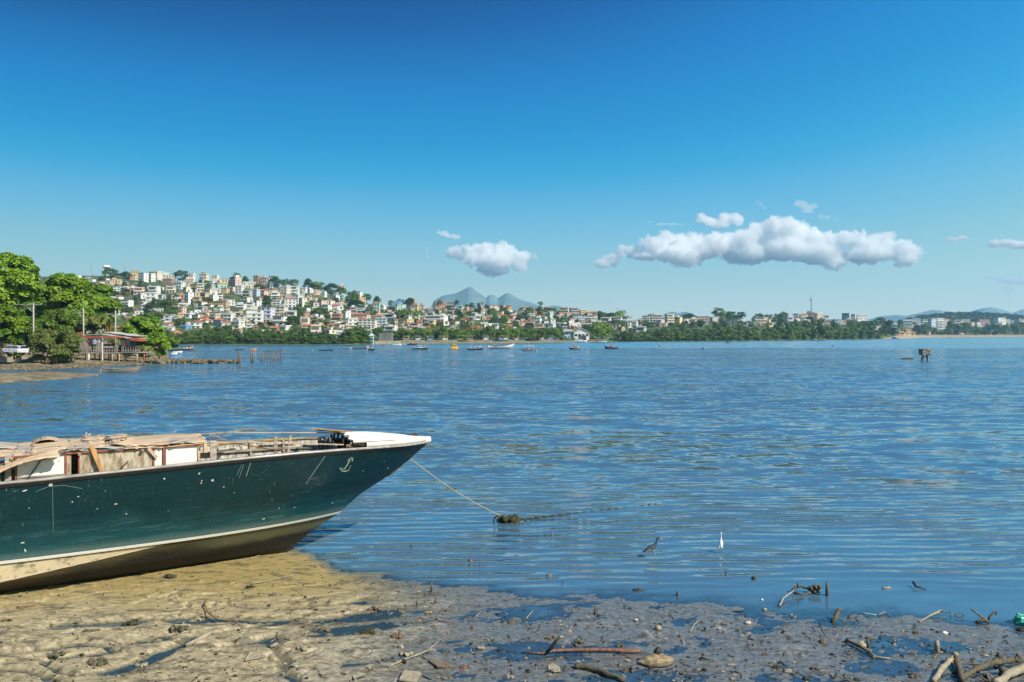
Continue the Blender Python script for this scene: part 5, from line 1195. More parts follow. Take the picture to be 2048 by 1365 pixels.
# ------------------------------------------------------------------ wading birds
def bird(name, label, px, row, rz, colb, colw, colbeak, colleg, kind, s=1.0):
    Y = ground_y(row); t_ = thing(name, label, 'bird', (at(px, 0, Y).x, Y, 0), rz); body = MB()
    if kind == 'heron':      # body slanted, neck in a loose S, head forward and down
        sp_ = [(-.185, 0, .125), (-.15, 0, .145), (-.08, 0, .185), (0.0, 0, .225), (.055, 0, .262), (.085, 0, .300), (.100, 0, .335), (.108, 0, .372), (.108, 0, .402), (.118, 0, .424), (.140, 0, .432), (.162, 0, .424), (.178, 0, .414)]
        rr = [.006, .024, .050, .060, .044, .028, .021, .018, .017, .019, .020, .015, .008]
        beak = ([(.170, 0, .419), (.205, 0, .398), (.238, 0, .372)], [.009, .006, .0015]); eye = (.150, .016, .432); legs = [(-.035, .02, .18, -.03), (.03, -.02, .21, .055)]
        wing = [(-.20, .118), (-.13, .125), (-.02, .170), (.045, .225), (.03, .262), (-.05, .232), (-.13, .172)]
    else:                    # upright, seen from behind, head turned left
        sp_ = [(-.06, 0, .11), (-.05, 0, .14), (-.02, 0, .19), (.0, 0, .235), (.012, 0, .275), (.016, 0, .31), (.010, 0, .35), (.004, 0, .39), (.0, 0, .42), (.0, 0, .440), (.004, 0, .455), (.008, 0, .466)]
        rr = [.006, .024, .044, .045, .030, .018, .013, .0125, .013, .017, .015, .005]
        beak = ([(.0, .012, .446), (.006, .045, .438), (.012, .075, .426)], [.007, .004, .001]); eye = (.012, .014, .448); legs = [(-.0, .022, .16, .0), (.0, -.022, .16, .012)]
        wing = [(-.075, .10), (-.05, .13), (-.01, .19), (.02, .24), (.0, .262), (-.035, .225), (-.06, .17)]
    body.tube(sp_, [r * (1.0) for r in rr], 12); o = body.build('body', colb, t_, True)
    for sd in (-1, 1):
        wy_ = .047 if kind == 'heron' else .034
        w = MB().prism(wing, sd * wy_ - .006, sd * wy_ + .006).build('wing', colw, t_); bv = w.modifiers.new('b', 'BEVEL'); bv.width = .005; bv.segments = 2
        MB().blob((eye[0], sd * eye[1] * .9, eye[2]), .0035, 1, 6, 5, 0).build('eye', black_m, t_)
    MB().tube(*beak, 7).build('beak', colbeak, t_, True)
    for (x, y_, z, kx) in legs:
        lg = MB(); lg.tube([(x, y_, z - .02), (x + kx * .4 + .012, y_, .085), (x + kx * .3, y_, -.03)], [.008, .0055, .0045], 6); lg.build('leg', colleg, t_, True)
    t_.scale = (s, s, s)
bird('heron', 'slate-grey heron wading in the shallows with its beak pointing down', 1304, 1116, 0.05, mat('heron_neck', (.055, .085, .10), .7, scale=30, col2=(.03, .05, .07)), mat('heron_wing', (.20, .22, .23), .7, scale=40, col2=(.07, .065, .07)), mat('grey_beak', (.42, .45, .48), .4), mat('pale_leg', (.42, .42, .32), .6), 'heron', 1.04)
bird('egret', 'slim white egret standing upright in the shallows', 1442, 1106, 1.35, mat('egret_white', (.85, .85, .83), .7), mat('egret_white', (.85, .85, .83), .7), mat('dark_beak', (.05, .05, .04), .4), mat('olive_leg', (.25, .24, .12), .6), 'egret', 1.0)
# ------------------------------------------------------------------ the town across the bay
PAL = {'white': (.80, .785, .74), 'cream': (.76, .68, .53), 'yellow': (.76, .60, .32), 'pink': (.70, .50, .42), 'brick': (.44, .25, .17), 'grey': (.46, .46, .44), 'blue': (.16, .32, .56),
       'pale blue': (.52, .63, .70), 'mint': (.50, .68, .58), 'orange': (.70, .46, .27), 'tan': (.56, .42, .27), 'peach': (.75, .52, .38), 'lilac': (.62, .62, .74)}
HM = {k: mat('render_' + k.replace(' ', '_'), v, 0.85, scale=0.25, rnd=0.10, col2=tuple(c * .80 for c in v), contrast=(.38, .6)) for k, v in PAL.items()}
tile_m = mat('roof_tiles', (.50, .19, .09), .85, scale=.5, rnd=.2, col2=(.30, .12, .07)); slab_m = mat('roof_slab', (.46, .43, .38), .9, scale=.4, rnd=.25, col2=(.26, .24, .21)); fc_m = mat('fibre_cement', (.50, .49, .46), .8, scale=.6, rnd=.2, col2=(.30, .29, .27))
winm = mat('window_dark', (.10, .105, .11), .35, rnd=.6); bandm = mat('floor_band', (.60, .56, .50), .85); tank_b = mat('tank_blue', (.05, .20, .42), .5); shade_m = mat('veranda_dark', (.12, .105, .095), .9, rnd=.5)
UB = MB().box(-.5, .5, -.5, .5, -.5, .5)
win_me = UB.mesh('window', winm); ver_me = UB.mesh('veranda_opening', shade_m); sl_me = UB.mesh('floor_slab', bandm)
def part(name, me, parent, loc, scale):
    o = obj(name, me, parent, loc); o.scale = scale; return o
TOWN = []
def house(px0, px1, r0, r1, colr, roof='flat', fl=2, yaw=None, seed=0, name=None, bal=None, label=None, tank=None, Y=None, cat='house'):
    rs = random.Random(seed * 7 + int(px0 * 3 + r0)); pc = (px0 + px1) / 2
    Y = Y or hill_at_py(pc, r1); w = max(3.2, (px1 - px0) / F * Y); z0 = CAMZ + (HZ - r1) / F * Y; h = max(2.6, (r1 - r0 + 0.4) / F * Y)
    if roof in ('tile', 'sheet'): hr = min(h * .35, 1.7); h -= hr
    yaw = rs.choice((-.38, -.25, -.12, .1, .22, .35, -.6)) if yaw is None else yaw
    d = min(11, max(5, w * rs.uniform(.6, .9))); w = w * 1.02 / (abs(math.cos(yaw)) + .45 * abs(math.sin(yaw)))
    t_ = bpy.data.objects.new(name or ('apartment_block' if fl > 3 else 'house'), None); C.objects.link(t_); t_.location = ((pc - 1024) / F * Y, Y + d / 2, z0); t_.rotation_euler = (0, 0, yaw)
    m = HM[colr]; b = MB().box(-w / 2, w / 2, -d / 2, d / 2, -4.5, h); b.build('wall', m, t_)
    if roof == 'flat':
        rb = MB().box(-w / 2 - .25, w / 2 + .25, -d / 2 - .3, d / 2 + .25, h + .002, h + .16); rb.build('roof', slab_m if rs.random() < .6 else bandm, t_)
        if rs.random() < .45:
            pb = MB(); a = .12; pb.box(-w / 2, w / 2, -d / 2, -d / 2 + a, h + .163, h + .8); pb.box(-w / 2, -w / 2 + a, -d / 2 + a, d / 2, h + .163, h + .8); pb.box(w / 2 - a, w / 2, -d / 2 + a, d / 2, h + .163, h + .8); pb.build('parapet', m, t_)
        if rs.random() < .28:    # half-built or roofed terrace room
            x0 = rs.uniform(-w / 2 + .3, 0); MB().box(x0, x0 + w * .42, -d * .1, d * .4, h + .165, h + 2.3).build('roof_room', HM[rs.choice(['white', 'brick', 'cream', 'grey'])], t_)
    else:
        hh, o_ = hr, .35; rm = tile_m if roof == 'tile' else fc_m
        if rs.random() < .5:   # hipped
            k = min(w, d) / 2
            MB().add([(-w / 2 - o_, -d / 2 - o_, h), (w / 2 + o_, -d / 2 - o_, h), (w / 2 + o_, d / 2 + o_, h), (-w / 2 - o_, d / 2 + o_, h), (-w / 2 + k, 0, h + hh), (w / 2 - k + .01, 0, h + hh)],
                     [(0, 1, 5, 4), (1, 2, 5), (2, 3, 4, 5), (3, 0, 4), (3, 2, 1, 0)]).build('roof', rm, t_)
        else:
            MB().add([(-w / 2 - o_, -d / 2 - o_, h), (w / 2 + o_, -d / 2 - o_, h), (w / 2 + o_, d / 2 + o_, h), (-w / 2 - o_, d / 2 + o_, h), (-w / 2 - o_, 0, h + hh), (w / 2 + o_, 0, h + hh)],
                     [(0, 1, 5, 4), (2, 3, 4, 5), (1, 2, 5), (3, 0, 4), (3, 2, 1, 0)]).build('roof', rm, t_)
    fh = h / fl; n = max(1, min(9, int(w / 2.5)))
    bal = rs.random() < .4 if bal is None else bal
    for f in range(fl):
        zc = fh * (f + .56)
        if f and fl > 1: part('floor_slab', sl_me, t_, (0, -d / 2 - .05, fh * f), (w + .2, .5 if not bal else 1.6, .14))
        if bal and f >= fl - 1 and w > 4:
            part('veranda_opening', ver_me, t_, (-w * .08, -d / 2, zc + .12), (w * .72, .08, fh * .52)); part('balcony', UBm(colr), t_, (-w * .08, -d / 2 - .75, fh * f + .45), (w * .8, .12, .8)); continue
        for i in range(n):
            if rs.random() < .12: continue
            x = -w / 2 + w * (i + .5) / n; ww = min(1.5, w / n * rs.uniform(.4, .58)); hh_ = fh * rs.choice((.36, .42, .6) if f == 0 else (.36, .42))
            part('window', win_me, t_, (x, -d / 2, zc), (ww, .09, hh_))
        if abs(yaw) > .1:
            sd = 1 if yaw < 0 else -1
            for i in range(max(1, int(d / 4))): part('window', win_me, t_, (sd * w / 2, -d / 2 + d * (i + .5) / max(1, int(d / 4)), zc), (.09, 1.1, fh * .36))
    if (rs.random() < .3 if tank is None else tank) and roof == 'flat':
        x = rs.uniform(-w * .3, w * .3); MB().tube([(x, 0, h + .17), (x, 0, h + 1.15)], .65, 9).build('water_tank', tank_b if rs.random() < .5 else HM['white'], t_)
    cn_ = colr; fw = ('one', 'two', 'three', 'four', 'five')[min(4, fl - 1)] + '-storey'; rf = {'flat': 'flat-roofed', 'tile': 'tile-roofed', 'sheet': 'grey-roofed'}[roof]
    t_['category'] = cat; t_['group'] = 'houses of the town across the bay'
    if label: t_['label'] = label
    else: TOWN.append((pc, r1, '%s %s %s house' % (cn_, fw, rf), t_))
    return t_
_ub = {}
def UBm(c):
    if c not in _ub: _ub[c] = UB.mesh('balcony', HM[c])
    return _ub[c]
W, Cc, Yl, Pk, Bk, Gy, Bl, PB, Mi, Or, Tn, Pe, Li = 'white', 'cream', 'yellow', 'pink', 'brick', 'grey', 'blue', 'pale blue', 'mint', 'orange', 'tan', 'peach', 'lilac'
T_, S_ = 'tile', 'sheet'
H1 = [  # traced: u0,u1,v0,v1,colour,floors,roof   (origin 200,520 scale 5.12)
 (305,385,115,180,Yl,2),(390,470,135,240,W,4),(470,545,150,235,W,3),(500,610,125,165,Cc,2),(635,750,155,235,Cc,2),(640,740,200,262,Bk,2),(130,235,275,345,W,3),(240,310,300,350,Bk,1),(330,435,290,360,Pk,2),(380,450,355,405,W,1),
 (215,310,415,485,W,3),(420,505,465,530,W,2),(495,590,280,390,W,3),(465,560,345,455,W,3),(115,200,205,250,Yl,1),(40,110,215,262,Pk,1),(755,850,235,300,W,2),(850,910,290,350,Cc,2),(670,760,280,345,Cc,2),(865,935,335,460,W,4),(780,860,360,400,Or,1),
 (940,1000,330,385,Tn,1),(945,1025,385,460,Tn,2),(980,1055,250,330,Cc,3),(1060,1150,310,360,Cc,2),(1160,1225,300,345,W,1),(1230,1305,295,340,Or,2),(1030,1110,350,420,Tn,2),(1120,1190,360,420,W,2),(1190,1250,350,420,W,3),(1325,1425,180,275,Pk,4),
 (1385,1455,270,350,W,3),(1450,1580,235,300,Cc,2),(1190,1290,245,290,Mi,2),(1205,1320,200,240,Yl,1),(1145,1205,165,205,Cc,1),(1015,1095,150,205,Cc,2),(870,945,200,245,Pk,2),(905,960,145,190,W,1),(1620,1705,300,375,Pk,2,T_),(1545,1625,310,385,PB,3),
 (1730,1805,310,350,Cc,1),(1740,1830,340,400,W,2),(1825,1930,285,360,Cc,3),(1570,1625,165,235,Bk,2),(1640,1720,185,245,Pk,2),(1440,1535,385,440,Cc,2),(1395,1480,465,510,W,2),(1545,1640,420,480,W,2),(1495,1570,440,500,W,2),(1770,1850,420,490,W,3),
 (1870,1990,380,490,W,3,T_),(1645,1760,490,600,Li,3),(1290,1370,410,470,W,2),(1165,1240,490,540,W,2),(1245,1310,490,540,Pk,2),(1000,1070,490,540,Gy,2),(935,1000,515,560,W,1),(790,855,490,570,Pk,3),(780,870,565,600,Or,1),(870,935,560,600,W,1),
 (940,1030,565,615,Cc,2),(1000,1100,540,590,W,1),(645,718,570,640,PB,2),(635,720,635,695,W,1,T_),(245,345,555,595,W,1),(905,1020,645,712,W,2),(830,900,682,730,Bl,1),(1160,1265,600,655,Bl,2,T_),(1040,1120,600,660,W,1,T_),(1265,1360,565,630,W,2),
 (1380,1470,575,640,Cc,3),(1350,1450,640,700,W,2),(1165,1300,650,725,Gy,2),(1555,1620,675,715,Cc,1,T_),(1740,1835,680,732,W,1,T_),(1840,1930,695,735,W,1),(680,740,700,735,W,1),(735,800,725,790,Cc,1,T_),(560,650,365,410,Gy,1),(1310,1380,290,340,Pk,2),
 (1460,1540,320,385,Gy,2),(1080,1150,440,490,W,1,T_),(1230,1300,430,485,Tn,2),(1900,1980,490,545,PB,1),(1340,1440,515,575,Tn,2),(1010,1070,205,250,W,1)]
H3 = [  # origin 500,540
 (400,490,175,240,W,2),(510,575,190,240,W,2),(575,635,205,240,W,1),(640,715,215,262,Pk,1),(735,775,240,285,W,1),(840,905,260,310,W,2),(905,965,265,312,Mi,2),(440,505,260,350,W,3),(505,560,290,380,Cc,3),(560,620,290,350,Cc,2),(690,760,315,372,Pk,2),
 (760,850,300,350,W,2,T_),(740,820,360,425,W,2),(820,905,345,430,W,2,T_),(905,950,370,420,W,1),(1020,1090,390,440,Gy,2),(1090,1170,400,440,PB,2),(900,965,165,228,Pk,2),(1055,1140,225,275,W,2),(1085,1175,290,348,Or,2),(1265,1320,305,338,Cc,1,T_),
 (1245,1330,350,420,Mi,2),(1320,1385,370,430,W,2),(1390,1500,460,530,W,2),(985,1095,505,580,W,2),(840,935,460,520,Bk,2),(1000,1210,440,492,Pk,1,T_),(1230,1385,458,505,Tn,2,T_),(1380,1500,585,628,W,1),(680,750,500,555,Cc,1),(565,640,440,492,Pk,2),
 (500,600,485,570,Cc,1),(360,470,430,475,W,1),(515,590,555,602,Cc,1,T_),(700,760,555,602,W,1,T_),(785,860,545,602,Tn,1,T_),(610,720,580,635,Cc,1),(745,860,615,665,Cc,1),(870,950,620,685,W,2,S_),(820,870,680,715,Pk,1),(1490,1590,355,418,Mi,2),
 (1565,1650,310,352,Gy,1),(1620,1690,300,355,Pk,1),(1665,1725,365,432,Yl,2),(1715,1780,365,422,Or,2),(1880,2005,335,382,Bk,1),(1830,1870,480,515,Pk,1),(640,700,350,395,W,2),(620,690,395,440,Cc,2),(945,1010,440,500,W,2),(600,680,560,600,Cc,1,T_)]
H4 = [  # origin 800,560
 (485,570,230,292,Gy,2),(600,645,275,330,Cc,2),(660,700,290,330,Or,1),(795,845,245,285,Pk,1),(705,790,285,322,Tn,1),(825,885,315,372,Cc,2),(900,1010,258,286,Cc,1,T_),(1020,1080,265,297,Or,1),(1090,1145,265,302,Or,1),(975,1060,325,366,Yl,2),
 (1085,1140,315,352,Cc,1),(1110,1190,335,382,W,2),(1230,1290,270,310,W,1,T_),(1290,1380,282,320,W,1,T_),(1420,1530,278,312,Tn,1),(1310,1380,355,392,W,2),(1490,1560,350,396,Mi,2),(1370,1450,395,442,W,2),(1535,1590,405,462,W,2),(835,865,385,425,Yl,1),
 (870,940,400,432,W,1,T_),(760,830,370,412,W,1),(500,600,365,406,W,1),(640,700,365,402,Pk,1,T_),(440,500,425,472,W,1),(1345,1480,450,497,Tn,1),(1490,1590,455,502,W,1),(1600,1700,450,500,W,1),(1710,1840,450,490,W,1),(1850,2000,455,490,W,1),
 (1640,1740,290,342,Cc,2),(1740,1830,295,370,Gy,3),(1830,1930,315,372,Yl,3),(1930,2040,325,376,Or,1,T_),(1610,1760,330,372,Cc,2,T_),(1200,1290,430,470,Pk,1,T_),(940,1010,470,520,W,1),(1060,1150,400,440,Cc,1,T_)]
H5 = [  # origin 1100,580
 (525,630,290,332,W,1),(665,740,285,332,W,2),(740,805,280,347,W,2),(765,900,300,372,Gy,1,S_),(850,900,335,430,Cc,3),(780,850,340,392,W,1),(890,990,385,432,W,1),(620,725,358,402,Pe,1),(700,760,382,432,Tn,1),(950,1030,268,332,Cc,3),(1020,1170,262,332,Gy,3),
 (1190,1270,258,362,Cc,4),(1270,1355,288,357,Yl,3),(1100,1200,338,377,Pk,1),(1365,1420,298,347,W,2),(1420,1510,303,347,Cc,1),(1510,1640,275,347,Pe,3),(1640,1740,283,332,Cc,2),(1745,1800,240,292,Cc,2),(1800,1870,242,302,Cc,2),(1875,1965,258,307,W,2),
 (1820,1960,338,377,W,1),(1010,1110,333,367,W,1),(1960,2040,330,375,PB,1)]
H6 = [(560,680,283,342,Cc,2),(690,760,303,342,Pk,1,T_),(700,745,333,382,Yl,1),(885,960,283,352,Li,2),(960,1020,248,292,W,2),(1030,1100,243,312,Cc,3,T_),(1045,1095,290,337,W,2),(1100,1180,238,292,Pk,3),(1185,1265,248,312,Cc,3),(1270,1380,308,352,Gy,1),
 (1385,1450,308,362,PB,2),(1440,1500,308,357,Pk,1),(1470,1550,243,312,PB,3),(1550,1605,253,312,W,3),(1605,1720,263,312,W,2),(1500,1620,310,362,Pe,1),(1270,1330,262,302,PB,1)]   # origin 1400,580
H7 = [(470,530,268,312,Cc,1),(585,650,338,400,Mi,2),(600,635,388,452,W,2),(720,820,278,352,W,2,S_),(820,905,268,332,W,2),(910,990,273,332,PB,2),(1000,1072,266,402,Li,4),(1160,1245,268,372,Cc,4,T_),(1280,1370,288,342,Cc,2),(1370,1450,278,332,Pk,2),
 (1560,1670,278,352,Pk,3,T_),(1745,1850,262,317,W,2),(1840,1895,272,347,W,3),(1900,1945,293,332,W,1),(1980,2060,278,322,Cc,2),(1510,1570,318,352,W,1),(1300,1400,393,442,W,1),(910,1010,390,442,Pe,1,T_),(1160,1230,413,442,W,1),(1600,1680,398,442,Pe,1),(370,450,358,402,W,1)]
for (lst, ox, oy, s) in ((H1, 200, 520, 5.12), (H3, 500, 540, 5.12), (H4, 800, 560, 5.12), (H5, 1100, 580, 5.12), (H6, 1400, 580, 5.12), (H7, 1680, 590, 5.565)):
    for e in lst: house(ox + e[0] / s, ox + e[1] / s, oy + e[2] / s, oy + e[3] / s, e[4], e[6] if len(e) > 6 else 'flat', e[5])
# landmarks
house(491.5, 521.5, 620.5, 651, W, 'flat', 4, 0.12, label='white four-storey block with rows of square windows above the mangroves', cat='apartment block', bal=False)
house(544, 570, 614.5, 632, Cc, 'flat', 3, -.1, label='cream block standing on an open concrete frame, right of the white block', cat='apartment block', bal=False)
house(545, 569, 633, 653, W, 'flat', 2, -.1, label='open white concrete frame under the cream block', cat='building', bal=True, name='frame_building')
house(717, 750, 640.5, 659.5, W, 'flat', 4, .02, label='long white four-storey school block with even window rows', cat='school block', bal=False)
house(750, 771.5, 638, 653.5, PB, 'flat', 3, .02, label='blue and white wing at the end of the white school block', cat='school block', bal=False)
house(850, 892.5, 633.5, 652, W, 'flat', 3, -.2, label='big white terraced building with long balconies, right of the school', cat='building', bal=True, name='terraced_building')
house(1146, 1169, 632, 644.5, PB, 'flat', 3, .05, label='blue and white apartment row above the boat shed, left half', cat='apartment block')
house(1169.5, 1194, 632, 644.5, W, 'flat', 3, .05, label='blue and white apartment row above the boat shed, last half', cat='apartment block')
hb7 = house(1873, 1888.5, 636.5, 662.5, W, 'flat', 5, .05, label='white five-storey balcony block behind the right-hand beach', cat='apartment block', bal=False)
for f in range(1, 5):
    Yb = hb7.location.y; part('balcony', UBm(W), hb7, (0, -6.2, f * (26 / F * Yb) / 5), (16 / F * Yb, 1.2, .9))
house(1796, 1812, 663, 671.2, Or, 'tile', 1, .1, label='orange bungalow with tiled wings on the right-hand beach', cat='bungalow', Y=shore_Y(1800) + 45)
house(1812, 1822, 658, 671.2, Yl, 'tile', 2, .1, label='yellow gabled centre of the beach bungalow', cat='bungalow', Y=shore_Y(1815) + 40)
house(1822, 1830, 663, 671.2, Or, 'tile', 1, .1, label='small orange tiled wing right of the yellow gable', cat='bungalow', Y=shore_Y(1825) + 45)

# random infill on the slopes between the traced ones
occ = [(t[3].location.x / t[3].location.y * F + 1024, t[1]) for t in TOWN]
rn = random.Random(77); cols_ = [W, W, W, W, W, Cc, Cc, Cc, Pk, Pk, Bk, Gy, Pe, Yl, PB, Tn, Or]
n_before = len(TOWN); tries = 0
while len(TOWN) < 286 and tries < 9000:
    tries += 1; px = rn.uniform(62, 1215) if rn.random() < .8 else rn.uniform(1215, 2040); cr = lerp(CR, px); low = 672 if px < 740 else (665 if px < 1200 else 655)
    row = rn.uniform(cr + 3, low)
    if any(abs(px - a) < 12 and abs(row - b) < 8.5 for a, b in occ): continue
    w = rn.uniform(11, 18); h = rn.uniform(7, 13)
    house(px - w / 2, px + w / 2, row - h, row, rn.choice(cols_), rn.choice(['flat', 'flat', 'flat', 'tile', 'sheet']), 1 if h < 8.5 else (2 if h < 12 else 3), seed=tries); occ.append((px, row))

def zone(px, row):
    cr, sh_ = lerp(CR, px), lerp(SH, px); f = (row - cr) / max(1, sh_ - cr)
    v = 'on the crest' if f < .17 else ('high on the slope' if f < .40 else ('mid slope' if f < .66 else 'low on the slope'))
    for a, nm_ in ((110, 'behind the tallest leafy trees'), (232, 'above the stilt restaurant'), (300, 'above the bright bank tree'), (370, 'above the near groyne'), (440, 'above the rocky groyne end'), (500, 'left of the white block'), (560, 'above the ruined pier'),
                   (620, 'left of the dark rowing boat'), (690, 'left of the school block'), (760, 'around the school block'), (830, 'right of the school block'), (900, 'around the terraced building'), (960, 'above the yellow boat'), (1020, 'above the white hull'),
                   (1080, 'above the white launch'), (1140, 'left above the boat shed'), (1200, 'above the boat shed'), (1270, 'above the blue-hulled boat'), (1350, 'above the distant buoy'), (1430, 'left of the far canoe'), (1540, 'right of the far canoe'),
                   (1610, 'left of the antenna mast'), (1680, 'right of the antenna mast'), (1765, 'behind the last mangroves'), (1870, 'behind the beach bungalow'), (1960, 'right of the balcony block'), (9999, 'near the right edge')):
        if px < a: return v, nm_
def finish_labels(items):
    by = {}
    for px, row, desc, o in items:
        v, z = zone(px, row); by.setdefault((desc, v, z), []).append((px, o))
    for (desc, v, z), l in by.items():
        l.sort(key=lambda q: q[0])
        for i, (px, o) in enumerate(l): o['label'] = '%s %s %s' % (desc, v, z) if len(l) == 1 else '%s, %s from left, %s %s' % (desc, ordinal(i), v, z)
finish_labels(TOWN)

# past three hundred: the many smaller houses behind and between, as one mass
small = [(MB(), HM[k]) for k in (W, W, Cc, Pk, Bk, Gy)] + [(MB(), tile_m), (MB(), fc_m), (MB(), winm)]; ns = 0; tries = 0; occ2 = list(occ)
while ns < 420 and tries < 20000:
    tries += 1; px = rn.uniform(66, 1215) if rn.random() < .80 else rn.uniform(1215, 2050); cr = lerp(CR, px); low = 671 if px < 740 else (664 if px < 1200 else 654)
    row = rn.uniform(cr + 1.5, low)
    if any(abs(px - a) < 7.5 and abs(row - b) < 5.0 for a, b in occ2): continue
    occ2.append((px, row)); ns += 1
    Y = hill_at_py(px, row) + 3; w = rn.uniform(7, 13) / F * Y; h = rn.uniform(4, 8.5) / F * Y; d = rn.uniform(4, 7); M = Matrix.Translation(((px - 1024) / F * Y, Y + d / 2, CAMZ + (HZ - row) / F * Y)) @ Matrix.Rotation(rn.choice((-.5, -.3, -.1, .15, .35)), 4, 'Z')
    small[rn.randrange(6)][0].box(-w / 2, w / 2, -d / 2, d / 2, -4, h, M); r_ = rn.random()
    if r_ < .35: small[6 if r_ < .2 else 7][0].add([(-w / 2 - .3, -d / 2 - .3, h + .01), (w / 2 + .3, -d / 2 - .3, h + .01), (w / 2 + .3, d / 2 + .3, h + .01), (-w / 2 - .3, d / 2 + .3, h + .01), (-w / 2 - .3, 0, h + 1.1), (w / 2 + .3, 0, h + 1.1)], [(0, 1, 5, 4), (2, 3, 4, 5), (1, 2, 5), (3, 0, 4), (3, 2, 1, 0)], M)
    elif r_ < .8: small[7][0].box(-w / 2 - .2, w / 2 + .2, -d / 2 - .2, d / 2 + .2, h + .01, h + .18, M)
    for f in range(max(1, int(h / 2.8))):
        for i in range(max(1, int(w / 2.4))):
            if rn.random() < .75: x = -w / 2 + w * (i + .5) / max(1, int(w / 2.4)); small[8][0].box(x - .45, x + .45, -d / 2 - .03, -d / 2 + .05, 2.7 * f + 1.1, 2.7 * f + 2.1, M)
vs, fs, mi = [], [], []
for k, (mb, m) in enumerate(small):
    b = len(vs); vs += mb.v; fs += [tuple(b + i for i in f) for f in mb.f]; mi += [k] * len(mb.f)
me = bpy.data.meshes.new('small_houses'); me.from_pydata(vs, [], fs); me.update()
for mb, m in small: me.materials.append(m)
me.polygons.foreach_set('material_index', mi); tag(obj('small_houses', me), kind='stuff')

# ------------------------------------------------------------------ trees of the far shore
TREES = []
def template(name, m, nl, per, leaf, seed, lobe, flat=.6, under=-.6): return crown_mesh(name, 1, 1, 1, nl, per, leaf, m, seed, lobe, flat, under)
TM = [template('crown', lf_mang, 26, 70, .085, 100 + i, .34, under=-1) for i in range(4)]
TD = [template('crown', lf_dark, 34, 80, .085, 120 + i, .38, under=-1) for i in range(4)]
TB = [template('crown', lf_deep, 30, 80, .085, 140 + i, .36, flat=.8, under=-.9) for i in range(3)]
TBr = [template('crown', leafmat('leaves_promenade', (.24, .35, .04), (.10, .18, .024), rnd=.25, scale=.25), 30, 80, .085, 160 + i, .36, flat=.8, under=-.9) for i in range(3)]
TO = [template('crown', lf_olive, 20, 50, .075, 180 + i, .28, under=-1) for i in range(2)]
TRK = trunk_mb(1.0, .05, .35, 4, 3).mesh('trunk', bark, True)
def ftree(px, r0, r1, wpx, tm, desc, Y=None, trunk=0.0, base=None, name='tree', cat='tree', group='trees of the far shore', rs=random, depth=1.0, lab=None):
    """crown spans rows r0..r1; trunk: fraction of the height below the crown"""
    base = base or r1; Y = Y or hill_at_py(px, base); c = at(px, (r0 + r1) / 2, Y); gz = CAMZ + (HZ - base) / F * Y
    rx, rz = wpx / 2 / F * Y, (r1 - r0) / 2 / F * Y
    t_ = bpy.data.objects.new(name, None); C.objects.link(t_); t_.location = (c.x, Y, gz); t_.rotation_euler = (0, 0, 0); t_['category'] = cat; t_['group'] = group
    o = obj('crown', rs.choice(tm), t_, (0, 0, c.z - gz)); o.scale = (rx, rx * depth, rz); o.rotation_euler = (0, 0, rs.uniform(0, 6.28)) if depth == 1 else (0, 0, 0)
    k = obj('trunk', TRK, t_); hh = max(.8, c.z - gz + rz * .3); k.scale = (hh, hh, hh)
    if lab: t_['label'] = lab
    else: TREES.append((px, base, desc, t_))
    return t_
rn = random.Random(19)
MT1 = [(330, 672), (352, 664), (362, 662), (385, 660), (400, 657), (430, 651), (455, 658), (480, 660), (500, 657), (530, 655), (560, 654), (590, 658), (620, 661), (640, 667), (662, 670), (690, 662), (700, 656), (735, 662), (748, 672)]
MT2 = [(1215, 672), (1232, 666), (1255, 659), (1275, 665), (1300, 662), (1325, 652), (1340, 655), (1360, 652), (1400, 652), (1440, 648), (1460, 647), (1490, 650), (1520, 655), (1545, 650), (1565, 640), (1585, 646), (1610, 648), (1640, 640), (1660, 652), (1690, 655), (1720, 646), (1740, 650), (1758, 664)]
for (tab, a, b, st_) in ((MT1, 332, 745, 15.5), (MT2, 1222, 1760, 16.5)):
    for lay in (1, 0):
        px = a + (8 if lay else 0)
        while px < b:
            top = lerp(tab, px) + rn.uniform(-2.0, 3.5) + (0 if lay else 8 + rn.uniform(0, 6)); bot = lerp(SH, px) + .6; w = rn.uniform(20, 29)
            ftree(px, top, bot, w, TM, 'rounded green mangrove' if not lay else 'taller green mangrove', Y=shore_Y(px) + (5 if not lay else 13), base=bot, name='mangrove', cat='mangrove', group='mangroves along the far shore', rs=rn)
            px += st_ * rn.uniform(.8, 1.25)
for (px, r0, r1, w, Y_) in ((722, 652, 690, 60, None),):
    ftree(716, 652, 690, 44, TB, '', Y=shore_Y(px) + 9, base=690, rs=rn, lab='large layered tree overhanging the water before the grey quay')
ftree(1203, 643, 683, 46, TBr, '', Y=shore_Y(1203) + 14, base=684, rs=rn, lab='large bright tree just right of the blue boat shed')
ftree(697, 657, 689, 34, TB, '', Y=shore_Y(697) + 12, base=690, rs=rn, lab='spreading tree joined to the large layered tree before the quay')
ftree(738, 662, 690, 26, TB, '', Y=shore_Y(738) + 8, base=690, rs=rn, lab='smaller layered tree nearest the grey quay')
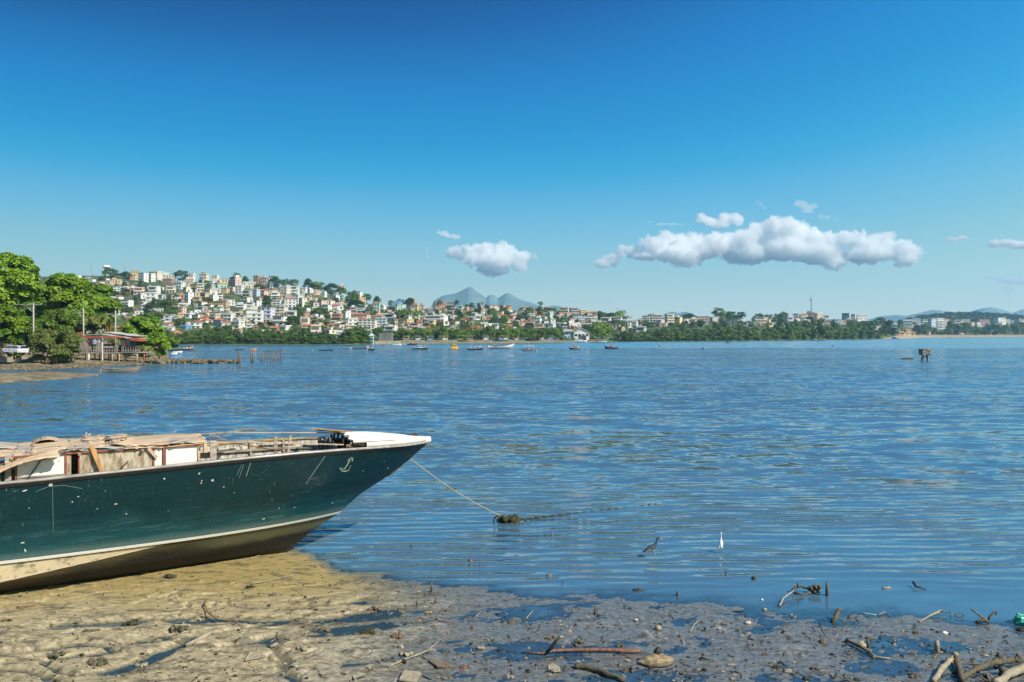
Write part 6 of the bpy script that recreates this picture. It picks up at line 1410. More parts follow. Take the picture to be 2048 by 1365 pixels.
# promenade
for (px, r0, r1, w, k) in [(756, 655, 673, 26, 0), (776, 664, 677, 22, 0), (790, 663, 677, 24, 0), (806, 658, 680, 26, 1), (822, 657, 681, 26, 1), (838, 660, 681, 26, 1), (852, 655, 680, 26, 1), (868, 658, 681, 26, 0), (884, 652, 676, 22, 0), (898, 655, 680, 24, 1), (912, 658, 682, 28, 0), (928, 660, 681, 26, 1), (944, 663, 681, 24, 1),
                          (962, 658, 680, 26, 0), (978, 652, 680, 30, 0), (996, 658, 680, 24, 0), (1008, 650, 678, 28, 0), (1024, 655, 680, 30, 1), (1040, 655, 680, 30, 0), (1058, 656, 680, 30, 1), (1075, 658, 680, 30, 1), (1092, 656, 680, 30, 1), (1108, 654, 680, 28, 1), (1120, 658, 679, 20, 1)]:
    b = lerp(SH, px) - 1.2
    ftree(px, r0, r1, w, (TB, TBr)[k], ('dark promenade tree', 'bright promenade tree')[k], Y=shore_Y(px) + 16 + rn.uniform(-2, 6), base=b, name='promenade_tree', group='trees along the promenade', rs=rn)
for (px, r0, w) in [(745, 656, 14), (800, 648, 14), (868, 645, 14), (906, 640, 14), (916, 643, 13), (936, 636, 15), (948, 640, 14), (958, 643, 12), (926, 645, 12), (880, 648, 13), (985, 645, 14), (1016, 645, 14)]:
    ftree(px, r0, 672, w, TO, 'slender tree', Y=shore_Y(px) + 34, base=lerp(SH, px) - 4, name='casuarina', rs=rn)
# traced hill and shore trees: px, top, bottom, width
HT = [(221, 536, 557, 30), (249, 543, 560, 26), (362, 541, 560, 29), (474, 546, 560, 18), (491, 553, 566, 15), (411, 560, 577, 22), (520, 567, 581, 27), (552, 552, 574, 28), (571, 558, 574, 16), (588, 557, 577, 18), (229, 596, 619, 22), (311, 597, 617, 22), (340, 596, 628, 40), (368, 610, 627, 17), (311, 622, 643, 32), (360, 637, 654, 40),
      (272, 592, 608, 10), (285, 560, 580, 22), (250, 575, 590, 18), (300, 575, 587, 15), (617, 558, 577, 22), (636, 562, 584, 26), (634, 568, 580, 20), (662, 567, 590, 34), (705, 581, 616, 28), (683, 574, 590, 20), (734, 587, 602, 18), (755, 592, 607, 15), (740, 609, 623, 15), (672, 595, 609, 14), (639, 615, 638, 37), (584, 633, 655, 32), (594, 614, 632, 26),
      (533, 590, 606, 16), (534, 602, 614, 20), (816, 618, 645, 48), (836, 622, 636, 16), (820, 596, 602, 20), (781, 600, 609, 12), (520, 645, 657, 16), (629, 640, 650, 12), (646, 638, 650, 12), (624, 600, 613, 12), (615, 588, 600, 12), (713, 600, 622, 30), (430, 655, 668, 30), (300, 606, 640, 26), (395, 600, 612, 14), (440, 600, 612, 18),
      (1008, 614, 628, 18), (960, 612, 626, 10), (972, 609, 617, 9), (944, 606, 616, 12), (934, 608, 616, 10), (914, 600, 607, 9), (985, 616, 632, 24), (1058, 614, 630, 20), (1078, 613, 630, 18), (1095, 615, 629, 22), (1106, 614, 630, 16), (1045, 615, 622, 16), (990, 635, 650, 16), (1008, 630, 645, 18), (1040, 628, 640, 16), (1050, 625, 637, 20), (880, 600, 608, 10),
      (846, 628, 640, 14), (1126, 634, 650, 16), (1112, 630, 645, 14), (915, 617, 632, 14), (925, 626, 640, 12), (1204, 624, 638, 22), (1240, 622, 638, 46), (1218, 626, 638, 26), (1200, 622, 630, 10), (1302, 628, 636, 22), (1376, 627, 641, 30), (1438, 616, 629, 28), (1462, 623, 634, 24), (1482, 624, 632, 20), (1518, 627, 640, 20), (1537, 628, 640, 16), (1552, 628, 642, 14),
      (1569, 624, 642, 17), (1563, 626, 650, 18), (1300, 645, 655, 18), (1290, 640, 650, 14), (1245, 645, 655, 20), (1232, 640, 652, 16), (1752, 638, 655, 14), (1760, 635, 650, 18), (1745, 645, 660, 20), (1780, 640, 656, 18), (1800, 640, 655, 14), (1770, 652, 672, 18), (1785, 655, 672, 22), (1835, 650, 670, 20), (1852, 648, 671, 22), (1868, 655, 671, 14), (1900, 640, 668, 14), (1895, 657, 671, 18),
      (1915, 648, 670, 16), (1930, 645, 668, 24), (1950, 652, 670, 26), (1965, 655, 670, 18), (1990, 648, 670, 22), (2010, 650, 670, 24), (2032, 648, 670, 24), (2045, 644, 668, 20), (2060, 648, 670, 24), (1975, 652, 668, 16), (1880, 663, 671, 12), (1762, 655, 674, 14), (2075, 646, 670, 26)]
for (px, r0, r1, w) in HT:
    r1b = max(r1, r0 + w * .62) + 3 if not (px > 1750 and r1 > 664) else r1
    bright = rn.random() < .25; shore_ = px > 1750 and r1 > 664
    ftree(px, r0, r1b, w, TBr if bright else TD, ('bright green' if bright else 'dark green') + (' bushy' if w > 20 else ' small') + ' tree', Y=(shore_Y(px) + rn.uniform(48, 70)) if shore_ else None, base=r1 + (1.0 if not shore_ else 1.4), rs=rn)
n = 0; tries = 0
while n < 260 and tries < 6000:
    tries += 1; px = rn.uniform(70, 1210) if rn.random() < .75 else rn.uniform(1210, 2060); cr = lerp(CR, px); row = rn.uniform(cr + 2, 676 if px < 740 else (668 if px < 1200 else 656))
    if any(abs(px - a) < 8 and -9 < row - b < 4 for a, b in occ): continue
    w = rn.uniform(9, 21); h = rn.uniform(8, 13); n += 1; row0 = row
    bright = rn.random() < .3; ftree(px, row - h, row + 3, w, TB if bright else TD, ('green' if bright else 'dark') + ' slope tree', base=row, rs=rn, name='slope_tree', group='trees among the houses')
for (px, r0, h, s, lab) in [(966, 602, 15, 1, 'tall lone palm standing against the distant mountains'), (540, 551, 9, .8, 'small palm on the crest beside a brick house'), (1081, 604, 14, 0, 'tall lone tree on the crest right of the distant mountains'), (686, 618, 22, .7, 'palm rising from the houses left of the school block')]:
    Y = hill_at_py(px, r0 + h); c = at(px, r0, Y); gz = CAMZ + (HZ - r0 - h) / F * Y; t_ = thing('palm' if s else 'tree', lab, 'palm' if s else 'tree', (c.x, Y, gz)); H_ = c.z - gz
    if s:
        MB().tube([(0, 0, -1), (0, 0, H_ * .85)], .22, 6).build('trunk', bark, t_, True); V, Fc = fronds(11, 2.9 * s, .9, .5, 4); obj('fronds', mesh_np('fronds', V, Fc, lf_dark), t_, (0, 0, H_ * .85))
    else:
        MB().tube([(0, 0, -1), (0, 0, H_ * .7)], .3, 6).build('trunk', bark, t_, True); o = obj('crown', TD[1], t_, (0, 0, H_ * .75)); o.scale = (3.2, 3.2, 2.4)
finish_labels(TREES)
# scrub between the houses: ground cover nobody could count
rs_ = np.random.RandomState(5); cs, rr, ct = [], [], []
for i in range(4200):
    px = rs_.uniform(-100, 2150); Y = shore_Y(px) + (crest_Y(px) - shore_Y(px)) * rs_.uniform(.03, 1.01)
    cs.append(((px - 1024) / F * Y, Y, hill_z(px, Y) + .3)); rr.append(rs_.uniform(.9, 2.4)); ct.append(26)
V, Fc = leaf_cloud(cs, rr, ct, .55, 9); tag(obj('undergrowth', mesh_np('undergrowth', V, Fc, leafmat('leaves_scrub', (.10, .15, .035), (.045, .08, .022), scale=.05))), kind='stuff')

# ------------------------------------------------------------------ shore structures
shed_Y = shore_Y(1150) + 20; c = at(1163, 682, shed_Y); sh_ = thing('boat_shed', 'pale gabled boat shed with blue side wing on the far shore', 'boat shed', (c.x, shed_Y, 1.2)); sc_ = shed_Y / F
wv_, hv_ = 31 * sc_, 18 * sc_; gx = 8 * sc_
MB().prism([(-wv_ / 2, -1), (wv_ / 2, -1), (wv_ / 2, hv_ * .85), (0, hv_ * 1.28), (-wv_ / 2, hv_ * .85)], 0, 14).build('wall', HM['white'], sh_)
rf = MB(); rf.prism([(-wv_ / 2 - .5, hv_ * .80), (0, hv_ * 1.29), (wv_ / 2 + .5, hv_ * .80), (wv_ / 2 + .5, hv_ * .84), (0, hv_ * 1.35), (-wv_ / 2 - .5, hv_ * .84)], -.6, 14.3); rf.build('roof', fc_m, sh_)
MB().box(-wv_ / 2 - 23 * sc_, -wv_ / 2, 1.5, 13, 3.2, hv_ * .88).build('side_wing', HM['blue'], sh_); MB().box(-wv_ / 2 - 23 * sc_, -wv_ / 2, 1.2, 13, -1, 3.2).build('side_wing_base', HM['pale blue'], sh_)
MB().add([(-wv_ / 2 - 24 * sc_, 1, hv_ * .9), (-wv_ / 2, 1, hv_ * .95), (-wv_ / 2, 13, hv_ * 1.2), (-wv_ / 2 - 16 * sc_, 13, hv_ * 1.2)], [(0, 1, 2, 3)]).build('side_roof', fc_m, sh_)
for i in range(4): part('window', win_me, sh_, (-wv_ * .36 + i * wv_ * .24, 0, hv_ * .52), (1.8, .1, 1.4)); part('window', win_me, sh_, (-wv_ / 2 - (3 + i * 5.2) * sc_, 1.5, hv_ * .66), (1.2, .1, 1.2))
MB().box(-wv_ * .2, wv_ * .3, -.05, .02, -.5, 2.4).build('door', winm, sh_)
q0, q1 = at(747, 0, shore_Y(770) - 6), at(800, 0, shore_Y(770) - 6)
box_thing('quay_wall', 'low beige quay wall behind the moored boats left of the promenade', 'wall', mat('quay_beige', (.52, .46, .32), .85, scale=.4), q0.x, q1.x, q0.y, q0.y + 2, -1, 1.5)
box_thing('waterfront_building', 'plain dark grey building on the quay behind the beige wall', 'building', mat('dark_render', (.20, .20, .19), .9, scale=.6), q0.x + 1, q0.x + 7.5, q0.y + 9, q0.y + 15, .5, 5.4)
for i, (a, b) in enumerate(((800, 850), (852, 915), (917, 985), (987, 1050), (1052, 1118))):
    Yq = shore_Y((a + b) / 2) + 10; p0, p1 = at(a, 0, Yq), at(b, 0, Yq)
    box_thing('promenade_wall', 'low stone promenade wall under the trees, %s stretch from left' % ordinal(i), 'wall', mat('promenade_stone', (.40, .37, .29), .9, scale=.7, col2=(.20, .19, .14)), p0.x, p1.x, Yq, Yq + .5, .6, 1.7)['group'] = 'promenade walls'
for i, px in enumerate((812, 836, 861, 890, 921, 940, 972, 1003, 1012, 1033, 1064, 1083, 1101)):
    Yq = shore_Y(px) + 12; p0 = at(px, 0, Yq); t_ = thing('beach_stall', 'small stall with pale awning under the promenade trees, %s from left' % ordinal(i), 'stall', (p0.x, Yq, 1.6), 0, 'stalls along the promenade')
    MB().box(-1.2, 1.2, 0, 1.6, 0, 1.2).build('counter', HM[(Bk, W, Bl, Cc, Or)[i % 5]], t_); MB().box(-1.6, 1.6, -.5, 2, 2.1, 2.25).build('awning', HM[(W, PB, W, Yl)[i % 4]], t_)
    for a in (-1.4, 1.4): MB().box(a - .05, a + .05, -.3, -.2, 0, 2.1).build('post', bandm, t_)
Yq = shore_Y(1196) - 3; p0, p1 = at(1177, 0, Yq), at(1216, 0, Yq); ld = thing('landing_stage', 'brown wooden landing stage right of the boat shed', 'landing stage', (p0.x, Yq, 0))
MB().box(0, p1.x - p0.x, 0, 6, 1.1, 1.4).build('deck', plank_m, ld)
for i in range(9): MB().tube([((p1.x - p0.x) * i / 8.2 + .2, .2, -.5), ((p1.x - p0.x) * i / 8.2 + .2, .2, 1.1)], .2, 6).build('pile', pile_m, ld)
Yq = shore_Y(742) + 2; c = at(743, 661, Yq); mo_ = thing('shrine', 'small pale-blue shrine with a cross on the quay, right of the layered tree', 'shrine', (c.x, Yq, .4))
MB().box(-1.0, 1.0, -1, 1, -.8, 3.6).build('wall', HM['pale blue'], mo_); MB().add([(-1.3, -1.3, 3.6), (1.3, -1.3, 3.6), (1.3, 1.3, 3.6), (-1.3, 1.3, 3.6), (0, 0, c.z - 1.6)], [(0, 1, 4), (1, 2, 4), (2, 3, 4), (3, 0, 4), (3, 2, 1, 0)]).build('spire', HM['pale blue'], mo_)
k = MB(); k.box(-.08, .08, -.08, .08, c.z - 2, c.z); k.box(-.5, .5, -.07, .07, c.z - .8, c.z - .65); k.build('cross', HM['white'], mo_)

# water tower, masts
Yq = crest_Y(213) - 8; c = at(213, 530, Yq); gz = hill_z(213, Yq); wt = thing('water_tower', 'round bowl-topped water tower above the crest trees', 'water tower', (c.x, Yq, gz - 1)); H_ = c.z - gz; s = Yq / F
MB().tube([(0, 0, 0), (0, 0, H_ - 4 * s)], 1.4, 10).build('column', HM['white'], wt, True)
MB().tube([(0, 0, H_ - 7 * s), (0, 0, H_ - 4.6 * s), (0, 0, H_ - 2.8 * s), (0, 0, H_ - 1.2 * s), (0, 0, H_ + .5)], [1.6, 5.6 * s, 7.6 * s, 7.2 * s, 4.5 * s], 18).build('tank', HM['white'], wt, True)
MB().tube([(0, 0, H_ - 3.4 * s), (0, 0, H_ - 2.5 * s)], 7.8 * s, 18).build('band', HM['pink'], wt, True)
def mast(label, px, r0, r1, lean=0, arms=(), r=.22, Y=None):
    Y = Y or hill_at_py(px, r1) ; c = at(px, r0, Y); gz = hill_z(px, Y) - 1; t_ = thing('antenna_mast', label, 'antenna mast', (c.x, Y, gz), 0, 'antenna masts on the skyline'); H_ = c.z - gz
    mb = MB(); n = 14
    for k in range(3):
        a = 2.09 * k; mb.tube([(lean + math.cos(a) * r * 2.2, math.sin(a) * r * 2.2, 0), (math.cos(a) * r * .7, math.sin(a) * r * .7, H_ * .93)], r * .5, 4)
    mb.tube([(0, 0, H_ * .9), (0, 0, H_)], r * .5, 4)
    for i in range(n):
        z = H_ * .92 * i / n; q = lean * (1 - i / n); w = r * (2.2 - 1.5 * i / n)
        mb.beam((q - w, 0, z), (q + w, 0, z + H_ * .06), r * .35)
    mb.build('lattice', metal_m, t_)
    for (f, w) in arms: MB().box(-w, w, -w, w, H_ * f - .9, H_ * f + .9).build('antenna_ring', metal_m, t_)
mast('tall lattice antenna mast rising above the far houses on the right', 1622, 591, 640, .9, ((.82, 1.3),), .42)
mast('thin antenna mast on the crest left of the water tower', 183, 519, 556, 0, (), .16); mast('thin antenna mast on the crest right of the water tower', 247, 524, 556, 0, (), .15); mast('shorter twin mast beside the thin mast right of the tower', 250.5, 529, 556, 0, (), .15)
mast('short mast on the round dark tree hill', 1235, 615, 639, 0, ((.9, .5),), .22)

# ------------------------------------------------------------------ wooded ridge far right
V = []; pxs2 = np.arange(1690, 2500, 8.0); CR2 = [(1690, 662), (1780, 652), (1815, 641), (1850, 634), (1880, 632), (1895, 629), (1930, 630), (1960, 629), (2000, 632), (2048, 635), (2200, 640), (2500, 655)]
for px in pxs2:
    for k, (Y, f) in enumerate(((1550, 0), (1700, .45), (1850, .85), (1950, 1), (2100, .9), (2500, .1))): V.append(((px - 1024) / F * Y, Y, (CAMZ + (HZ + 1 - lerp(CR2, px)) / F * 1950) * f))
tag(obj('wooded_ridge', mesh_np('wooded_ridge', np.array(V), grid_faces(len(pxs2), 6), hillm, True)), kind='structure')
cs, rr, ct = [], [], []
for i in range(2300):
    px = rs_.uniform(1700, 2450); Y = rs_.uniform(1600, 1990); f = np.interp(Y, [1550, 1700, 1850, 1950, 2100], [0, .45, .85, 1, .9]); r = rs_.uniform(3.5, 6.5)
    cs.append(((px - 1024) / F * Y, Y, (CAMZ + (HZ + 1 - lerp(CR2, px)) / F * 1950) * f + r * .4)); rr.append(r); ct.append(30)
c = at(1898, 626, 1950); cs += [(c.x, 1950, c.z - 3), (c.x + 8, 1950, c.z - 6), (c.x - 8, 1950, c.z - 6)]; rr += [9, 8, 8]; ct += [120, 90, 90]
V, Fc = leaf_cloud(cs, rr, ct, 1.7, 10); tag(obj('far_woods', mesh_np('far_woods', V, Fc, leafmat('leaves_far', (.05, .09, .03), (.025, .05, .02), scale=.02))), kind='stuff')
# ------------------------------------------------------------------ driftwood, stones and litter on the flat
drift = mat('driftwood', (0.20, 0.16, 0.11), 0.9, scale=14, col2=(0.09, 0.07, 0.045), bump=.6, bscale=45); drift_p = mat('driftwood_pale', (0.36, 0.31, 0.22), 0.85, scale=14, col2=(0.22, 0.18, 0.12), bump=.4, bscale=40)
drift_r = mat('driftwood_reddish', (0.26, 0.13, 0.08), 0.6, scale=18, col2=(0.10, 0.055, 0.035)); muddy = mat('mud_caked_wood', (0.17, 0.145, 0.095), 0.9, scale=22, col2=(0.06, 0.05, 0.035), bump=1.0, bscale=50); blackw = mat('sodden_black_wood', (0.035, 0.03, 0.022), 0.55, scale=12)
def gp(px, py, z=0.0):
    Y = ground_y(py); X = (px - 1024) / F * Y; return Vector((X, Y, max(mz(X, Y), 0.0 if z < 0.02 else -.02) + z))
def stick(label, pts, r, m=None, name='stick', cat='stick', r1=None, group='driftwood on the mud flat', knots=0, sub=None, n=7):
    """pts: (px, py) or (px, py, height) on the ground rows"""
    m = m or drift; r = r * .8; r1 = r1 * .8 if r1 else r1; P_ = [gp(p[0], p[1], 0) + Vector((0, 0, p[2] if len(p) > 2 else r * .5)) for p in pts]; o0 = P_[0].copy(); rn = random.Random(int(pts[0][0]))
    F_ = []
    for a, b in zip(P_[:-1], P_[1:]):
        k = max(2, int((b - a).length / .10))
        for i in range(k): q = a.lerp(b, i / k); F_.append(q + Vector((rn.uniform(-1, 1), rn.uniform(-1, 1), rn.uniform(-.5, .5))) * r * .45 - o0)
    F_.append(P_[-1] - o0); N_ = len(F_); r1 = r * .55 if r1 is None else r1
    o = MB().tube(F_, [(r + (r1 - r) * i / (N_ - 1)) * rn.uniform(.82, 1.2) for i in range(N_)], n).build(name, m, None, True, o0)
    tag(o, label, cat, group)
    for q in (sub or []):
        if isinstance(q[0], str): q = (*q,)
    return o
def upright(label, px, top, base, r, m=None, lean=0, name='stick', cat='stick'):
    g = gp(px, base); Y = g.y; h = (base - top) / F * Y
    o = MB().tube([(0, 0, -.08), (lean * .4, 0, h * .5), (lean, .0, h)], [r, r * .95, r * .7], 7).build(name, m or drift, None, True, g); return tag(o, label, cat, 'driftwood on the mud flat')
def lump(label, px, py, rx, ry, rz, m, name='stone', cat='stone', group='stones and lumps on the flat', rough=.25, seed=None, z=0.0):
    g = gp(px, py, z); o = MB().blob((0, 0, 0), (rx, ry, rz), seed or int(px), 12, 8, rough).build(name, m, None, True, g); return tag(o, label, cat, group)
# long branch with its thin upward stick
br = thing('fallen_branch', 'long reddish branch lying across the wet mud', 'branch', gp(1160, 1308, 0)); o0 = br.location
def loc(px, py, z): return gp(px, py, 0) + Vector((0, 0, z)) - o0
b = MB(); b.tube([loc(1043, 1309, .03), loc(1085, 1311, .03), loc(1110, 1308, .05), loc(1160, 1306, .045), loc(1215, 1307, .05), loc(1262, 1309, .04), loc(1284, 1308, .03)], [.012, .02, .024, .03, .032, .036, .02], 8); b.build('branch', drift_r, br, True)
b = MB(); b.tube([loc(1090, 1311, .02), loc(1104, 1311, .12), loc(1110, 1311, .20), loc(1119, 1312, .29)], [.02, .03, .028, .018], 7); b.build('side_branch', blackw, br, True)
b = MB(); b.tube([loc(1230, 1307, .05), loc(1250, 1314, .02), loc(1262, 1320, .01)], [.014, .01, .006], 6); b.build('twig', drift_r, br, True)
hs_ = thing('palm_sheath', 'curled brown palm sheath at the thick end of the reddish branch', 'palm sheath', gp(1312, 1330, 0)); V = []
for i in range(22):
    for j in range(9):
        u, v = i / 21 * 2 - 1, j / 8; w = (1 - abs(u) ** 2.2)
        V.append((u * .30 + .02 * v, (v - .5) * .26 * w + .03 * u, .035 + .10 * w * math.sin(v * 2.6) ** .8 + .012 * math.sin(u * 14 + v * 5)))
o = obj('sheath', mesh_np('sheath', np.array(V), grid_faces(22, 9), mat('palm_sheath', (.36, .28, .16), .8, scale=18, col2=(.12, .085, .05), stretch=(.3, 3, 2)), True), hs_); sl = o.modifiers.new('s', 'SOLIDIFY'); sl.thickness = .012
MB().tube([(-.26, -.03, .03), (-.1, -.11, .02), (.12, -.11, .03), (.27, -.02, .04)], [.02, .035, .032, .016], 8).build('rim', drift, hs_, True)
MB().tube([(.0, .06, .08), (.03, .08, .15), (.07, .09, .21)], [.045, .05, .035], 8).build('stub', blackw, hs_, True)
stick('thick dark rotten log half sunk in front of the reddish branch', [(1147, 1338, .03), (1172, 1340, .04), (1205, 1350, .05), (1248, 1366, .03)], .055, muddy, 'log', 'log', .045, n=9)
stick('dark curved stick arching over the brown mud, crossing a wet channel', [(411, 1214, .02), (409, 1222, .05), (415, 1236, .09), (434, 1247, .07), (458, 1254, .04), (478, 1258, .03), (494, 1263, .03)], .018, drift_r)
stick('thin loop of twig beside the end of the dark curved stick', [(470, 1256, .02), (476, 1250, .06), (490, 1249, .07), (502, 1254, .03)], .008, drift)
stick('pale bent stick on the grey mud left of the reddish branch', [(776, 1340, .02), (808, 1328, .03), (842, 1314, .03), (858, 1305, .04), (878, 1286, .03)], .017, drift_p)
stick('pale straight stick lying near the hull on the yellowish mud', [(500, 1178, .02), (548, 1169, .02), (596, 1158, .02)], .014, drift_p)
stick('short pale stick close under the bow', [(500, 1125, .02), (523, 1115, .02)], .014, drift_p)
stick('thick pale piece of bamboo beside the wet channels', [(372, 1297, .03), (421, 1280, .04)], .045, drift_p, 'bamboo', 'bamboo', .04, n=10)
stick('short round can-like log section on the mud', [(540, 1298, .03), (556, 1294, .03)], .032, drift_p, 'log', 'log', .032, n=10)
stick('thin white stick flat on the left part of the mud', [(217, 1240, .015), (252, 1233, .015)], .010, drift_p)
stick('reddish stick end lying at the left edge of the mud', [(33, 1227, .03), (48, 1226, .03), (74, 1223, .03)], .020, drift_r)
upright('muddy upright stake where mud meets shallow water', 863, 1166, 1187, .020, muddy); upright('dark leaning stub right of the muddy upright stake', 868, 1197, 1212, .020, drift, .06)
upright('short thin dark stub left of the muddy upright stake', 833, 1204, 1215, .012, blackw); upright('leaning stub standing in grey mud above the palm sheath', 1189, 1212, 1231, .022, drift, .04)
upright('thin dark stake standing in the rippled shallows', 1124, 1159, 1172, .007, blackw); upright('short dark twig poking from the water under the bow rope', 960, 1125, 1134, .008, blackw, -.01)
upright('thin forked twig poking from the water below the egret', 1450, 1139, 1152, .010, blackw, .03); upright('stubby wet stake left of the root tangle', 1355, 1183, 1192, .03, muddy)
upright('stout dark stake standing right of the root tangle', 1654, 1165, 1192, .032, muddy)
stick('pale curved stick rising from the shallows below the root tangle', [(1558, 1214, .02), (1566, 1203, .06), (1576, 1197, .07), (1587, 1190, .08)], .024, drift_p, r1=.018)
stick('thin pale stick half in the film of water, centre of the flat', [(1380, 1268, .02), (1388, 1255, .03), (1396, 1245, .03)], .014, drift_p)
stick('short flat dark bar of wood right of the palm sheath', [(1401, 1320, .03), (1432, 1327, .02)], .022, drift)
stick('thin dark twig flat on the grey mud above the long branch', [(1155, 1243, .02), (1190, 1246, .02)], .009, blackw)
stick('fine reddish twig flat on the mud, middle of the flat', [(875, 1247, .015), (903, 1248, .015)], .010, drift_r)
stick('pale splinter on the grey mud left of the leaning stub', [(1052, 1240, .02), (1066, 1225, .03)], .013, drift_p)
stick('curved pale stick against the shallow pool near the stake', [(952, 1235, .015), (965, 1221, .02)], .010, drift_p)
stick('thin pale stick arched in the film of water beside the stake', [(775, 1172, .01), (760, 1167, .04), (786, 1163, .03)], .009, drift_p)
# root tangle in the water
rt_ = thing('root_tangle', 'black ring-shaped root tangle lying in the shallows', 'roots', gp(1605, 1187)); s = ground_y(1187) / F; rg = MB(); pts = []
for a in np.linspace(0, 6.283, 22): pts.append(((-2 + 17 * math.cos(a)) * s, .10 * math.sin(a), (.055 + .045 * math.sin(a) + .012 * math.sin(a * 5))))
rg.tube(pts, [.022 + .007 * math.sin(i * 2.1) for i in range(22)], 7); rg.build('root_ring', muddy, rt_, True)
k = MB(); rn = random.Random(6)
for i in range(22): k.blob(((24 + rn.uniform(-9, 9)) * s, rn.uniform(-.05, .05), rn.uniform(.02, .13)), rn.uniform(.02, .045), i, 7, 5, .35)
k.build('root_clump', muddy, rt_, True)
for (x0, z0, x1, z1) in ((-8, .10, -9, .20), (14, .08, 38, .14), (18, .1, 32, .02), (26, .02, 22, -.04), (20, .12, 36, .15)): MB().tube([(x0 * s, 0, z0), ((x0 + x1) / 2 * s, .02, (z0 + z1) / 2 + .015), (x1 * s, 0, z1)], [.022, .016, .012], 6).build('root', muddy, rt_, True)
stick('mud-caked knobbly stump leaning in the shallows, right part', [(1664, 1246, 0), (1670, 1243, .08), (1676, 1240, .15), (1683, 1240, .19)], .052, muddy, 'stump', 'stump', .04, n=9)
stick('bent stick with an elbow beside the knobbly stump', [(1681, 1252, .12), (1697, 1252, .02), (1684, 1262, .01)], .016, drift)
stick('black V-shaped twig, one of two right of the elbow stick', [(1708, 1234, .09), (1696, 1238, .0), (1711, 1245, -.01)], .013, blackw); stick('smaller black V-shaped twig, farther from the elbow stick', [(1720, 1236, .08), (1711, 1239, .0), (1722, 1246, -.01)], .013, blackw)
stick('strip of pale turquoise plastic floating behind the black twigs', [(1725, 1228, .012), (1740, 1230, .014), (1753, 1232, .012)], .013, mat('turquoise_plastic', (.35, .62, .55), .4, scale=8), 'plastic_strip', 'litter')
stick('tan twig beyond the turquoise strip', [(1756, 1232, .02), (1772, 1228, .03), (1781, 1233, .01)], .012, drift_p)
stick('spear-shaped pale driftwood pointing into the shallows', [(1838, 1246, .0), (1860, 1236, .04), (1882, 1229, .06)], .010, drift_p, r1=.030)
stick('dark arched root at the head of the spear-shaped wood', [(1882, 1232, .08), (1893, 1232, .05), (1900, 1232, .09), (1902, 1236, .0)], .018, muddy)
pts = [(1908 + 11 + 9 * math.cos(a), 1235, .035 + .03 * math.sin(a)) for a in np.linspace(0, 6.28, 12)]; stick('small dark ring of root right of the arched root', pts, .009, muddy, r1=.009)
dw = thing('forked_driftwood', 'forked dark driftwood with three raised arms near the right edge', 'driftwood', gp(1968, 1246)); s = ground_y(1246) / F
for (pp, r) in (([(8, 0, .02), (-2, 0, .08), (-14, 0, .16), (-26, 0, .235)], .020), ([(8, 0, .02), (14, .03, .10), (22, .03, .17), (27, .03, .20), (26, .03, .12)], .022), ([(-16, -.02, .01), (0, 0, .05), (10, 0, .02)], .032), ([(6, 0, .03), (-2, .02, .09), (-6, .02, .12)], .014)):
    MB().tube([(p[0] * s, p[1], p[2]) for p in pp], [r * (1 - .12 * i) for i in range(len(pp))], 7).build('limb', drift if r != .032 else muddy, dw, True)
bag = thing('plastic_bag', 'crumpled green plastic bag at the right edge of the water', 'plastic bag', gp(2046, 1248)); k = MB(); k.blob((0, 0, .06), (.15, .12, .10), 7, 14, 10, .2); k.blob((-.06, 0, .12), (.07, .06, .06), 9, 10, 7, .3); k.build('bag', mat('green_plastic', (.08, .52, .36), .3, scale=9, col2=(.03, .28, .20), spec=.6), bag, False)
lump('dark round lump just below the green plastic bag', 2044, 1262, .09, .07, .05, blackw, 'stone')
stick('straight dark log with a paler tip lying right of the stump', [(1692, 1286, .04), (1715, 1297, .05), (1742, 1309, .04)], .040, drift, 'log', 'log', .034, n=9)
stick('pale root continuing from the end of the dark log', [(1742, 1312, .03), (1752, 1318, .03), (1782, 1319, .01)], .022, drift_p)
lump('pale barnacled stone on the mud beside the dark log', 1723, 1292, .075, .05, .07, mat('pale_stone', (.40, .37, .27), .9, scale=18, col2=(.18, .16, .1)), 'stone'); upright('small dark stub behind the pale barnacled stone', 1737, 1279, 1298, .022, muddy, -.02)
upright('cut pale stump standing near the thin crossed twigs', 1874, 1282, 1305, .042, drift_p, 0, 'stump', 'stump')
stick('thin dark twig leaning across in front of the cut stump', [(1852, 1298, .06), (1872, 1302, .05), (1898, 1308, .03)], .009, blackw); stick('thin upright twig right of the cut stump', [(1893, 1328, .01), (1894, 1318, .10), (1898, 1316, .22)], .012, drift)
stick('bent twig on the mud below the knobbly stump', [(1637, 1256, .12), (1645, 1272, .06), (1652, 1278, .02)], .015, blackw); lump('muddy lump under the bent twig', 1645, 1286, .06, .05, .06, muddy, 'stone')
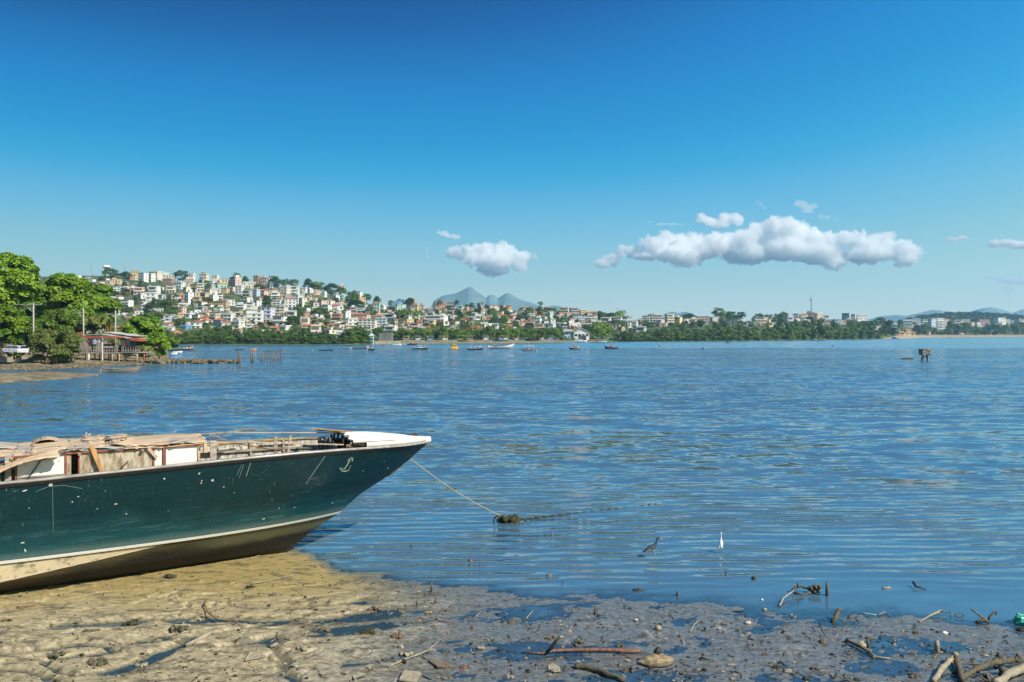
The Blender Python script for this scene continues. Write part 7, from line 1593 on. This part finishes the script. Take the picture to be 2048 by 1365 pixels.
# big driftwood, bottom right corner
bd_ = thing('driftwood_limb', 'largest pile of mud-caked driftwood limbs in the bottom right corner', 'driftwood', gp(1950, 1352)); o0 = bd_.location
def L3(px, py, z): return gp(px, py, 0) + Vector((0, 0, z)) - o0
for k, (pp, r, m) in enumerate([([(1866, 1368, .02), (1886, 1345, .06), (1900, 1335, .10), (1911, 1328, .14)], .055, drift_p), ([(1908, 1333, .16), (1912, 1330, .10), (1918, 1345, .07), (1926, 1370, .03)], .058, muddy), ([(1908, 1333, .05), (1909, 1330, .17)], .030, muddy),
                             ([(1920, 1362, .03), (1950, 1352, .08), (1985, 1345, .12), (2010, 1342, .13), (2060, 1335, .10)], .058, muddy), ([(1985, 1345, .1), (1996, 1342, .18), (1999, 1340, .24)], .048, muddy), ([(2030, 1340, .12), (2038, 1338, .2)], .045, muddy),
                             ([(1900, 1338, .09), (1925, 1336, .06), (1965, 1342, .08)], .016, drift), ([(1990, 1378, .05), (2015, 1366, .10), (2060, 1350, .14)], .085, drift_p), ([(2000, 1352, .08), (2020, 1352, .05), (2050, 1345, .10)], .06, muddy), ([(1944, 1335, .12), (1949, 1340, .05), (1956, 1350, .03)], .020, drift),
                             ([(1930, 1345, .02), (1945, 1356, .07), (1975, 1365, .02)], .016, drift), ([(1960, 1360, .10), (1972, 1350, .03), (1980, 1368, .02)], .02, drift)]):
    r = r * .72; F_ = [L3(*p) for p in pp]; rn = random.Random(k); G = []
    for a, b_ in zip(F_[:-1], F_[1:]):
        for i in range(5): G.append(a.lerp(b_, i / 5) + Vector((rn.uniform(-1, 1), rn.uniform(-1, 1), rn.uniform(-1, 1))) * r * .18)
    G.append(F_[-1]); MB().tube(G, [r * rn.uniform(.82, 1.15) for _ in G], 10).build('limb', m, bd_, True)
# floating bits and stones
lump('dark piece of wood floating left of the root tangle', 1276, 1181, .12, .035, .03, blackw, 'floating_wood', 'driftwood', 'floating bits in the shallows'); lump('dark rounded lump in the ripples right of the egret', 1508, 1159, .055, .04, .06, weed, 'floating_lump', 'floating lump', 'floating bits in the shallows')
lump('brown coconut husk floating left of the heron', 1098, 1152, .06, .045, .04, drift, 'coconut_husk', 'coconut husk', 'floating bits in the shallows'); lump('round dark husk floating in front of the bow', 941, 1123, .045, .04, .055, drift_r, 'coconut_husk', 'coconut husk', 'floating bits in the shallows')
lump('small dark husk floating nearest the stem', 822, 1093, .025, .025, .03, blackw, 'coconut_husk', 'coconut husk', 'floating bits in the shallows'); lump('small reddish float just right of the weedy clump', 1105, 1065, .035, .03, .02, drift_r, 'small_float', 'float', 'floating bits in the shallows')
stick('dark wedge of wood sticking out of the water far right', [(1826, 1174, .09), (1832, 1178, .05), (1852, 1180, .01)], .035, blackw, 'floating_wood', 'driftwood', .012); stick('short pale chip of wood floating right of the stout stake', [(1765, 1178, .012), (1781, 1177, .014)], .022, drift_p, 'floating_wood', 'driftwood', .02)
lump('round tan coconut on the grey mud, largest ball on the flat', 1316, 1262, .055, .055, .052, drift_p, 'coconut', 'coconut', rough=.06, z=.03); lump('pale shell on the film of water below the dark floating lump', 1496, 1249, .055, .03, .03, mat('shell_pink', (.58, .50, .40), .6), 'shell', 'shell', z=.015)
lump('small white shell left of the tan coconut', 1272, 1243, .03, .022, .018, mat('shell_white', (.75, .72, .66), .5), 'shell', 'shell', z=.01); lump('tiny white shell in the shallow film, right part', 1524, 1201, .025, .02, .018, mat('shell_white', (.75, .72, .66), .5), 'shell', 'shell', z=.01)
lump('white and pink shell near the cut stump', 1889, 1268, .05, .03, .022, mat('shell_white', (.75, .72, .66), .5), 'shell', 'shell', z=.01); lump('small tan stone at the water film right of the pale curved stick', 1529, 1221, .045, .03, .03, drift_p, z=.01)
for i, (px, py, s, m, lab) in enumerate([(180, 1270, .10, muddy, 'clod of weed in the middle of the brown mud'), (236, 1291, .09, drift_p, 'tan clod beside the upper wet channel'), (284, 1331, .07, drift_p, 'upright tan stub of wood by the lower channel'), (196, 1335, .13, muddy, 'largest clod of mud between the wet channels'), (115, 1318, .10, muddy, 'low clod at the left bend of the channel'),
                                       (12, 1252, .06, drift_r, 'reddish clod at the left edge'), (355, 1268, .13, muddy, 'crumbly clod near the dark curved stick'), (262, 1250, .12, weed, 'flat strand of weed left of the dark curved stick'), (340, 1165, .12, weed, 'dark weed heap against the hull shadow'), (500, 1184, .07, blackw, 'dark husk at the end of the pale straight stick'),
                                       (545, 1197, .06, drift, 'small conical shell on the yellowish mud'), (750, 1222, .10, drift, 'ribbed brown husk by the dark pool'), (792, 1277, .08, drift_r, 'dark red lump on the grey mud'), (735, 1270, .12, weed, 'weed heap of dark leaves in the middle of the flat'), (650, 1262, .07, drift, 'brown clod near the middle channel'),
                                       (608, 1305, .09, drift_p, 'grey stone with a pointed top'), (812, 1310, .08, drift_p, 'crumbly lump beside the bent stick'), (1000, 1302, .05, blackw, 'dark clod left of the long branch'), (960, 1297, .06, drift_p, 'tan clod left of the long branch'), (1158, 1288, .07, muddy, 'dark clod above the long branch'), (1240, 1293, .06, muddy, 'dark clod above the palm sheath'),
                                       (1020, 1246, .06, muddy, 'rough clod above the middle of the flat'), (1255, 1343, .08, muddy, 'leafy clod under the palm sheath'), (1100, 1278, .07, drift, 'low brown clod left of the side branch'), (858, 1230, .06, drift_p, 'tan shell-shaped stone in the small pool'), (1580, 1281, .04, muddy, 'small dark clod, right of the dark bar'), (1530, 1310, .04, muddy, 'round clod in front of the dark bar'),
                                       (1490, 1270, .04, muddy, 'knobbly clod between stick and shell'), (1830, 1268, .06, muddy, 'dark clod on the film of water, far right'), (1828, 1355, .07, muddy, 'dark clod left of the big driftwood'), (1630, 1340, .05, muddy, 'flat brown clod in the lower right mud'), (930, 1338, .06, drift_r, 'reddish clod at the bottom middle'), (1020, 1355, .05, drift_p, 'small white-topped clod at the bottom middle')]):
    k = MB(); rn = random.Random(i + 40); g = gp(px, py)
    for j in range(9): k.blob((rn.uniform(-1, 1) * s, rn.uniform(-.6, .6) * s, rn.uniform(0, .35) * s), (rn.uniform(.25, .6) * s, rn.uniform(.25, .5) * s, rn.uniform(.18, .4) * s), i * 11 + j, 7, 5, .4)
    tag(k.build('clod', m, None, False, g), lab, 'clod', 'clods and weed on the mud flat')
def flat_piece(label, pts, m, name, cat, z=.03):
    g = gp(*pts[0]); P_ = [gp(px, py) - g for px, py in pts]; n = len(P_); mb = MB(); top = [Vector((p.x, p.y, p.z + z + .02 * math.sin(i * 2.2))) for i, p in enumerate(P_)]
    mb.add(top + [t_ - Vector((0, 0, .02)) for t_ in top], [tuple(range(n)), tuple(range(2 * n - 1, n - 1, -1))] + [(i, i + n, (i + 1) % n + n, (i + 1) % n) for i in range(n)]); tag(mb.build(name, m, None, False, g), label, cat, 'stones and lumps on the flat')
flat_piece('grey triangular slab of mud crust near the bottom', [(490, 1335), (532, 1325), (510, 1317), (500, 1320)], drift_p, 'mud_slab', 'slab', .04)
flat_piece('curled brown leaf-shaped bark in front of the bent stick', [(855, 1326), (875, 1341), (912, 1338), (890, 1328), (865, 1328)], drift, 'bark_piece', 'bark', .03)
flat_piece('square grey slab lying at the bottom edge', [(798, 1372), (808, 1350), (843, 1351), (832, 1374)], drift_p, 'stone_slab', 'slab', .05)
flat_piece('pale oval plate of shell below the long branch', [(1096, 1337), (1104, 1333), (1118, 1336), (1121, 1346), (1108, 1350), (1098, 1345)], drift_p, 'oyster_shell', 'shell', .03)
# scattered fragments nobody could count
frag = [MB(), MB(), MB()]; rn = random.Random(99)
for i in range(2100):
    px = rn.uniform(-20, 2070); base_row = float(np.interp(px, [0, 570, 720, 870, 1250, 1500, 1750, 2048], [1190, 1125, 1150, 1180, 1200, 1215, 1235, 1265])); py = base_row + (1375 - base_row) * rn.random() ** .8
    if px < 560 and py < np.interp(px, [0, 560], [1195, 1125]): continue
    g = gp(px, py); s = rn.uniform(.006, .022) * (1.7 if rn.random() < .12 else 1); k = frag[rn.choice((0, 0, 1, 2))]
    if rn.random() < .35:
        a = rn.uniform(0, 6.28); l = s * rn.uniform(3, 8); d_ = Vector((math.cos(a) * l, math.sin(a) * l, rn.uniform(0, .5) * l)); k.beam(g - d_ * .5 + Vector((0, 0, s * .4)), g + d_ * .5 + Vector((0, 0, s * .4)), s * .5)
    else: k.blob(g + Vector((0, 0, s * .3)), (s * rn.uniform(.8, 1.8), s, s * rn.uniform(.5, 1)), i, 5, 4, .35)
for k, m, nm_ in zip(frag, (blackw, drift, drift_p), ('dark_litter', 'brown_litter', 'pale_litter')): tag(k.build(nm_, m), kind='stuff')
